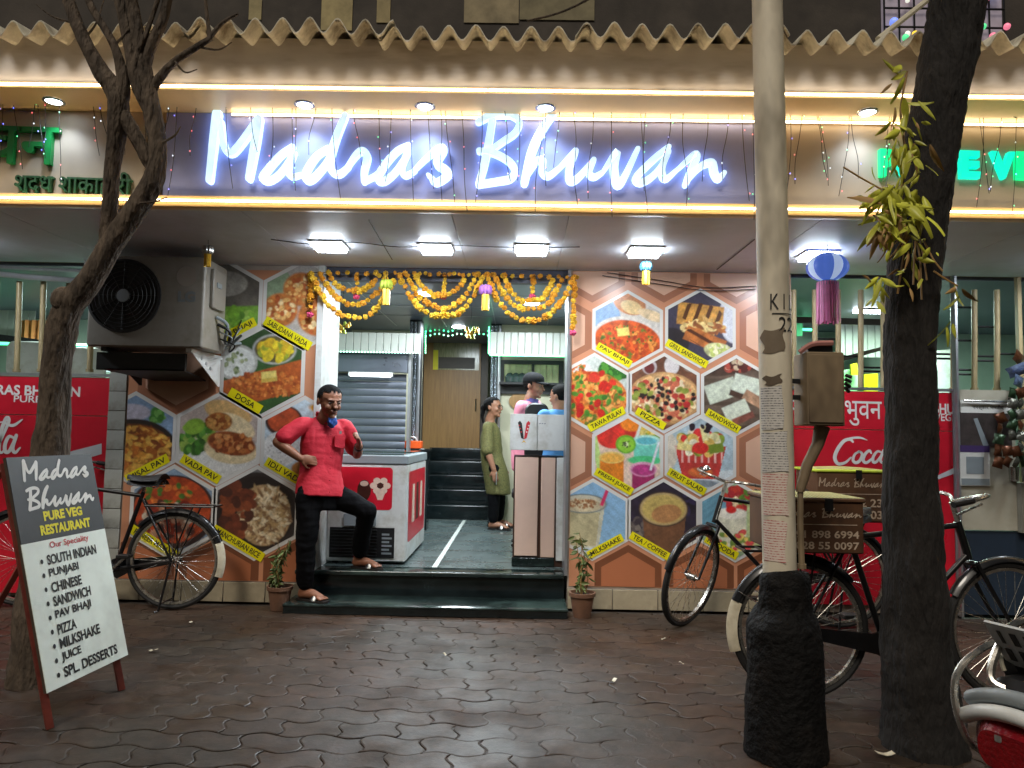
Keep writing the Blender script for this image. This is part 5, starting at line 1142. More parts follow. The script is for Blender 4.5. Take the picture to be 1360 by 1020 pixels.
MB().hexa([(x0 + 0.1, Ya + 0.06, z0 - 0.16), (x1 - 0.14, Ya + 0.06, z0 - 0.16), (x1 - 0.2, YF - 0.01, z0 - 0.20), (x0 + 0.22, YF - 0.01, z0 - 0.20), (x0 + 0.1, Ya + 0.06, z0 - 0.15), (x1 - 0.14, Ya + 0.06, z0 - 0.15), (x1 - 0.2, YF - 0.01, z0 - 0.19), (x0 + 0.22, YF - 0.01, z0 - 0.19)]).build('drip_plate', m_iron, AC, smooth=False)

# ------------------------------------------------------------------ people
m_skin = mat('skin_brown', rgb(138, 90, 66), 0.5, var=0.12, scale=12, bump=0.05)
m_skin2 = mat('skin_tan', rgb(150, 104, 80), 0.5, var=0.1, scale=12)
m_hair = mat('black_hair', rgb(15, 13, 13), 0.85, var=0.4, scale=90, bump=0.6, bscale=160, spec=0.15); m_capc = mat('black_cap_cloth', rgb(20, 20, 22), 0.9, var=0.2, scale=20, spec=0.2)
m_shirt = mat('red_cotton', rgb(196, 32, 52), 0.75, var=0.10, scale=9, bump=0.12, bscale=90)
m_trou = mat('black_trousers', rgb(8, 8, 11), 0.9, var=0.2, scale=12, bump=0.1, spec=0.15)
m_blued = mat('blue_mask', rgb(64, 96, 168), 0.9, var=0.5, scale=90, spec=0.2)
m_olive = mat('olive_print', rgb(96, 92, 50), 0.8, var=0.5, scale=70)
m_pinkt = mat('pink_tshirt', rgb(214, 130, 150), 0.8, var=0.08, scale=9)
m_bluet = mat('blue_shirt', rgb(80, 140, 200), 0.8, var=0.08, scale=9)
m_eye = mat('eye_white', rgb(140, 120, 108), 0.4); m_pupil = mat('eye_dark', rgb(20, 14, 12), 0.2)
m_leather = mat('slipper_leather', rgb(40, 34, 32), 0.5, var=0.3, scale=30)

def limb(mb, pts, rad, n=14, squash=None):
    pts = [Vector(p) for p in pts]
    if len(pts) == 2: pts = [pts[0], (pts[0] + pts[1]) / 2, pts[1]]; rad = [rad[0], (rad[0] + rad[1]) / 2, rad[1]]
    path = smooth_path([tuple(p) for p in pts], 5); rr = np.interp(np.linspace(0, 1, len(path)), np.linspace(0, 1, len(rad)), rad)
    mb.tube(path, list(rr), n, True, squash); mb.ball(path[0], rad[0] * 0.98, 12, 8); mb.ball(path[-1], rad[-1] * 0.98, 12, 8)
def loft(mb, secs, n=24, pw=2.4):
    vs = []
    for c, a, b in secs:
        c, a, b = Vector(c), Vector(a), Vector(b)
        for j in range(n):
            t = 2 * math.pi * j / n; ct, st = math.cos(t), math.sin(t)
            vs.append(c + a * (abs(ct) ** (2 / pw) * (1 if ct >= 0 else -1)) + b * (abs(st) ** (2 / pw) * (1 if st >= 0 else -1)))
    k = len(secs)
    mb.add(vs, [(i * n + j, i * n + (j + 1) % n, (i + 1) * n + (j + 1) % n, (i + 1) * n + j) for i in range(k - 1) for j in range(n)] + [tuple(range(n))[::-1], tuple(range((k - 1) * n, k * n))])
def hand(mb, wrist, d, palm_n, s=1.0, curl=0.6):
    """palm and five unequal bent fingers; d = along the hand, palm_n = out of the palm"""
    d = Vector(d).normalized(); nn = (Vector(palm_n) - d * d.dot(Vector(palm_n))).normalized(); sd = d.cross(nn)
    w = Vector(wrist); M = Matrix((sd, d, nn)).transposed()
    mb.ball(w + d * 0.05 * s, (0.042 * s, 0.055 * s, 0.018 * s), 12, 8, M); mb.ball(w, (0.028 * s, 0.03 * s, 0.022 * s), 10, 6, M)
    for k, (off, ln) in enumerate(((-0.03, 0.066), (-0.01, 0.076), (0.011, 0.072), (0.03, 0.056))):
        p = w + d * 0.092 * s + sd * off * s; pts = [p - d * 0.02 * s]; ang = 0.15
        for seg in (0.45, 0.32, 0.23):
            pts.append(p); p = p + (d * math.cos(ang) + nn * math.sin(ang)) * ln * seg * s; ang += curl
        pts.append(p); mb.tube(pts, [0.0095 * s, 0.0095 * s, 0.009 * s, 0.0085 * s, 0.007 * s], 8); mb.ball(p, 0.007 * s, 6, 4)
    p = w + d * 0.03 * s - sd * 0.036 * s
    q = p + (d * 0.7 - sd * 0.6 + nn * 0.3).normalized() * 0.036 * s; r_ = q + (d * 0.9 - sd * 0.1 + nn * 0.35).normalized() * 0.03 * s
    mb.tube([w + d * 0.02 * s - sd * 0.02 * s, p, q, r_], [0.014 * s, 0.013 * s, 0.0105 * s, 0.008 * s], 8); mb.ball(r_, 0.008 * s, 6, 4)
def head_shape(mb, c, M, s):
    """c = centre of the head, M turns local axes (x right, -y face, z up) into world, s = half height"""
    def B_(p, r, nu=14, nv=10): mb.ball(Vector(c) + M @ (Vector(p) * s), tuple(q * s for q in r), nu, nv, M)
    B_((0, 0.10, 0.28), (0.70, 0.86, 0.70)); B_((0, -0.14, -0.10), (0.60, 0.60, 0.74)); B_((0, -0.30, -0.62), (0.42, 0.38, 0.32)); B_((0, -0.60, -0.84), (0.2, 0.16, 0.14))
    B_((0, -0.74, -0.10), (0.12, 0.20, 0.24)); B_((0, -0.90, -0.22), (0.15, 0.15, 0.11)); B_((0, -0.66, 0.20), (0.44, 0.14, 0.09)); B_((0, -0.68, -0.50), (0.24, 0.13, 0.10)); B_((0, -0.72, -0.46), (0.22, 0.1, 0.05))
    for q in (-1, 1): B_((q * 0.70, 0.12, -0.06), (0.09, 0.17, 0.26)); B_((q * 0.32, -0.56, -0.24), (0.2, 0.16, 0.18))
def head_details(c, M, s, t, moustache=True, body=None, hair='short', hm=None):
    c = Vector(c)
    for q in (-1, 1):
        e = MB(); e.ball(c + M @ (Vector((q * 0.27, -0.67, 0.04)) * s), tuple(k * s for k in (0.12, 0.075, 0.042)), 10, 6, M); eo = e.build('eye', m_eye, body)
        e = MB(); e.ball(c + M @ (Vector((q * 0.27 + 0.02, -0.735, 0.03)) * s), tuple(k * s for k in (0.06, 0.03, 0.055)), 8, 5, M); e.build('pupil', m_pupil, body)
        e = MB(); e.ball(c + M @ (Vector((q * 0.28, -0.76, 0.20)) * s), tuple(k * s for k in (0.17, 0.05, 0.026)), 10, 5, M @ Matrix.Rotation(-q * 0.12, 3, 'Y')); e.build('eyebrow', m_hair, body)
    if moustache: e = MB(); e.ball(c + M @ (Vector((0, -0.83, -0.37)) * s), tuple(k * s for k in (0.21, 0.06, 0.04)), 12, 6, M); e.build('moustache', m_hair, body)
    e = MB(); e.ball(c + M @ (Vector((0, -0.795, -0.52)) * s), tuple(k * s for k in (0.2, 0.05, 0.035)), 12, 6, M); e.build('mouth', mat('lips', rgb(112, 62, 54), 0.5), body)
    if hair:
        h = MB(); nu, nv = 28, 18; h.ball((0, 0.10, 0.28), (0.735, 0.90, 0.745), nu, nv)
        if hair == 'tied': h.ball((0, 1.0, -0.05), (0.24, 0.3, 0.34), 12, 8); h.tube([(0, 1.0, -0.2), (0, 1.15, -0.8), (0, 1.05, -1.5)], [0.2, 0.17, 0.06], 10)
        keep = []
        for f in h.f:
            m_ = sum((Vector(h.v[i]) for i in f), Vector()) / len(f); lim = 0.70 if m_.y < -0.35 else (0.70 - (m_.y + 0.35) * 1.7 if m_.y < 0.25 else -0.5)
            if hair == 'tied' and m_.y > 0.2: lim = -3
            if m_.z > lim + 0.05 * math.sin(20 * m_.x): keep.append(f)
        used = sorted({i for f in keep for i in f}); mp = {i: k for k, i in enumerate(used)}
        hh = MB(); hh.add([c + M @ (Vector(h.v[i]) * s) for i in used], [tuple(mp[i] for i in f) for f in keep]); hh.build('hair', hm or m_hair, t)
def crumple(me, amp, fr, stretch=(1, 1, 1)):
    co = []
    for v in me.vertices:
        p = Vector((v.co.x * stretch[0], v.co.y * stretch[1], v.co.z * stretch[2])) * fr
        k = mnoise.noise(p) + 0.5 * abs(mnoise.noise(p * 2.1 + Vector((3, 1, 7))))
        co.append(v.co + v.normal * (k * amp * (0.25 if v.normal.z < -0.35 else 1.0)))
    for v, q in zip(me.vertices, co): v.co = q
def cut_mesh(me, test):
    bm = bmesh.new(); bm.from_mesh(me); bm.verts.ensure_lookup_table()
    bmesh.ops.delete(bm, geom=[v for v in bm.verts if test(v.co)], context='VERTS'); bm.to_mesh(me); bm.free()
def put(me, name, m, parent): return link_mesh(name, me, m, parent)

def person(label, J, cloth, base, vox=0.006, s=0.115, hair='short', moustache=True, skin=None, torso=None, sleeve=0.62, face=None, hands=None, feet=True, trousers=True, body_legs=True, wr=0.004, headwear=False, hem=0.0, coll=True):
    """J: dict of world joints; cloth: (shirt material, trouser material)"""
    t = thing('person', label, 'person', base); L0 = Vector(base); J = {k: Vector(v) for k, v in J.items()}
    fwd = Vector(face).normalized(); fw = fwd
    sh_ax = (J['sR'] - J['sL']).normalized(); hp_ax = (J['hR'] - J['hL']).normalized()
    up = ((J['sR'] + J['sL']) / 2 - (J['hR'] + J['hL']) / 2).normalized()
    b_sh = up.cross(sh_ax).normalized(); b_hp = Vector((0, 0, 1)).cross(hp_ax).normalized()
    mh = (J['hR'] + J['hL']) / 2; ms = (J['sR'] + J['sL']) / 2; sw = (J['sR'] - J['sL']).length / 2; hw = (J['hR'] - J['hL']).length / 2
    y_ = -fw; x_ = y_.cross(Vector((0, 0, 1))).normalized() ; z_ = x_.cross(y_).normalized(); M = Matrix((x_, y_, z_)).transposed()
    T = torso or 1.0
    def trunk(mb, g, low=0.0):
        def S(q, w_, d_, fo=0.0):
            c = mh.lerp(ms, q); ax = hp_ax.lerp(sh_ax, max(0, min(1, q))).normalized(); bb = b_hp.lerp(b_sh, max(0, min(1, q))).normalized()
            return (c - bb * fo, ax * (w_ * T + g), bb * (d_ * T + g))
        ex = 0.018 if g > 0 else 0.0
        secs = [S(-0.30 - low, 0.168 + ex, 0.118 + ex), *([S(-0.1, 0.168 + ex, 0.122 + ex, .005)] if low > -0.15 else []), S(0.12, 0.160 + ex * 0.7, 0.120 + ex * 0.7, .015), S(0.35, 0.150, 0.118, .025), S(0.6, 0.160, 0.116, .018), S(0.82, 0.168, 0.108, .008), S(0.96, 0.150, 0.088), S(1.06, 0.105, 0.066), S(1.12, 0.066, 0.056)]
        loft(mb, secs)
    sk = skin or m_skin
    b = MB(); trunk(b, -0.02, -0.24)
    limb(b, [ms + up * 0.02, J['neck'], J['head'] - M @ Vector((0, -0.02, 0.5)) * s], [0.062, 0.056, 0.054])
    head_shape(b, J['head'], M, s)
    for q in 'LR':
        limb(b, [J['s' + q], J['e' + q]], [0.05, 0.04]); limb(b, [J['e' + q], J['e' + q].lerp(J['w' + q], .35), J['w' + q]], [0.04, 0.04, 0.027])
        dd, pn, cu = hands[q]; hand(b, J['w' + q], dd, pn, 0.92, cu)
        if body_legs:
            limb(b, [J['h' + q], J['k' + q]], [0.075, 0.05]); limb(b, [J['k' + q], J['k' + q].lerp(J['a' + q], .35), J['a' + q]], [0.05, 0.05, 0.034])
            if feet:
                fd = J['t' + q] - J['a' + q]; fd.z = 0; fd.normalize(); az = J['a' + q].z - J['g' + q].z
                heel = J['a' + q] - fd * 0.03 + Vector((0, 0, -az + 0.03)); toe = J['a' + q] + fd * 0.15 + Vector((0, 0, -az + 0.022))
                limb(b, [J['a' + q], heel], [0.034, 0.03]); limb(b, [heel, (heel + toe) / 2 + Vector((0, 0, 0.015)), toe], [0.03, 0.035, 0.024]); sd = fd.cross(Vector((0, 0, 1)))
                for k in range(5): limb(b, [toe + sd * (k - 2) * 0.016 - fd * 0.01, toe + sd * (k - 2) * 0.018 + fd * (0.03 - 0.004 * abs(k - 1)) + Vector((0, 0, -0.008))], [0.011, 0.009], 8)
    bo = put(remeshed(b, vox, 3, L0, 'body'), 'body', sk, t)
    head_details(J['head'], M, s, t, moustache, bo, hair)
    # shirt
    b = MB(); trunk(b, 0.012, hem)
    for q in 'LR':
        e = J['s' + q].lerp(J['e' + q], sleeve) if sleeve <= 1 else J['e' + q].lerp(J['w' + q], sleeve - 1)
        pts = [J['s' + q].lerp(ms, 0.25), J['s' + q], J['s' + q].lerp(e, .5), e] if sleeve <= 1 else [J['s' + q].lerp(ms, 0.25), J['s' + q], J['e' + q], e]
        limb(b, pts, [0.056, 0.060, 0.066, 0.072] if sleeve <= 1 else [0.06, 0.064, 0.056, 0.05])
    me = remeshed(b, vox, 30, L0, 'shirt'); crumple(me, wr * 2.4, 7, (1, 1, 0.45)); crumple(me, wr * 0.7, 18, (0.5, 0.5, 1.5))
    so = put(me, 'shirt', cloth[0], t)
    # trousers
    if trousers:
        b = MB()
        loft(b, [(mh + Vector((0, 0, 0.05)), hp_ax * 0.135 * T, b_hp * 0.10 * T), (mh - Vector((0, 0, 0.02)), hp_ax * 0.150 * T, b_hp * 0.112 * T), (mh - Vector((0, 0, 0.12)), hp_ax * 0.145 * T, b_hp * 0.11 * T)])
        for q in 'LR':
            end = J['k' + q].lerp(J['a' + q], 0.90)
            limb(b, [J['h' + q], J['h' + q].lerp(J['k' + q], .5), J['k' + q]], [0.098, 0.086, 0.072]); limb(b, [J['k' + q], J['k' + q].lerp(end, .5), end], [0.072, 0.067, 0.062])
        me = remeshed(b, vox * 1.1, 30, L0, 'trousers'); crumple(me, wr * 2.2, 9, (1, 1, 0.6)); crumple(me, wr * 0.9, 18, (0.5, 0.5, 1.6))
        put(me, 'trousers', cloth[1], t)
    return t, M, bo, so

def slipper(J, q, t):
    fd = Vector(J['t' + q]) - Vector(J['a' + q]); fd.z = 0; fd.normalize(); sd = fd.cross(Vector((0, 0, 1))); g_ = Vector((J['a' + q][0], J['a' + q][1], J['g' + q][2])); c = g_ + fd * 0.07
    pts = [(-0.125, 0.028), (-0.10, 0.038), (0, 0.04), (0.08, 0.05), (0.125, 0.038), (0.14, 0.0), (0.125, -0.038), (0.08, -0.046), (0, -0.038), (-0.10, -0.036), (-0.125, -0.026), (-0.133, 0)]
    o = MB().prism(pts, c + Vector((0, 0, 0.001)), fd, -sd, 0.0) if False else None
    mb = MB(); k = len(pts); lo = [c + fd * p[0] + sd * p[1] + Vector((0, 0, 0.001)) for p in pts]; hi = [p + Vector((0, 0, 0.014)) for p in lo]
    mb.add(lo + hi, [tuple(range(k)), tuple(range(k, 2 * k))[::-1]] + [(i, k + i, k + (i + 1) % k, (i + 1) % k) for i in range(k)])
    sl = mb.build('slipper', m_leather, t)
    for a_, b_ in ((0.045, 0.015), (0.015, 0.05)):
        MB().tube([tuple(p) for p in smooth_path([tuple(c + fd * a_ + sd * 0.045 + Vector((0, 0, 0.012))), tuple(c + fd * (a_ + b_) / 2 + Vector((0, 0, 0.068))), tuple(c + fd * b_ - sd * 0.043 + Vector((0, 0, 0.012)))], 6)], 0.009, 6, True, (1.6, 0.5)).build('strap', m_silver if a_ > .03 else m_leather, sl)

# the man in red, one foot up on the platform, elbow on the freezer
zst = 0.066
J = dict(head=at(438, 533, 5.60), neck=at(431, 556, 5.63), sL=at(458, 567, 5.80), sR=at(402, 564, 5.58), eR=at(369, 587, 5.50), wR=at(399, 609, 5.50), eL=at(474, 603, 5.92), wL=at(477, 592, 5.72),
         hR=at(411, 655, 5.58), hL=at(441, 656, 5.72), kR=at(407, 722, 5.56), aR=at(405, 783, 5.60), kL=at(487, 678, 5.72), aL=at(477, 737, 5.90))
J['gR'] = Vector((0, 0, zst + 0.012)); J['gL'] = Vector((0, 0, 0.252 + 0.012)); J['tR'] = J['aR'] + Vector((0.16, -0.07, 0)); J['tL'] = J['aL'] + Vector((0.17, -0.06, 0))
J['aR'].z = zst + 0.10; J['aL'].z = 0.252 + 0.10
man, M, bo, so = person('man in red shirt leaning on the freezer, one foot up on the step', J, (m_shirt, m_trou), (J['aR'].x, J['aR'].y, zst), 0.0055, 0.122, face=(0.62, -0.74, -0.22),
    hands=dict(R=((0.85, 0.35, -0.15), (0.3, 0.9, -0.2), 0.3), L=((0.05, -0.55, 0.55), (-0.8, -0.3, -0.2), 1.1)), sleeve=0.74, hem=-0.27, torso=0.92, wr=0.0052)
for q in 'RL':
    JJ = dict(J); JJ['gR'] = Vector((0, 0, zst)); JJ['gL'] = Vector((0, 0, 0.252)); slipper(JJ, q, man)
hc = J['head']; s_ = 0.122
mk = MB(); mk.ball(hc + M @ (Vector((0.05, -0.62, -1.19)) * s_), (0.033, 0.018, 0.042), 24, 16, M); me = mk.mesh('face_mask', m_blued, root_loc(man)); crumple(me, 0.012, 55); crumple(me, 0.006, 110); link_mesh('face_mask', me, m_blued, man)
up_ = (J['sR'] + J['sL']) / 2 - (J['hR'] + J['hL']) / 2; upn = up_.normalized(); shx = (J['sR'] - J['sL']).normalized(); fb = upn.cross(shx).normalized()
ms_ = (J['sR'] + J['sL']) / 2
if fb.y > 0: fb = -fb
cb = MB()
for q in (-1, 1):
    base_ = ms_ + upn * 0.075 + shx * q * 0.05 + fb * 0.03
    cb.tube([tuple(p) for p in smooth_path([tuple(ms_ + upn * 0.09 - fb * 0.055), tuple(ms_ + upn * 0.085 + shx * q * 0.066), tuple(ms_ + upn * 0.05 + shx * q * 0.03 + fb * 0.075), tuple(ms_ + upn * 0.005 + shx * q * 0.035 + fb * 0.095)], 6)], [0.02] * 19, 8, True, (0.35, 1.0))
cb.build('collar', m_shirt, man)
pk = MB(); pc = ms_ - upn * 0.12 - shx * 0.075 + fb * 0.124; pk.prism([(-0.042, -0.04), (0, -0.05), (0.042, -0.04), (0.042, 0.045), (-0.042, 0.045)], pc - fb * 0.006, -shx, upn, 0.004); pk.build('pocket', m_shirt, man)
bt = MB(); bt.prism([(-0.008, 0.0), (0.008, 0.0), (0.008, 0.022), (-0.008, 0.022)], pc + upn * 0.055 - fb * 0.002, -shx, upn, 0.003); bt.build('badge', m_silver, man)
for k in range(6):
    MB().ball(ms_ - upn * (0.07 + 0.085 * k) + fb * (0.124 + 0.004 * k), 0.0045, 6, 4).build('button', m_shirt, man)
MB().tube([J['wL'] + (J['eL'] - J['wL']) * 0.10 + Vector((0, 0, 0.0)), J['wL'] + (J['eL'] - J['wL']) * 0.22], 0.036, 12).build('bracelet', m_black, man)

# the woman in olive, by the inner steps
Yw = 8.55; fl = 0.25
J = dict(head=at(655, 541, Yw), neck=at(651, 557, Yw + .02), sL=at(655, 569, Yw + .19), sR=at(648, 567, Yw - .15), eR=at(647, 598, Yw - .20), wR=at(656, 624, Yw - .22), eL=at(660, 600, Yw + .22), wL=at(668, 622, Yw + .16),
         hR=at(656, 622, Yw - .09), hL=at(660, 622, Yw + .10), kR=at(656, 657, Yw - .09), aR=at(655, 688, Yw - .08), kL=at(664, 655, Yw + .1), aL=at(662, 684, Yw + .14))
for q in 'RL': J['g' + q] = Vector((0, 0, fl + 0.01)); J['a' + q].z = fl + 0.09; J['t' + q] = J['a' + q] + Vector((0.17, -0.05, 0))
wo, M, bo, so = person('woman in olive printed tunic and black trousers standing by the inner steps', J, (m_olive, m_trou), (J['aR'].x, J['aR'].y, fl), 0.009, 0.118, 'tied', False, m_skin2, 0.92, 1.0, (0.93, -0.34, 0.02),
    dict(R=((0.2, -0.1, -1), (0, 1, 0), 0.5), L=((0.2, -0.1, -1), (0, -1, 0), 0.5)), hem=0.34, wr=0.003)
for q in 'RL':
    JJ = dict(J); JJ['gR'] = JJ['gL'] = Vector((0, 0, fl)); slipper(JJ, q, wo)
for q in (-1, 1):
    cc = J['head'] + M @ (Vector((q * 0.29, -0.80, 0.04)) * 0.118); MB().tube([cc + M @ Vector((0.024 * math.cos(a), 0, 0.019 * math.sin(a))) for a in np.linspace(0, 2 * math.pi, 15)], 0.0025, 5, False).build('eyeglass_rim', m_black, wo)
MB().tube([J['head'] + M @ (Vector((0.5, -0.78, 0.08)) * 0.118), J['head'] + M @ (Vector((0.76, 0.05, 0.05)) * 0.118)], 0.0025, 5).build('eyeglass_arm', m_black, wo)
ph_ = J['wR'] + Vector((0.03, -0.03, -0.09)); solo('mobile_phone', MB().rbox(ph_ - Vector((0.005, 0.036, 0.07)), ph_ + Vector((0.005, 0.036, 0.07)), 0.004, 0, 2), m_silver, 'shiny mobile phone in the hand of the woman in olive', 'phone', loc=ph_)

# the man with black cap behind the counter
Yc = 7.35
J = dict(head=at(709, 513, Yc), neck=at(704, 530, Yc), sL=at(712, 539, Yc + .2), sR=at(692, 540, Yc - .14), eR=at(690, 572, Yc - .14), wR=at(706, 588, Yc - .3), eL=at(722, 572, Yc + .2), wL=at(732, 586, Yc - .05),
         hR=at(697, 606, Yc - .08), hL=at(708, 606, Yc + .1), kR=at(700, 660, Yc - .1), aR=at(698, 700, Yc - .08), kL=at(712, 660, Yc + .1), aL=at(710, 700, Yc + .12))
for q in 'RL': J['g' + q] = Vector((0, 0, fl + 0.01)); J['a' + q].z = fl + 0.09; J['t' + q] = J['a' + q] + Vector((0.17, -0.05, 0))
cm, M, bo, so = person('man in pink t-shirt and black cap behind the billing counter', J, (m_pinkt, m_trou), (J['aR'].x, J['aR'].y, fl), 0.009, 0.118, 'short', False, m_skin2, 1.0, 0.6, (0.92, -0.38, -0.12),
    dict(R=((0.6, -0.6, -0.3), (0, 0, -1), 0.5), L=((0.6, -0.6, -0.3), (0, 0, -1), 0.5)), wr=0.003)
cp = MB(); nu, nv = 24, 8; hd = J['head']; s_ = 0.118
cp.lathe([(0.80, 0.35), (0.82, 0.55), (0.74, 0.85), (0.5, 1.08), (0.2, 1.16), (0.0, 1.17)], (0, 0.08, 0), 22, Matrix.Diagonal((0.98, 1.14, 1)))
cp.v = [tuple(hd + M @ (Vector(v) * s_)) for v in cp.v]; cap_o = cp.build('cap', m_capc, cm)
bm_ = MB(); bm_.grid(lambda u, v: tuple(hd + M @ (Vector(((u - .5) * 1.35 * (1 - 0.35 * v * v), -0.72 - 0.75 * v + 0.5 * (2 * u - 1) ** 2 * (1 - 0.2 * v), 0.42 - 0.12 * v - 0.1 * (2 * u - 1) ** 2)) * s_)), 10, 6)
vv = len(bm_.v); bm_.add([(v[0], v[1], v[2] + 0.008) for v in bm_.v], [tuple(f) for f in bm_.f]); bm_.build('cap_brim', m_capc, cap_o)
MB().tube([hd + M @ (Vector((0, 0.02, -1.0)) * s_), hd + M @ (Vector((0, 0.05, -1.32)) * s_)], [0.066, 0.075], 14).build('collar', mat('purple_collar', rgb(90, 80, 140), 0.8), cm)
# chair back, and a person in blue at the counter's far end
p = at(713, 549, 6.95)
ch = thing('office_chair', 'rounded black chair back just above the white counter top', 'chair', (p.x, p.y, fl))
MB().rbox((p.x - 0.11, p.y, 1.0), (p.x + 0.11, p.y + 0.05, gz(713, 535, 6.95)), 0.075, 1, 5).build('backrest', m_black, ch)
MB().tube([(p.x, p.y + 0.2, fl + 0.1), (p.x, p.y + 0.2, 0.72)], 0.03, 8).build('column', m_chrome, ch); MB().rbox((p.x - 0.22, p.y, 0.72), (p.x + 0.22, p.y + 0.42, 0.79), 0.03, 2, 3).build('seat', m_black, ch)
MB().tube([(p.x, p.y + 0.05, 0.76), (p.x, p.y + 0.06, 1.05)], 0.02, 6).build('back_arm', m_chrome, ch)
for k in range(5): MB().tube([(p.x, p.y + 0.2, fl + 0.09), (p.x + 0.26 * math.cos(k * 1.257), p.y + 0.2 + 0.26 * math.sin(k * 1.257), fl + 0.04)], [0.025, 0.015], 6).build('leg', m_black, ch)
Yb_ = 6.95
J = dict(head=at(743, 527, Yb_), neck=at(743, 543, Yb_), sL=at(763, 552, Yb_ + .04), sR=at(722, 552, Yb_ - .04), eR=at(722, 590, Yb_ + .02), wR=at(732, 600, Yb_ + .2), eL=at(768, 592, Yb_), wL=at(758, 602, Yb_ + .2),
         hR=at(733, 625, Yb_), hL=at(755, 625, Yb_), kR=at(733, 670, Yb_ - .05), aR=at(733, 714, Yb_), kL=at(755, 670, Yb_ - .05), aL=at(755, 714, Yb_))
for q in 'RL': J['g' + q] = Vector((0, 0, fl + 0.01)); J['a' + q].z = fl + 0.09; J['t' + q] = J['a' + q] + Vector((0.0, 0.17, 0))
person('person in light blue shirt with dark hair at the right end of the counter', J, (m_bluet, m_trou), (J['aR'].x, J['aR'].y, fl), 0.010, 0.112, 'short', False, m_skin2, 0.95, 0.6, (-0.75, 0.6, -0.1),
    dict(R=((0, 1, 0.2), (0, 0, -1), 0.5), L=((0, 1, 0.2), (0, 0, -1), 0.5)), wr=0.003)
# ------------------------------------------------------------------ bicycles
m_bike = mat('bicycle_black_paint', rgb(20, 20, 22), 0.3, 0.2, var=0.3, scale=14, coat=0.3)
m_tyre = mat('rubber', rgb(26, 25, 25), 0.75, var=0.3, scale=20, bump=0.2)
m_steel = mat('worn_chrome', rgb(180, 176, 168), 0.28, 0.9, var=0.25, scale=24, rvar=0.12)
m_guardw = mat('white_mudguard', rgb(206, 198, 176), 0.45, var=0.1, scale=12, dirt=rgb(160, 148, 120))
m_seat = mat('saddle_vinyl', rgb(24, 23, 23), 0.5, var=0.2, scale=12, bump=0.15)
RW = 0.352
def wheel_meshes():
    ty = MB(); n = 48; vs = []
    for i in range(n):
        a = 2 * math.pi * i / n
        for j in range(8):
            b = 2 * math.pi * j / 8; r = RW - 0.019 + 0.019 * math.cos(b); vs.append((r * math.cos(a), 0.019 * math.sin(b), r * math.sin(a)))
    ty.add(vs, [(i * 8 + j, i * 8 + (j + 1) % 8, ((i + 1) % n) * 8 + (j + 1) % 8, ((i + 1) % n) * 8 + j) for i in range(n) for j in range(8)])
    ri = MB(); vs = []
    for i in range(n):
        a = 2 * math.pi * i / n
        for (dr, y) in ((0, -0.014), (0, 0.014), (-0.016, 0.011), (-0.016, -0.011)): r = RW - 0.037 + dr; vs.append((r * math.cos(a), y, r * math.sin(a)))
    ri.add(vs, [(i * 4 + j, i * 4 + (j + 1) % 4, ((i + 1) % n) * 4 + (j + 1) % 4, ((i + 1) % n) * 4 + j) for i in range(n) for j in range(4)])
    hb = MB(); hb.tube([(0, -0.05, 0), (0, -0.03, 0), (0, -0.028, 0), (0, 0.028, 0), (0, 0.03, 0), (0, 0.05, 0)], [0.01, 0.012, 0.022, 0.022, 0.012, 0.01], 12)
    sp = MB()
    for k in range(36):
        a = 2 * math.pi * k / 36; off = 0.45 * (1 if (k // 2) % 2 else -1); s_ = 0.026 * (1 if k % 2 else -1)
        sp.tube([(0.02 * math.cos(a + off * 2), s_, 0.02 * math.sin(a + off * 2)), ((RW - 0.05) * math.cos(a), 0, (RW - 0.05) * math.sin(a))], 0.0013, 4, False)
    return ty.mesh('tyre', m_tyre), ri.mesh('rim', m_steel), hb.mesh('hub', m_steel), sp.mesh('spokes', m_steel)
WM = wheel_meshes()
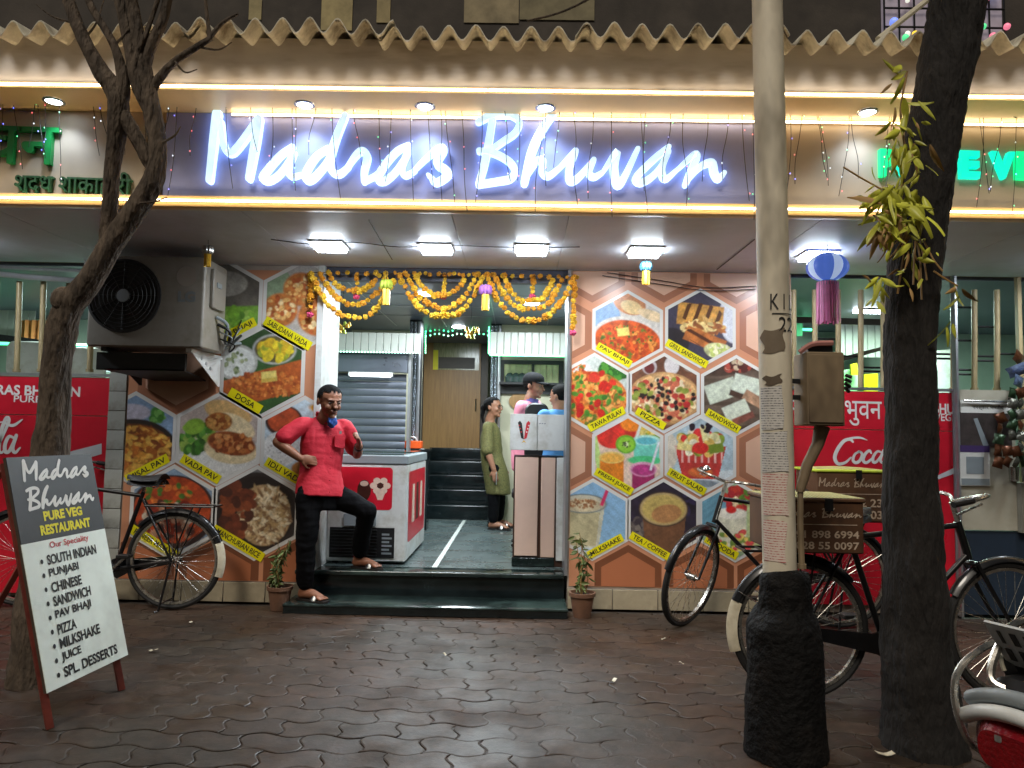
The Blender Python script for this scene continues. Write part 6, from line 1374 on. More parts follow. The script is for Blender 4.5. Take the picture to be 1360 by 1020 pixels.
def bicycle(label, loc, rz, steer=0.0, lean=0.0, box_carrier=False, bell=False, wb=1.08):
    t = thing('bicycle', label, 'bicycle', loc, local=True, rot=(R(lean), 0, rz))
    ax0 = Vector((wb - 0.205, 0, 0.71)); ax1 = Vector((wb - 0.26, 0, 0.90)); axd = (ax1 - ax0).normalized()
    SM = Matrix.Translation(ax0) @ Matrix.Rotation(steer, 4, axd) @ Matrix.Translation(-ax0)
    S = lambda p: SM @ Vector(p)
    for k, cx in enumerate((0.0, wb)):
        w = link_mesh('wheel', WM[0], None, t); w.matrix_local = Matrix.Translation((0, 0, RW)) if k == 0 else SM @ Matrix.Translation((wb, 0, RW))
        for nm, me in (('rim', WM[1]), ('hub', WM[2]), ('spokes', WM[3])):
            o = link_mesh(nm, me, None, w)
            if nm == 'spokes': o['kind'] = 'stuff'
    bb = Vector((0.43, 0, 0.28)); st = Vector((0.25, 0, 0.84)); ra = Vector((0, 0, RW)); fr = MB()
    fr.tube([ax0, ax1], 0.019, 10); fr.tube([st, bb], 0.0155, 10); fr.tube([st - Vector((0, 0, 0.03)) + Vector((0.01, 0, 0)), ax1 - Vector((0, 0, 0.02))], 0.0145, 10); fr.tube([bb, ax0 + Vector((0, 0, 0.03))], 0.0155, 10)
    fr.tube([bb - Vector((0, 0.035, 0)), bb + Vector((0, 0.035, 0))], 0.024, 12)
    for s_ in (-1, 1):
        fr.tube([bb + Vector((0, 0.03 * s_, 0)), ra + Vector((0, 0.058 * s_, 0))], 0.0095, 8); fr.tube([st + Vector((0, 0.012 * s_, -0.05)), ra + Vector((0, 0.058 * s_, 0))], 0.008, 8)
    fr.build('frame', m_bike, t)
    fk = MB()
    for s_ in (-1, 1): fk.tube([S(p) for p in ((wb - 0.195, 0.045 * s_, 0.69), (wb - 0.10, 0.05 * s_, 0.52), (wb - 0.03, 0.052 * s_, 0.40), (wb, 0.055 * s_, RW))], [0.012, 0.011, 0.009, 0.008], 8)
    fk.tube([S((wb - 0.195, -0.05, 0.69)), S((wb - 0.195, 0.05, 0.69))], 0.014, 8); fk.build('fork', m_bike, t)
    hb = MB(); hx = wb - 0.275
    hb.tube([S(ax1 - axd * 0.02), S(ax1 + axd * 0.10)], 0.012, 8)
    for s_ in (-1, 1): hb.tube([S(p) for p in [tuple(q) for q in smooth_path([(hx - 0.01, 0, 1.0), (hx + 0.05, 0.10 * s_, 1.03), (hx + 0.03, 0.20 * s_, 1.04), (hx - 0.09, 0.255 * s_, 1.02), (hx - 0.20, 0.27 * s_, 1.0)], 5)]], 0.0105, 8)
    ho = hb.build('handlebar', m_steel, t)
    for s_ in (-1, 1):
        MB().tube([S((hx - 0.10, 0.258 * s_, 1.018)), S((hx - 0.215, 0.272 * s_, 0.998))], 0.016, 8).build('grip', m_seat, ho)
        MB().tube([S((hx - 0.02, 0.215 * s_, 1.0)), S((hx - 0.09, 0.245 * s_, 0.985)), S((hx - 0.19, 0.262 * s_, 0.95))], 0.006, 6).build('brake_lever', m_steel, ho)
    MB().tube([S((hx + 0.02, 0.03, 1.0)), S((wb - 0.17, 0.03, 0.75))], 0.004, 6).build('brake_rod', m_steel, ho)
    if bell: MB().lathe([(0, 0.032), (0.018, 0.028), (0.03, 0.012), (0.033, 0.0), (0.02, -0.004)], S((hx + 0.045, -0.13, 1.06)), 14).build('bell', m_chrome, ho)
    # saddle
    sd = MB(); sd.grid(lambda u, v: (st.x - 0.15 + 0.27 * u, (v - .5) * 2 * (0.105 * (1 - u) ** 0.8 * (1 - 0.25 * (1 - u) ** 3) + 0.018), st.z + 0.125 - 0.045 * (2 * v - 1) ** 2 * (1 - 0.3 * u) - 0.012 * math.sin(u * 3.1) + 0.01 * (1 - u)), 12, 8)
    k = len(sd.v); sd.add([(v[0], v[1] * 0.9, v[2] - 0.04) for v in sd.v[:k]], [tuple(reversed(f)) for f in sd.f]); so_ = sd.build('saddle', m_seat, t)
    spg = MB(); spg.tube([st, st + Vector((-0.015, 0, 0.09))], 0.012, 8)
    for s_ in (-1, 1): spg.tube([(st.x - 0.12 + 0.010 * math.cos(a), 0.06 * s_ + 0.014 * math.sin(a), st.z + 0.03 + 0.005 * a / 2) for a in np.linspace(0, 22, 40)], 0.003, 4); spg.tube([(st.x - 0.12, 0.055 * s_, st.z + 0.032), (st.x + 0.08, 0.02 * s_, st.z + 0.06)], 0.004, 5)
    spg.build('saddle_spring', m_steel, so_)
    # mudguards
    def guard(cx, a0, a1, m, name, tr, dp=0.026):
        g_ = MB(); g_.grid(lambda u, v: tr((cx + (RW + 0.022 - dp * (2 * v - 1) ** 2) * math.cos(R(a0 + (a1 - a0) * u)), (v - .5) * 0.058, RW + (RW + 0.022 - dp * (2 * v - 1) ** 2) * math.sin(R(a0 + (a1 - a0) * u)))), 22, 6)
        k_ = len(g_.v); c0_ = tr((cx, 0, RW)); g_.add([tuple(Vector(v) + (c0_ - Vector(v)).normalized() * 0.003) for v in g_.v], [tuple(reversed(f)) for f in g_.f]); return g_.build(name, m, t)
    I = lambda p: Vector(p)
    guard(0, 42, 158, m_bike, 'mudguard', I); guard(0, 158, 199, m_guardw, 'mudguard_tip', I, 0.045); guard(wb, 20, 150, m_bike, 'mudguard', lambda p: S(p))
    for s_ in (-1, 1):
        MB().tube([(0, 0.05 * s_, RW), ((RW + 0.02) * math.cos(R(150)), 0.032 * s_, RW + (RW + 0.02) * math.sin(R(150)))], 0.003, 5).build('mudguard_stay', m_steel, t)
    # carrier
    cz = 0.745; ca = MB()
    for y in (-0.075, 0.075): ca.tube([(0.20, y, cz), (-0.30, y, cz)], 0.007, 6)
    for x in (0.2, 0.1, 0.0, -0.1, -0.2, -0.3): ca.tube([(x, -0.075, cz), (x, 0.075, cz)], 0.006, 6)
    for y in (-0.075, 0.075):
        ca.tube([(0, y * 0.8, RW), (-0.15, y, cz)], 0.006, 6); ca.tube([(0, y * 0.8, RW), (0.05, y, cz)], 0.006, 6)
    ca.build('carrier', m_bike, t)
    # drive
    cr = MB(); cr.tube([bb + Vector((0, -0.06, 0)), bb + Vector((0, 0.06, 0))], 0.012, 8)
    cr.tube([bb + Vector((0, -0.06, 0)), bb + Vector((0.12, -0.065, -0.11))], 0.01, 6); cr.tube([bb + Vector((0, 0.06, 0)), bb + Vector((-0.12, 0.065, 0.11))], 0.01, 6); co = cr.build('crank', m_steel, t)
    for p in ((0.55, -0.11, 0.17), (0.31, 0.11, 0.39)): MB().rbox((p[0] - 0.045, p[1] - 0.035, p[2] - 0.012), (p[0] + 0.045, p[1] + 0.035, p[2] + 0.012), 0.006, 1, 2).build('pedal', m_seat, co)
    cg = MB(); P = [(-0.03, 0.33), (0.36, 0.245), (0.44, 0.20), (0.50, 0.24), (0.51, 0.29), (0.48, 0.34), (0.42, 0.36), (0.34, 0.345), (-0.03, 0.378)]; cg.prism(P, (0, -0.05, 0), (1, 0, 0), (0, 0, 1), 0.02); cg.build('chain_cover', m_bike, t)
    sn = MB()
    for s_ in (-1, 1): sn.tube([(0.0, 0.06 * s_, RW - 0.01), (0.05, 0.11 * s_, 0.01), (0.07, 0.13 * s_, 0.008)], [0.009, 0.009, 0.007], 6)
    sn.tube([(0.04, -0.1, 0.06), (0.04, 0.1, 0.06)], 0.006, 6); sn.build('stand', m_bike, t)
    return t
b0 = at(232, 735, 5.52); bicycle('black bicycle with white mudguard tip parked behind the sandwich board', (b0.x, 5.52, 0), math.pi, 0.2)
bicycle('black bicycle with turned front wheel and bell against the right poster', (gx(907, 5.35, 757) + 1.10, 5.38, 0), math.pi, R(48), bell=True)
b2 = gx(1062, 3.9, 835); bicycle('black bicycle carrying a delivery box between the utility pole and the thick trunk', (b2, 3.9, 0), 0.03, 0.12)

m_box = mat('delivery_box_brown', rgb(92, 62, 40), 0.6, var=0.2, scale=6, dirt=rgb(60, 40, 28)); m_fadedw = mat('faded_white_print', rgb(180, 160, 140), 0.7, var=0.3, scale=40)
def woven():
    m = mat('woven_lid', rgb(170, 166, 90), 0.7); nt = m.node_tree; b = nt.nodes['Principled BSDF']; N = nt.nodes.new
    tc = N('ShaderNodeTexCoord'); w1 = N('ShaderNodeTexWave'); w1.inputs['Scale'].default_value = 18; w1.inputs['Distortion'].default_value = 1.5; w2 = N('ShaderNodeTexWave'); w2.bands_direction = 'Y'; w2.inputs['Scale'].default_value = 22
    for w_ in (w1, w2): nt.links.new(tc.outputs['Object'], w_.inputs['Vector'])
    mx = N('ShaderNodeMixRGB'); mx.blend_type = 'MULTIPLY'; mx.inputs[0].default_value = 0.6; nt.links.new(w1.outputs[0], mx.inputs[1]); nt.links.new(w2.outputs[0], mx.inputs[2])
    r = N('ShaderNodeValToRGB'); r.color_ramp.elements[0].color = (*rgb(110, 100, 60), 1); r.color_ramp.elements[1].color = (*rgb(214, 206, 120), 1); nt.links.new(mx.outputs[0], r.inputs[0]); nt.links.new(r.outputs[0], b.inputs['Base Color']); return m
m_lid = woven(); m_limeedge = mat('lime_edging', rgb(190, 206, 60), 0.6, var=0.2, scale=20)
def delivery_box(label, x0, x1, y0, y1, z0, z1, lines, lime):
    t = thing('delivery_box', label, 'box', ((x0 + x1) / 2, (y0 + y1) / 2, z0), 'delivery boxes on bicycles')
    MB().rbox((x0 + 0.01, y0 + 0.01, z0), (x1 - 0.01, y1 - 0.01, z1), 0.012, 2, 2).build('body', m_box, t)
    MB().rbox((x0, y0, z1 + 0.001), (x1, y1, z1 + 0.022), 0.012, 2, 2).build('lid_edge', m_limeedge if lime else m_box, t)
    mb = MB(); mb.grid(lambda u, v: (x0 + 0.005 + (x1 - x0 - 0.01) * u, y0 + 0.005 + (y1 - y0 - 0.01) * v, z1 + 0.0235 + 0.014 * math.sin(math.pi * u) * math.sin(math.pi * v)), 10, 8); mb.build('lid', m_lid, t)
    MB().mm(((x0 + x1) / 2 + 0.02, y0 - 0.006, z1 - 0.04), ((x0 + x1) / 2 + 0.06, y0 - 0.001, z1 + 0.02)).build('latch', m_iron, t)
    w_ = x1 - x0; h = z1 - z0
    mb = MB(); script_print(mb, SCRIPT_A, (x0 + 0.04 * w_, y0 + 0.008, z1 - 0.10 * h), (1, 0, 0), (0, 0, 1), 0.42 * w_, 0.20 * h); script_print(mb, SCRIPT_B, (x0 + 0.52 * w_, y0 + 0.008, z1 - 0.10 * h), (1, 0, 0), (0, 0, 1), 0.43 * w_, 0.20 * h); mb.build('script_lettering', m_fadedw, t, smooth=False)
    for body, fx, fz, fw_, fh in lines: mb = MB(); lettering(mb, body, (x0 + fx * w_, y0 + 0.0085, z0 + fz * h), (1, 0, 0), (0, 0, 1), (fw_ * w_, fh * h), 0, 0.02); mb.build('lettering', m_fadedw, t, smooth=False)
    MB().mm((x0 + 0.1 * w_, y0 + 0.0075, z0 + 0.56 * h), (x0 + 0.9 * w_, y0 + 0.0085, z0 + 0.575 * h)).build('printed_line', m_fadedw, t, smooth=False)
    return t
yb = 3.70; delivery_box('faded brown delivery box with woven lid on the nearer bicycle beside the utility pole', gx(1028, yb, 700), gx(1152, yb, 700), yb, 4.14, 0.755, 1.0, [('91 898 6994', 0.24, 0.30, 0.68, 0.15), ('028 55 0097', 0.24, 0.08, 0.68, 0.15)], False)
yb = 5.18; delivery_box('brown delivery box with lime edged lid on the farther bicycle before the red panel', gx(1084, yb, 650), gx(1182, yb, 650), yb, 5.6, 0.755, 1.085, [('9892 23', 0.35, 0.30, 0.55, 0.17), ('0285 03', 0.35, 0.06, 0.55, 0.17)], True)

# ------------------------------------------------------------------ sandwich board
TL, TR_, BR_, BL = at(5, 608, 3.32), at(123, 601, 3.90), at(165, 873, 3.86), at(62, 921, 3.31)
uu = ((TR_ - TL) + (BR_ - BL)).normalized(); nn0 = uu.cross((TL - BL)).normalized(); ww = nn0.cross(uu).normalized(); BW = ((TR_ - TL).length + (BR_ - BL).length) / 2; BH = (TL - BL).dot(ww)
SB = thing('sandwich_board', 'black and white sandwich board menu on red wooden legs at the left', 'sign', (BL.x, BL.y, 0))
o_ = BL
if nn0.dot(Vector((0, 0, CAMH)) - BL) < 0: nn0 = -nn0
def sbx(u0, u1, v0, v1, d0, d1, m, name, parent=None):
    c8 = [o_ + uu * u + ww * v + nn0 * d for d in (d0, d1) for u, v in ((u0, v0), (u1, v0), (u1, v1), (u0, v1))]; return MB().hexa(c8).build(name, m, parent or SB, smooth=False)
zs_ = 0.375
m_chalk = mat('slate_black_print', rgb(44, 46, 50), 0.5, var=0.2, scale=5); m_bwhite = mat('board_white', rgb(232, 240, 230), 0.45, var=0.04, scale=5, dirt=rgb(206, 212, 202))
sbx(0, BW, 0, BH, -0.014, -0.001, m_plyd, 'backing')
sbx(0, BW, BH * (1 - zs_), BH, -0.0005, 0.003, m_chalk, 'title_panel'); lwp = sbx(0, BW, 0, BH * (1 - zs_) - 0.002, -0.0005, 0.003, m_bwhite, 'list_panel')
m_redwood = mat('red_painted_wood', rgb(110, 46, 36), 0.55, var=0.3, scale=12)
for u in (0.02, BW - 0.05):
    a_ = o_ + uu * u + nn0 * -0.03; 
    leg_lo = a_ - ww * ((a_.z) / ww.z) ; sbp = [leg_lo + Vector((0, 0, 0.0)), a_ + ww * BH * 0.98]
    MB().tube(sbp, 0.02, 4).build('leg', m_redwood, SB, smooth=False)
    back_top = a_ + ww * BH * 0.95 - nn0 * 0.02; back_lo = Vector((back_top.x - nn0.x * 0.62, back_top.y - nn0.y * 0.62, 0.0)); MB().tube([back_lo, back_top], 0.018, 4).build('leg', m_redwood, SB, smooth=False)
mb = MB(); script_print(mb, SCRIPT_A, o_ + uu * BW * 0.13 + ww * BH * 0.985, uu, ww, BW * 0.78, BH * 0.10, 0.0045, 1.25); script_print(mb, SCRIPT_B, o_ + uu * BW * 0.13 + ww * BH * 0.865, uu, ww, BW * 0.80, BH * 0.105, 0.0045, 1.25); mb.build('script_lettering', m_white_print, SB, smooth=False)
def sbt(body, u0, u1, v0, v1, m, bold, name='lettering'):
    mb = MB(); lettering(mb, body, o_ + uu * BW * u0 + ww * BH * v0 + nn0 * 0.0048, uu, ww, (BW * (u1 - u0), BH * (v1 - v0)), 0, bold); mb.build(name, m, SB, smooth=False)
sbt('PURE VEG', 0.28, 0.74, 0.706, 0.750, m_yellow_print, 0.045); sbt('RESTAURANT', 0.22, 0.82, 0.645, 0.690, m_yellow_print, 0.045); sbt('Our Speciality', 0.29, 0.76, 0.576, 0.612, m_red_print, 0.01)
for k, (nm, u1) in enumerate((('SOUTH INDIAN', 0.83), ('PUNJABI', 0.58), ('CHINESE', 0.59), ('SANDWICH', 0.68), ('PAV BHAJI', 0.66), ('PIZZA', 0.45), ('MILKSHAKE', 0.72), ('JUICE', 0.46), ('SPL. DESSERTS', 0.90))):
    v = 0.515 - k * 0.0605; sh_ = 0.004 * k
    sbt(nm, 0.235 - sh_, u1 - sh_, v - 0.002, v + 0.043, m_black_print, 0.03)
    c = o_ + uu * BW * (0.175 - sh_) + ww * BH * (v + 0.019) + nn0 * 0.0048; mb = MB(); mb.add([c + uu * 0.009 * math.cos(a) + ww * 0.011 * math.sin(a) for a in np.linspace(0, 2 * math.pi, 12, endpoint=False)], [tuple(range(12))]); mb.build('bullet', m_black_print, SB, smooth=False)

# ------------------------------------------------------------------ utility pole
m_conc = mat('pole_grey_paint', rgb(214, 204, 182), 0.6, var=0.15, scale=5, dirt=rgb(96, 86, 72), bump=0.15, stretch=(1, 1, 0.4)); m_tar = mat('black_tar', rgb(7, 6, 6), 0.8, var=0.5, scale=12, bump=0.9, bscale=34, spec=0.25, bdist=0.02, dirt=rgb(26, 22, 19))
m_rust = mat('meter_box_brown', rgb(132, 114, 88), 0.65, var=0.25, scale=5, dirt=rgb(56, 42, 30), stretch=(1, 1, 0.5))
YP = 3.25; p0 = at(1036, 780, YP); p1 = at(1018, -40, YP); PR = 0.0675
PO = thing('utility_pole', 'beige painted utility pole with pasted notices and thick black base', 'pole', (p0.x + 0.02, YP, 0))
axp = (p1 - p0).normalized(); MB().tube([p0 - axp * 0.3, p0, p0.lerp(p1, .5), p1, p1 + axp * 1.2], [PR * 1.04, PR * 1.03, PR, PR * 0.97, PR * 0.95], 28).build('shaft', m_conc, PO)
bs = MB(); bx = gx(1042, YP, 900); bs.lathe([tuple(q) for q in smooth_path([(0.0, 0.755), (0.07, 0.75), (0.098, 0.73), (0.106, 0.67), (0.112, 0.60), (0.145, 0.535), (0.152, 0.40), (0.158, 0.2), (0.170, 0.0)], 6)], (bx, YP, 0), 48)
bs.v = [(v[0] + 0.008 * mnoise.noise(Vector(v) * 7) + 0.008 * mnoise.noise(Vector(v) * 24), v[1] + 0.008 * mnoise.noise(Vector(v) * 7 + Vector((5, 0, 0))) + 0.008 * mnoise.noise(Vector(v) * 22 + Vector((5, 0, 0))), v[2] + (0.03 * mnoise.noise(Vector(v) * 6) if v[2] > 0.1 else 0)) for v in bs.v]; bs.build('base', m_tar, PO)
def on_pole(px, py, lift):
    """a point on the pole's near face at pixel row py, wrapped to where px falls across it"""
    cpt = at(1018 + (py + 40) * (18 / 820), py, YP); dx = (px - (1018 + (py + 40) * (18 / 820))) * YP / F; dx = max(-PR * 0.999, min(PR * 0.999, dx)); a_ = math.asin(dx / (PR * 1.02)); r_ = PR * 1.03 + lift
    return Vector((cpt.x + r_ * math.sin(a_), YP - r_ * math.cos(a_), cpt.z))
def notice_mat(name, ink, paper):
    m = mat(name, paper, 0.7); nt = m.node_tree; b = nt.nodes['Principled BSDF']; N = nt.nodes.new; L = nt.links.new
    geo = N('ShaderNodeTexCoord'); sp = N('ShaderNodeSeparateXYZ'); L(geo.outputs['Object'], sp.inputs[0])
    ml = N('ShaderNodeMath'); ml.operation = 'MULTIPLY'; ml.inputs[1].default_value = 2 * math.pi / 0.0105; L(sp.outputs['Z'], ml.inputs[0]); sn = N('ShaderNodeMath'); sn.operation = 'SINE'; L(ml.outputs[0], sn.inputs[0])
    nz = N('ShaderNodeTexNoise'); nz.inputs['Scale'].default_value = 120; L(geo.outputs['Object'], nz.inputs['Vector']); ad = N('ShaderNodeMath'); ad.operation = 'MULTIPLY_ADD'; ad.inputs[1].default_value = 3.0; L(nz.outputs['Fac'], ad.inputs[0]); L(sn.outputs[0], ad.inputs[2])
    r = N('ShaderNodeValToRGB'); r.color_ramp.elements[0].position = 0.0; r.color_ramp.elements[1].position = 1.0; mr = N('ShaderNodeMapRange'); mr.inputs[1].default_value = 1.9; mr.inputs[2].default_value = 2.7; L(ad.outputs[0], mr.inputs[0]); L(mr.outputs[0], r.inputs[0])
    r.color_ramp.elements[0].color = (*paper, 1); r.color_ramp.elements[1].color = (*ink, 1); L(r.outputs[0], b.inputs['Base Color']); return m
m_not1 = notice_mat('notice_black_ink', rgb(70, 70, 76), rgb(206, 202, 196)); m_not2 = notice_mat('notice_red_ink', rgb(170, 60, 60), rgb(216, 200, 188))
for k, (x0, x1, y0, y1, m, lab) in enumerate(((1004, 1032, 514, 570, m_not1, 'white notice with dark print highest on the utility pole'), (1005, 1038, 574, 626, m_not1, 'white notice with dark print second from top on the utility pole'), (1010, 1038, 628, 683, m_not2, 'white notice with red print above the lowest one on the utility pole'), (1011, 1036, 690, 744, m_not2, 'white notice with red print lowest on the utility pole'))):
    mb = MB(); mb.grid(lambda u, v: on_pole(x0 + (x1 - x0) * u + 1.5 * math.sin(v * 5 + k), y1 + (y0 - y1) * v + 1.2 * math.sin(u * 4 + k), 0.0016 + 0.0022 * (u > 0.9) ), 12, 8); solo('paper_notice', mb, m, lab, 'notice', 'notices pasted on the utility pole', loc=on_pole(x0, y1, 0))
for (x0, x1, y0, y1, c_) in ((1010, 1034, 440, 470, rgb(120, 106, 88)), (1012, 1030, 500, 512, rgb(98, 84, 68))):
    mb = MB(); mb.grid(lambda u, v: on_pole(x0 + (x1 - x0) * u + 2 * math.sin(v * 7), y1 + (y0 - y1) * v + 2 * math.sin(u * 5), 0.0012), 10, 6); mb.build('paint_patch', mat('patch%d' % y0, c_, 0.7, var=0.2), PO)
for body, x0, y0, x1, y1 in (('K I L', 1017, 394, 1049, 414), ('22', 1027, 424, 1048, 443)):
    v, f = text_mesh_data(body, 0.0); lo, hi = v.min(0), v.max(0); mb = MB(); mb.add([on_pole(x0 + (x1 - x0) * (q[0] - lo[0]) / (hi[0] - lo[0]), y1 + (y0 - y1) * (q[1] - lo[1]) / (hi[1] - lo[1]), 0.0015) for q in v], f); mb.build('stencil_number', m_black_print, PO, smooth=False)
mb = MB(); mb.grid(lambda u, v: on_pole(1019 + 28 * u, 419 + 1.4 * v, 0.0015), 10, 1); mb.build('stencil_line', m_black_print, PO, smooth=False)
# meter box on an arm
a = at(1061, 470, YP); c = at(1110, 566, YP)
MBX = thing('meter_box', 'rusty brown meter box on a bent arm beside the utility pole', 'meter box', (a.x, YP, c.z))
MB().rbox((a.x, YP - 0.09, c.z), (c.x, YP + 0.07, a.z), 0.008, 2, 2).build('case', m_rust, MBX)
MB().rbox((c.x + 0.001, YP - 0.02, c.z + 0.0), (c.x + 0.032, YP + 0.08, a.z + 0.005), 0.006, 2, 2).build('side_case', m_rust, MBX)
MB().rbox((a.x + 0.006, YP - 0.097, c.z + 0.012), (c.x - 0.006, YP - 0.091, a.z - 0.012), 0.006, 1, 2).build('door', m_rust, MBX)
MB().mm((a.x + 0.02, YP - 0.05, a.z), (a.x + 0.125, YP + 0.03, a.z + 0.035)).build('top_block', m_black, MBX)
MB().tube([tuple(q) for q in smooth_path([(a.x - 0.02, YP - 0.06, a.z + 0.0), (a.x + 0.03, YP - 0.07, a.z + 0.034), (a.x + 0.12, YP - 0.06, a.z + 0.042)], 5)], 0.012, 6).build('cloth_scrap', mat('pink_rag', rgb(176, 120, 112), 0.8, var=0.2), MBX)
for k in range(4): MB().tube([(c.x + 0.034, YP - 0.02, a.z - 0.09 - 0.018 * k), (c.x + 0.058, YP - 0.03 + 0.01 * k, a.z - 0.10 - 0.02 * k)], 0.008, 6).build('terminal', m_iron, MBX)
pa = [at(1092, 566, YP), at(1086, 590, YP), at(1072, 618, YP), at(1063, 650, YP), at(1063, 700, YP), at(1065, 752, YP)]
MB().tube(pa[:4], [0.034, 0.026, 0.024, 0.02], 10).build('arm', m_rust, MBX); MB().tube(pa[3:], 0.013, 8).build('conduit', m_rust, MBX)
for i in (3, 5): MB().tube([pa[i] + Vector((0, 0, 0.01)), pa[i] - Vector((0, 0, 0.01))], 0.019, 8).build('clamp', m_rust, MBX)
for s_ in (0.02, 0.09): MB().box((a.x - 0.03, YP, c.z + s_ + 0.1), (0.07, 0.03, 0.02)).build('strap', m_iron, MBX)

# ------------------------------------------------------------------ trees
m_bark = mat('bark_grey_brown', rgb(84, 72, 60), 0.9, var=0.55, scale=16, dirt=rgb(40, 33, 27), bump=1.0, bscale=42, stretch=(1, 1, 0.3), bdist=0.03); m_bark2 = mat('bark_dark', rgb(26, 22, 19), 0.9, var=0.35, scale=8, bump=1.0, bscale=40, stretch=(1, 1, 0.25), bdist=0.03, dirt=rgb(12, 10, 9))
def woody(mb, pts, n=16, sub=6, amp=0.10):
    n = int(n * 1.5); sub *= 2
    P = smooth_path([(*p, r) for p, r in pts], sub); i0 = len(mb.v); mb.tube([q[:3] for q in P], [q[3] for q in P], n)
    for k, q in enumerate(P):
        c = Vector(q[:3])
        for j in range(n):
            i = i0 + k * n + j; v = Vector(mb.v[i]); th_ = 2 * math.pi * j / n; mb.v[i] = tuple(c + (v - c) * (1 + amp * 1.5 * mnoise.noise(Vector((math.cos(th_) * 1.3, math.sin(th_) * 1.3, v.z * 4))) + amp * 1.1 * (abs(mnoise.noise(Vector((math.cos(th_) * 4.5, math.sin(th_) * 4.5, v.z * 9)))) - 0.3) + amp * 0.5 * mnoise.noise(v * 30)))
def tp(px, py, Y, w): return (tuple(at(px, py, Y)), w / 2 * Y / F)
LT = thing('street_tree', 'thin crooked tree with forked bare branches at the left in front of the sign', 'tree', (gx(66, 3.95, 880), 3.95, 0))
mb = MB(); woody(mb, [tp(48, 918, 3.95, 77.3), tp(52, 850, 3.95, 65.5), tp(60, 720, 3.95, 52.1), tp(68, 600, 3.95, 45.4), tp(73, 520, 3.93, 38.6), tp(80, 450, 3.90, 37.0), tp(92, 408, 3.88, 35.3), tp(118, 376, 3.86, 31.9), tp(148, 326, 3.84, 30.2), tp(178, 282, 3.82, 29.4), tp(203, 240, 3.80, 27.7), tp(209, 196, 3.79, 23.5), tp(203, 150, 3.78, 22.7), tp(192, 100, 3.77, 21.8), tp(184, 50, 3.76, 18.5), tp(172, -10, 3.74, 16.0)], 20)
mb.ball(at(84, 398, 3.86), (0.06, 0.06, 0.07), 10, 8); LTt = mb.build('trunk', m_bark, LT)
for pts in ([tp(138, 345, 3.86, 18.5), tp(145, 290, 3.83, 20.2), tp(149, 225, 3.80, 21.0), tp(157, 160, 3.76, 25.2), tp(155, 125, 3.75, 26.9), tp(132, 92, 3.74, 21.8), tp(108, 45, 3.73, 18.5), tp(86, -12, 3.72, 15.1)],
            [tp(152, 138, 3.76, 18.5), tp(164, 152, 3.76, 20.2), tp(180, 180, 3.77, 18.5), tp(198, 215, 3.79, 18.5), tp(206, 236, 3.80, 11.8)], [tp(158, 150, 3.76, 18.5), tp(164, 115, 3.74, 16.8), tp(152, 62, 3.72, 11.8), tp(122, 10, 3.70, 10.1), tp(110, -20, 3.70, 9.2)],
            [tp(200, 150, 3.78, 16.8), tp(182, 108, 3.76, 20.2), tp(172, 60, 3.76, 16.8), tp(160, 8, 3.75, 13.4), tp(152, -20, 3.75, 11.8)], [tp(180, 108, 3.76, 11.8), tp(182, 76, 3.74, 10.1), tp(196, 40, 3.72, 6.7), tp(212, -8, 3.70, 5.9)],
            [tp(200, 124, 3.78, 11.8), tp(212, 104, 3.77, 12.6), tp(232, 82, 3.75, 10.1), tp(262, 62, 3.73, 8.4), tp(281, 50, 3.72, 7.6)], [tp(279, 52, 3.72, 6.7), tp(275, 22, 3.71, 5.0), tp(272, -8, 3.70, 4.2)], [tp(278, 50, 3.72, 6.7), tp(296, 30, 3.70, 5.0), tp(316, 18, 3.68, 3.4)],
            [tp(192, 90, 3.77, 15.1), tp(202, 58, 3.75, 15.1), tp(216, 28, 3.74, 13.4), tp(224, -10, 3.73, 11.8)]):
    mb = MB(); woody(mb, pts, 12, 5); mb.build('branch', m_bark, LT)
for pts in ([(96, 30), (70, 22), (48, 6)], [(112, 52), (128, 30), (140, -8)], [(232, 82), (246, 96), (262, 92)], [(215, 190), (232, 180), (240, 168)], [(186, 270), (205, 268), (222, 262)], [(150, 62), (170, 40), (180, 14)], [(262, 62), (290, 66), (308, 56)]):
    P = smooth_path([tuple(at(x, y, 3.73)) for x, y in pts], 5); MB().tube(P, [0.007 - 0.005 * i / len(P) for i in range(len(P))], 6).build('twig', m_bark, LT)
RT = thing('street_tree', 'thick dark leaning tree trunk with a leafy climber at the right', 'tree', (gx(1224, 3.35, 970), 3.35, 0))
mb = MB(); woody(mb, [tp(1226, 1000, 3.35, 108), tp(1222, 950, 3.35, 96), tp(1217, 850, 3.35, 82), tp(1212, 720, 3.35, 72), tp(1209, 560, 3.35, 66), tp(1210, 420, 3.35, 66), tp(1222, 300, 3.35, 68), tp(1241, 180, 3.34, 68), tp(1262, 60, 3.33, 70), tp(1282, -60, 3.32, 74)], 26, 10, 0.09); mb.build('trunk', m_bark2, RT)
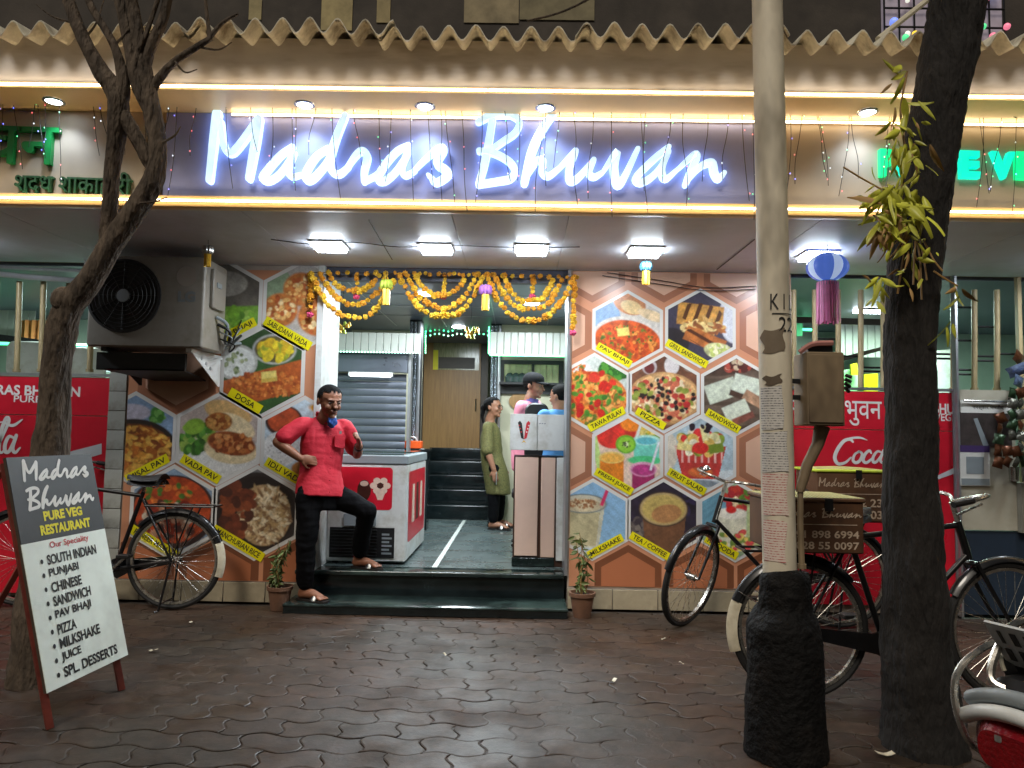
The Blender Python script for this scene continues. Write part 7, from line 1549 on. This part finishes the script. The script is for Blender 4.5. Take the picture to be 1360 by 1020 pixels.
# leafy climber
m_leaf = mat('climber_leaf', rgb(176, 178, 60), 0.45, var=0.35, scale=14, rand=0.3); m_leafd = mat('climber_leaf_dry', rgb(150, 118, 70), 0.7, var=0.3, scale=14, rand=0.3)
def leaf_mesh(name, m, L_, w_, bend):
    mb = MB(); mb.grid(lambda u, v: ((u - .5) * 2 * w_ * math.sin(math.pi * min(1, v * 0.94 + 0.04)) ** 0.8 * (1 - 0.35 * v), abs(u - .5) * w_ * 0.7 + bend * v * v * L_, -L_ * v), 4, 8); return mb.mesh(name, m, angle=2.0)
LM = [leaf_mesh('leaf', m_leaf, 0.10, 0.021, 0.3), leaf_mesh('leaf', m_leaf, 0.095, 0.015, -0.2), leaf_mesh('leaf', m_leafd, 0.10, 0.014, 0.35), leaf_mesh('leaf', m_leaf, 0.14, 0.013, 0.15)]
CL = thing('climbing_plant', 'yellow green leafy climber hanging on the thick trunk', 'plant', at(1200, 300, 3.2))
stem = [at(1205, 95, 3.25), at(1196, 150, 3.2), at(1203, 210, 3.18), at(1197, 260, 3.17), at(1202, 320, 3.18), at(1192, 390, 3.2)]; MB().tube([tuple(q) for q in smooth_path([tuple(p) for p in stem], 5)], 0.005, 6).build('stem', m_leafd, CL)
for pts in ([(1217, 318), (1222, 345), (1224, 398)], [(1222, 316), (1228, 350), (1231, 372)], [(1226, 318), (1240, 345), (1252, 360)], [(1216, 320), (1214, 350), (1213, 378)], [(1120, 222), (1150, 240), (1190, 262)], [(1205, 305), (1192, 330), (1180, 345)], [(1240, 360), (1258, 372), (1272, 380)]):
    MB().tube([tuple(q) for q in smooth_path([tuple(at(x, y, 3.17)) for x, y in pts], 5)], 0.004, 5).build('aerial_root', m_leafd, CL)
def leaves(cx, cy, sx, sy, n, dry=0.15, sc=1.0, tilt=0.5):
    for _ in range(n):
        o = link_mesh('leaf', LM[2] if random.random() < dry else LM[random.choice((0, 1, 3))], None, CL); p = at(random.gauss(cx, sx), random.gauss(cy, sy), 3.17 + random.uniform(-0.08, 0.04)); o.location = p - root_loc(CL)
        o.rotation_euler = (random.gauss(0, 0.5), random.gauss(0, tilt), random.uniform(-1.2, 1.2)); s_ = sc * random.uniform(0.7, 1.3); o.scale = (s_, s_, s_)
leaves(1196, 235, 14, 50, 34, 0.2, 0.55, 1.0); leaves(1210, 330, 16, 30, 20, 0.4, 0.5, 1.0); leaves(1203, 98, 6, 4, 4, 0, 0.9, 1.3); leaves(1200, 140, 9, 12, 10); leaves(1206, 200, 9, 16, 16); leaves(1190, 262, 14, 14, 34, 0.1, 1.1, 0.8); leaves(1160, 262, 8, 5, 5, 0, 1.1, 1.2); leaves(1182, 292, 12, 10, 20, 0.3, 1.0); leaves(1214, 270, 12, 16, 16, 0.05, 1.2); leaves(1176, 312, 5, 8, 6, 0.2); leaves(1168, 375, 9, 5, 7, 0.05, 0.9, 1.1); leaves(1166, 393, 4, 6, 3, 0.2, 0.8); leaves(1273, 380, 4, 5, 4, 0.6, 0.9); leaves(1266, 430, 4, 5, 3, 0, 0.9); leaves(1216, 350, 8, 12, 6, 0.4, 0.8)

# ------------------------------------------------------------------ potted plants
m_terrac = mat('flowerpot_clay', rgb(120, 86, 66), 0.7, var=0.2, scale=9, dirt=rgb(84, 64, 52)); m_plant = mat('pot_plant_leaf', rgb(84, 96, 48), 0.55, var=0.3, scale=20, rand=0.35); m_soil = mat('soil', rgb(46, 36, 28), 0.95)
PLM = [leaf_mesh('leaf', m_plant, 0.055, 0.011, 0.2), leaf_mesh('leaf', m_plant, 0.045, 0.012, -0.2)]
def potted(label, px, py, Y, sc, hgt, seed):
    rr = random.Random(seed); p = at(px, py, Y); p.z = 0.0; t = thing('potted_plant', label, 'plant', p)
    MB().lathe([(0, 0.0), (0.065 * sc, 0.0), (0.088 * sc, 0.15 * sc), (0.098 * sc, 0.152 * sc), (0.10 * sc, 0.18 * sc), (0.088 * sc, 0.18 * sc), (0.084 * sc, 0.155 * sc)], p, 20).build('pot', m_terrac, t)
    MB().lathe([(0, 0.16 * sc), (0.085 * sc, 0.158 * sc)], p, 16).build('soil', m_soil, t)
    for k in range(5):
        a = rr.uniform(0, 6.28); h = hgt * rr.uniform(0.6, 1.0); pts = [p + Vector((0.02 * math.cos(a), 0.02 * math.sin(a), 0.15 * sc)), p + Vector((0.045 * math.cos(a), 0.04 * math.sin(a), h * .5)), p + Vector((rr.uniform(-.07, .09), rr.uniform(-.08, .02), h))]
        P = smooth_path([tuple(q) for q in pts], 8); MB().tube(P, [0.006 - 0.004 * i / len(P) for i in range(len(P))], 5).build('stem', m_leafd, t)
        for i in range(20):
            q = Vector(P[min(len(P) - 1, int(len(P) * rr.uniform(0.35, 1.0)))]); o = link_mesh('leaf', PLM[i % 2], None, t); o.location = q - root_loc(t) + Vector((rr.uniform(-.01, .01), rr.uniform(-.01, .01), 0)); o.rotation_euler = (rr.gauss(0, 0.7), rr.gauss(0, 0.9), rr.uniform(0, 6.28)); s_ = rr.uniform(0.7, 1.4); o.scale = (s_, s_, s_)
potted('bushy plant in a clay pot beside the right end of the step', 773, 812, 5.55, 0.98, 0.66, 3); potted('dim plant in a clay pot between the left poster and the man in red', 371, 806, 5.58, 0.95, 0.55, 5)

# ------------------------------------------------------------------ fairy light curtains
m_fairy = [emit('fairy_red', (1, 0.1, 0.12), 1.8, small=True), emit('fairy_green', (0.05, 1, 0.35), 1.6, small=True), emit('fairy_blue', (0.12, 0.15, 1), 2.6, small=True), emit('fairy_white', (0.8, 0.9, 1), 1.6, small=True)]
BULB = []
for m in m_fairy:
    mb = MB(); mb.ball((0, 0, 0), (0.0032, 0.0032, 0.0045), 6, 4); BULB.append(mb)
def curtain(label, xs, y0, y1, sway, loop=0):
    Y = YS - 0.07; t = thing('fairy_lights', label, 'fairy lights', at(xs[0], y0, Y), 'fairy light curtains over the signs'); rr = random.Random(int(xs[0]))
    path_t = [at(x, y0 + (x - 680) * 0.02 + rr.uniform(-3, 3), Y - 0.02) for x in np.linspace(xs[0], xs[-1], max(4, len(xs) * 2))]; MB().tube([tuple(q) for q in smooth_path([tuple(p) for p in path_t], 3)], 0.0022, 4).build('main_wire', m_wire, t)
    for x in xs:
        d = rr.uniform(-sway, sway); ln = rr.uniform(0.55, 1.0); yy0 = y0 + (x - 680) * 0.022; ye = yy0 + (y1 - y0) * ln; pts = [(x, yy0), (x + d * .3 + rr.uniform(-3, 3), yy0 + (ye - yy0) * .35), (x + d * .7 + rr.uniform(-3, 3), yy0 + (ye - yy0) * .7), (x + d, ye)]
        P = [Vector(q) for q in smooth_path([tuple(at(a_, b_, Y + rr.uniform(-.015, .015))) for a_, b_ in pts], 8)]; so_ = MB().tube(P, 0.0019, 4).build('strand', m_wire, t); sets_ = [MB() for _ in range(4)]
        for q in P[2::4]:
            if rr.random() < 0.35: continue
            k = rr.randrange(4)
            for _ in range(1):
                off = Vector((rr.uniform(-.012, .012), -0.006, rr.uniform(-.01, .01))); b_ = BULB[k]; sets_[k].add([Vector(v) + q + off for v in b_.v], b_.f)
        for k in range(4):
            if sets_[k].v: sets_[k].build('bulbs', m_fairy[k], so_, kind='stuff')
curtain('coloured fairy light strands hanging over the green Devanagari sign', [4, 14, 46, 52, 64, 80, 120, 132, 170, 186], 128, 270, 16)
curtain('coloured fairy light strands hanging over the first glowing word', [225, 236, 262, 300, 330, 360, 388, 392, 421, 440, 468, 500, 520, 545, 566, 584, 590], 128, 276, 14)
curtain('coloured fairy light strands hanging over the second glowing word', [612, 640, 668, 690, 722, 724, 744, 760, 788, 812, 850, 858, 890, 908, 940, 968, 985, 1000], 134, 290, 12)
curtain('coloured fairy light strands hanging over the lit green letters', [1050, 1066, 1084, 1086, 1128, 1130, 1182, 1184, 1216, 1300, 1306, 1330, 1350], 140, 290, 18)
# cables on the soffit
for pts, Y, lab in (([(490, 292), (505, 318), (521, 345)], 5.0, 'thin dark cable crossing the soffit above the garlands'), ([(360, 318), (420, 325), (470, 322), (530, 328), (600, 326), (690, 329), (770, 328)], 5.15, 'thin cable looping along the soffit between the panel lights'), ([(800, 366), (880, 378), (940, 386), (1004, 384)], YF - 0.03, 'dark double cable sagging across the top of the right poster'), ([(806, 362), (880, 373), (940, 382), (1004, 380)], YF - 0.03, 'dark thin cable just above the sagging pair on the right poster'), ([(1002, 318), (975, 340), (952, 358)], 5.1, 'thin cable slanting across the soffit near the utility pole')):
    P = [at(x, y, Y) for x, y in pts]
    if Y < 5.5:
        cc_ = Vector((0, 0, CAMH)); P = [cc_ + (q - cc_) * ((ZS - 0.006 - CAMH) / (q.z - CAMH)) for q in P]
    solo('cable', MB().tube([tuple(q) for q in smooth_path([tuple(p) for p in P], 5)], 0.0035, 5), m_wire, lab, 'cable', loc=P[0])

# ------------------------------------------------------------------ neighbouring stall at the right
YB = YF - 0.02
xa, xb = gx(1276, YB, 640), gx(1350, YB, 640)
ST = thing('shop_stall', 'pale stall front with dark blue base at the right edge beside the red panel', 'stall', ((xa + xb) / 2, YB, 0))
MB().mm((xa, YB, gz(1310, 704, YB)), (xb, YB + 0.05, gz(1310, 518, YB))).build('front_board', mat('stall_board', rgb(176, 170, 152), 0.55, var=0.1, scale=4, dirt=rgb(140, 132, 114)), ST, smooth=False)
MB().mm((xa + 0.01, YB + 0.01, 0.02), (xb + 0.9, YB + 0.05, gz(1310, 706, YB))).build('base_panel', mat('stall_blue', rgb(26, 40, 56), 0.6, var=0.2, scale=5), ST, smooth=False)
MB().mm((xb + 0.002, YB - 0.05, gz(1310, 706, YB)), (xb + 0.9, YB + 0.4, gz(1310, 640, YB))).build('shelf_block', mat('shelf_grey', rgb(120, 116, 104), 0.6, var=0.15), ST, smooth=False)
MB().mm((xa - 0.02, YB - 0.01, 0.0), (xa - 0.002, YB + 0.05, ZS)).build('upright', m_alu, ST, smooth=False)
MB().mm((gx(1352, YB, 400), YB, 0.9), (gx(1357, YB, 400), YB + 0.04, ZS)).build('upright', m_bamboo, ST, smooth=False)
def sheet_thing(name, label, x0, y0, x1, y1, Y, m):
    a, c = at(x0, y1, Y), at(x1, y0, Y); t = thing(name, label, 'poster', (a.x, Y, a.z)); MB().mm((a.x, Y, a.z), (c.x, Y + 0.004, c.z)).build('sheet', m, t, smooth=False); return t, a, c
t, a, c = sheet_thing('stall_poster', 'pale poster with Devanagari heading and dark picture on the stall front', 1275, 548, 1343, 592, YB - 0.008, mat('dark_picture', rgb(66, 58, 56), 0.4, var=0.5, scale=9))
h0, h1 = at(1276, 548, YB - 0.009), at(1342, 532, YB - 0.009); MB().mm((h0.x, YB - 0.009, h0.z), (h1.x, YB - 0.005, h1.z)).build('heading_strip', m_white_print, t, smooth=False)
mb = MB(); lettering(mb, 'नमस्कार भारतीय', (h0.x + 0.09, YB - 0.0102, h0.z + 0.02), (1, 0, 0), (0, 0, 1), ((h1.x - h0.x) * 0.62, 0.042), 0, 0.01); mb.build('lettering', m_black_print, t, smooth=False)
q0 = at(1293, 556, YB - 0.01); mb = MB(); mb.prism([(0, 0), (0.03, 0.005), (0.11, -0.20), (0.07, -0.21)], (q0.x, YB - 0.0086, q0.z), (1, 0, 0), (0, 0, 1), 0.0006); mb.build('printed_shape', m_grey, t, smooth=False)
t, a, c = sheet_thing('payment_poster', 'white payment poster with purple heading below the dark picture poster', 1276, 592, 1314, 645, YB - 0.012, m_white_print)
MB().mm((a.x, YB - 0.014, c.z - 0.05), (c.x, YB - 0.0125, c.z)).build('heading_strip', mat('purple_print', rgb(70, 50, 100), 0.5), t, smooth=False)
MB().mm((a.x + 0.045, YB - 0.0135, a.z + 0.09), (c.x - 0.045, YB - 0.0125, c.z - 0.085)).build('blank_square', m_grey, t, smooth=False)
MB().mm((a.x + 0.005, YB - 0.0135, a.z + 0.005), (c.x - 0.005, YB - 0.0125, a.z + 0.055)).build('foot_strip', m_grey, t, smooth=False)
# notice rail at the top of the stall board
mb = MB(); mb.tube([at(1280, 532, YB - 0.03), at(1340, 534, YB - 0.03)], 0.008, 6); solo('steel_rod', mb, m_chrome, 'thin steel rod fixed across the top of the stall board', 'rod', loc=at(1280, 532, YB - 0.03))
# hanging packet strips
m_foil = [mat('foil_silver', rgb(110, 110, 100), 0.25, 0.6, var=0.4, scale=30, bump=0.6), mat('foil_copper', rgb(100, 60, 38), 0.3, 0.5, var=0.4, scale=30, bump=0.6), mat('foil_green', rgb(48, 70, 46), 0.3, 0.4, var=0.4, scale=30, bump=0.6), mat('foil_blue', rgb(90, 104, 130), 0.4, 0.2, var=0.6, scale=40, bump=0.6, dirt=rgb(40, 60, 120))]
def packet_strip(label, px, py0, py1, Y, mi, w=0.06, dx=0):
    p = at(px, py0, Y); q = at(px + dx, py1, Y); t = thing('packet_strip', label, 'packets', q, 'hanging snack packet strips'); n = max(2, int((p.z - q.z) / 0.075))
    for k in range(n):
        c = p.lerp(q, (k + .5) / n); h = (p.z - q.z) / n * 0.48
        mb = MB(); mb.grid(lambda u, v: (c.x + (u - .5) * w * (1 - 0.12 * math.sin(v * 3.14)), c.y - 0.018 * math.sin(math.pi * u) * math.sin(math.pi * v), c.z + (v - .5) * 2 * h), 6, 6); kk = len(mb.v); mb.add([(v[0], 2 * c.y - v[1] + 0.001, v[2]) for v in mb.v], [tuple(reversed(f)) for f in mb.f]); mb.v = [tuple(c + Matrix.Rotation(0.5 * math.sin(k * 2.3 + px), 3, 'Y') @ Matrix.Rotation(0.7 * math.sin(k * 3.1 + px), 3, 'Z') @ (Vector(v) - c)) for v in mb.v]; mb.build('packet', m_foil[mi if (k + mi) % 3 else (mi + 1) % 3], t)
for k, (px, y0, y1, mi, dx) in enumerate(((1330, 548, 590, 1, -4), (1345, 515, 585, 2, 0), (1356, 515, 600, 0, 0), (1326, 590, 622, 1, 0), (1338, 592, 620, 1, 0), (1350, 592, 622, 0, 0), (1361, 600, 640, 2, 0))):
    packet_strip(('copper foil packet strip slanting over the stall poster edge', 'tall green foil packet strip at the stall', 'tall silver foil packet strip at the picture edge', 'short copper foil strip right of the payment poster', 'second short copper foil strip right of the payment poster', 'short silver foil strip at the stall shelf', 'green foil strip lowest at the picture edge')[k], px, y0, y1, YB - 0.10 - 0.02 * (k % 3), mi, 0.075, dx)
packet_strip('blue printed snack bags hanging high at the right edge', 1353, 468, 514, YB - 0.1, 3, 0.16)
p = at(1357, 636, YB - 0.09); p.z = gz(1357, 640, YB - 0.05) + 0.001
solo('steel_tumbler', MB().lathe([(0, 0), (0.035, 0), (0.042, 0.11), (0.038, 0.11), (0.032, 0.005), (0, 0.005)], (p.x, YB + 0.0, p.z), 16), m_chrome, 'small steel tumbler on the stall shelf at the right edge', 'tumbler', loc=p)

# ------------------------------------------------------------------ parked motorcycle, tail only in view
m_lens = mat('tail_lens_red', rgb(120, 10, 18), 0.12, var=0.2, scale=30, coat=0.5, bump=0.4, bscale=120); m_plate = mat('number_plate', rgb(200, 204, 206), 0.4, var=0.06, scale=8)
mo = at(1374, 985, 1.62); MC = thing('motorcycle', 'motorcycle tail with red lamp, chrome grab rail and number plate at the bottom right corner', 'motorcycle', (mo.x, mo.y, 0), local=True, rot=(0, 0, R(24)))
# local x = forward, y = left, z up; tail lamp at the origin
zl = mo.z
ln = MB(); ln.rbox((-0.06, -0.125, zl - 0.10), (0.06, 0.125, zl + 0.045), 0.07, 0, 8); ln.v = [(v[0] + 0.9 * v[1] ** 2 * 1.6, v[1], v[2]) for v in ln.v]; ln.build('tail_lamp', m_lens, MC)
for k in range(2): MB().rbox((-0.053, -0.05 + 0.085 * k, zl - 0.01), (-0.049, -0.035 + 0.085 * k, zl + 0.012), 0.004, 0, 2).build('reflector', m_silver, MC)
MB().tube([(-0.045 + 1.7 * y * y, y, zl + 0.052 - 2.2 * y * y) for y in np.linspace(-0.145, 0.145, 15)], 0.017, 10, True, (1.0, 1.0)).build('lamp_bezel', m_white, MC)
MB().tube([(-0.025 + 1.5 * y * y, y, zl + 0.083 - 2.0 * y * y) for y in np.linspace(-0.14, 0.14, 15)], 0.017, 10, True, (1.0, 1.0)).build('lamp_hood', m_grey, MC); MB().rbox((0.0, -0.10, zl + 0.03), (0.3, 0.10, zl + 0.11), 0.035, 0, 4).build('tail_top', m_black, MC)
MB().rbox((0.062, -0.13, zl - 0.16), (0.62, 0.13, zl + 0.04), 0.07, 0, 6).build('tail_cowl', mat('pale_bodywork', rgb(190, 186, 180), 0.3, var=0.05, scale=6, coat=0.4), MC)
Mp = Matrix.Rotation(R(-38), 3, 'Y'); pc = Vector((0.035, 0.0, zl + 0.175))
MB().box(pc, (0.006, 0.20, 0.125), Mp).build('number_plate', m_plate, MC)
for r_ in range(2):
    for k in range(6):
        c = pc + Mp @ Vector((-0.0045, 0.075 - k * 0.03, 0.026 - 0.052 * r_)); MB().box(c, (0.001, 0.014 if (k + r_) % 3 else 0.008, 0.036), Mp).build('plate_character', m_black_print, MC, smooth=False)
for s_ in (-1, 1):
    MB().tube([tuple(q) for q in smooth_path([(0.30, 0.11 * s_, zl + 0.16), (0.12, 0.135 * s_, zl + 0.165), (0.0, 0.15 * s_, zl + 0.12), (-0.03, 0.155 * s_, zl + 0.05), (0.0, 0.145 * s_, zl - 0.05), (0.08, 0.13 * s_, zl - 0.10)], 6)], 0.008, 8).build('grab_rail', m_steel, MC)
    MB().tube([tuple(q) for q in smooth_path([(0.20, 0.10 * s_, zl + 0.215), (0.08, 0.10 * s_, zl + 0.20), (0.0, 0.09 * s_, zl + 0.105), (0.02, 0.04 * s_, zl + 0.082)], 6)], 0.009, 8).build('guard_wire', m_steel, MC)
    pass
MB().rbox((0.08, -0.13, zl + 0.06), (0.85, 0.13, zl + 0.155), 0.045, 0, 4).build('seat', m_seat, MC)
w = link_mesh('wheel', WM[0], None, MC); w.location = (0.12, 0, 0.31); w.scale = (0.88, 2.6, 0.88)
for nm, me in (('rim', WM[1]), ('hub', WM[2])): link_mesh(nm, me, None, w)
w = link_mesh('wheel', WM[0], None, MC); w.location = (1.38, 0, 0.31); w.scale = (0.88, 2.2, 0.88)
for nm, me in (('rim', WM[1]), ('hub', WM[2])): link_mesh(nm, me, None, w)
MB().ball((0.95, 0, zl + 0.12), (0.26, 0.14, 0.13), 16, 10).build('fuel_tank', m_red, MC); MB().rbox((0.55, -0.13, 0.25), (0.95, 0.13, 0.55), 0.04, 1, 3).build('engine', m_grey, MC)
for s_ in (-1, 1): MB().tube([(1.38, 0.09 * s_, 0.31), (1.2, 0.09 * s_, 0.95)], 0.02, 8).build('fork', m_chrome, MC); MB().tube([(1.2, 0, 0.98), (1.15, 0.2 * s_, 1.05), (1.05, 0.36 * s_, 1.03)], 0.012, 8).build('handlebar', m_chrome, MC)
MB().lathe([(0, 0.0), (0.075, 0.0), (0.08, 0.05), (0, 0.06)], (1.3, 0, 0.88), 16, Matrix.Rotation(R(90), 3, 'Y')).build('headlamp', m_chrome, MC)
MB().tube([(0.10, 0.0, zl - 0.06), (-0.02, 0, zl - 0.20), (-0.14, 0, zl - 0.36)], 0.05, 10, True, (1.5, 0.25)).build('rear_mudguard', m_bike, MC)
mi_ = at(1352, 882, 1.75)
MR = thing('scooter_mirror', 'round black mirror with pale rim at the right edge above the motorcycle tail', 'mirror', mi_)
Mq = Matrix.Rotation(R(70), 3, 'X') @ Matrix.Rotation(R(15), 3, 'Y')
MB().lathe([(0, 0.02), (0.03, 0.018), (0.042, 0.004), (0.044, -0.004), (0, -0.006)], mi_, 20, Mq).build('shell', m_black, MR); MB().tube([mi_ + Mq @ Vector((0.044 * math.cos(a), 0.044 * math.sin(a), 0)) for a in np.linspace(R(20), R(200), 14)], 0.005, 6).build('rim', m_guardw, MR)
MB().tube([mi_, mi_ + Vector((0.06, 0.05, -0.16)), mi_ + Vector((0.10, 0.22, -0.25))], 0.006, 6).build('stalk', m_black, MR)

# ------------------------------------------------------------------ building behind, window with ornaments, litter
BK = thing('background_building', 'dark plastered building rising behind the corrugated roof', 'building', (0, 8.6, 0))
MB().mm((-12, 8.6, 2.95), (12, 8.9, 9.5)).build('wall', m_dark_wall, BK, smooth=False)
for k, (x0, x1, y0, y1, c_) in enumerate(((330, 348, 0, 26, rgb(150, 138, 100)), (426, 470, -40, 40, rgb(160, 146, 104)), (500, 520, -40, 30, rgb(150, 136, 98)), (616, 690, -40, 30, rgb(140, 128, 100)), (690, 790, -40, 26, rgb(120, 112, 86)))):
    a, c = at(x0, y1, 8.59), at(x1, y0, 8.59); MB().mm((a.x, 8.588 - 0.001 * k, a.z), (c.x, 8.599, c.z)).build('plaster_panel', mat('old_paint%d' % k, c_, 0.8, var=0.3, scale=4), BK, smooth=False)
a, c = at(1174, 62, 8.5), at(1330, -60, 8.5)
wd = thing('grilled_window', 'barred upper window hung with coloured festive lights behind the roof at the right', 'window', ((a.x + c.x) / 2, 8.5, a.z))
MB().mm((a.x, 8.52, a.z), (c.x, 8.56, c.z)).build('pane', emit('lit_curtain', (0.42, 0.36, 0.42), 0.22, base=rgb(150, 140, 150), var=0.3), wd, smooth=False)
for k in range(9): x = a.x + (c.x - a.x) * k / 8; MB().tube([(x, 8.48, a.z), (x, 8.48, c.z)], 0.012, 6).build('bar', m_iron, wd)
for k in range(6): z = a.z + (c.z - a.z) * k / 5; MB().tube([(a.x, 8.475, z), (c.x, 8.475, z)], 0.012, 6).build('bar', m_iron, wd)
orn = [emit('ornament%d' % k, c_, 0.8, base=c_, small=True) for k, c_ in enumerate(((0.9, 0.6, 0.05), (0.1, 0.8, 0.3), (0.2, 0.3, 0.9), (0.8, 0.2, 0.3), (0.8, 0.8, 0.7)))]
rr = random.Random(4)
for k in range(26): MB().ball((rr.uniform(a.x, c.x), 8.43, rr.uniform(a.z, c.z)), rr.uniform(0.025, 0.06), 8, 6).build('ornament', orn[k % 5], wd)
solo('bamboo_stick', MB().tube([at(1166, 52, 4.0), at(1242, -8, 4.2)], 0.016, 8), m_guardw, 'pale stick leaning on the corrugated roof under the barred window', 'stick', loc=at(1166, 52, 4.0))
solo('fallen_twig', MB().tube([tuple(q) for q in smooth_path([tuple(at(x, y, 3.9)) for x, y in ((700, 28), (740, 18), (772, 4), (790, -8))], 4)], [0.006] * 9 + [0.008] * 4, 6), m_bark, 'dry twig caught on the middle of the corrugated roof', 'twig', loc=at(700, 28, 3.9))
for k, (px, py, L_, w_) in enumerate(((253, 826, 0.03, 0.02), (204, 863, 0.05, 0.025), (1175, 1000, 0.075, 0.03), (815, 903, 0.04, 0.02), (905, 880, 0.03, 0.012), (590, 868, 0.03, 0.012), (1085, 968, 0.02, 0.02), (881, 848, 0.025, 0.02))):
    d = CR @ Vector(((px - 680) / F, -(py - 510) / F, -1.0)); q = Vector((0, 0, CAMH)) + d * (-(CAMH - 0.012) / d.z)
    lab = ('beside the left bicycle wheel', 'right of the sandwich board', 'near the foot of the thick trunk', 'in the middle of the pavement', 'near the turned bicycle wheel', 'in front of the step', 'at the black base of the utility pole', 'between the step and the turned wheel')[k]
    mb = MB(); an = rr.uniform(0, 3); mb.grid(lambda u, v: (q.x + (u - .5) * L_ * math.cos(an) - (v - .5) * w_ * math.sin(an), q.y + (u - .5) * L_ * math.sin(an) + (v - .5) * w_ * math.cos(an), q.z + 0.006 * math.sin(u * 5 + k)), 4, 2)
    kk = len(mb.v); mb.add([(v[0], v[1], v[2] - 0.001) for v in mb.v], [tuple(reversed(f)) for f in mb.f]); solo('paper_scrap', mb, m_guardw, 'small white paper scrap on the pavement ' + lab, 'litter', 'paper scraps on the pavement', loc=q)
bpy.data.objects.remove(_fo)
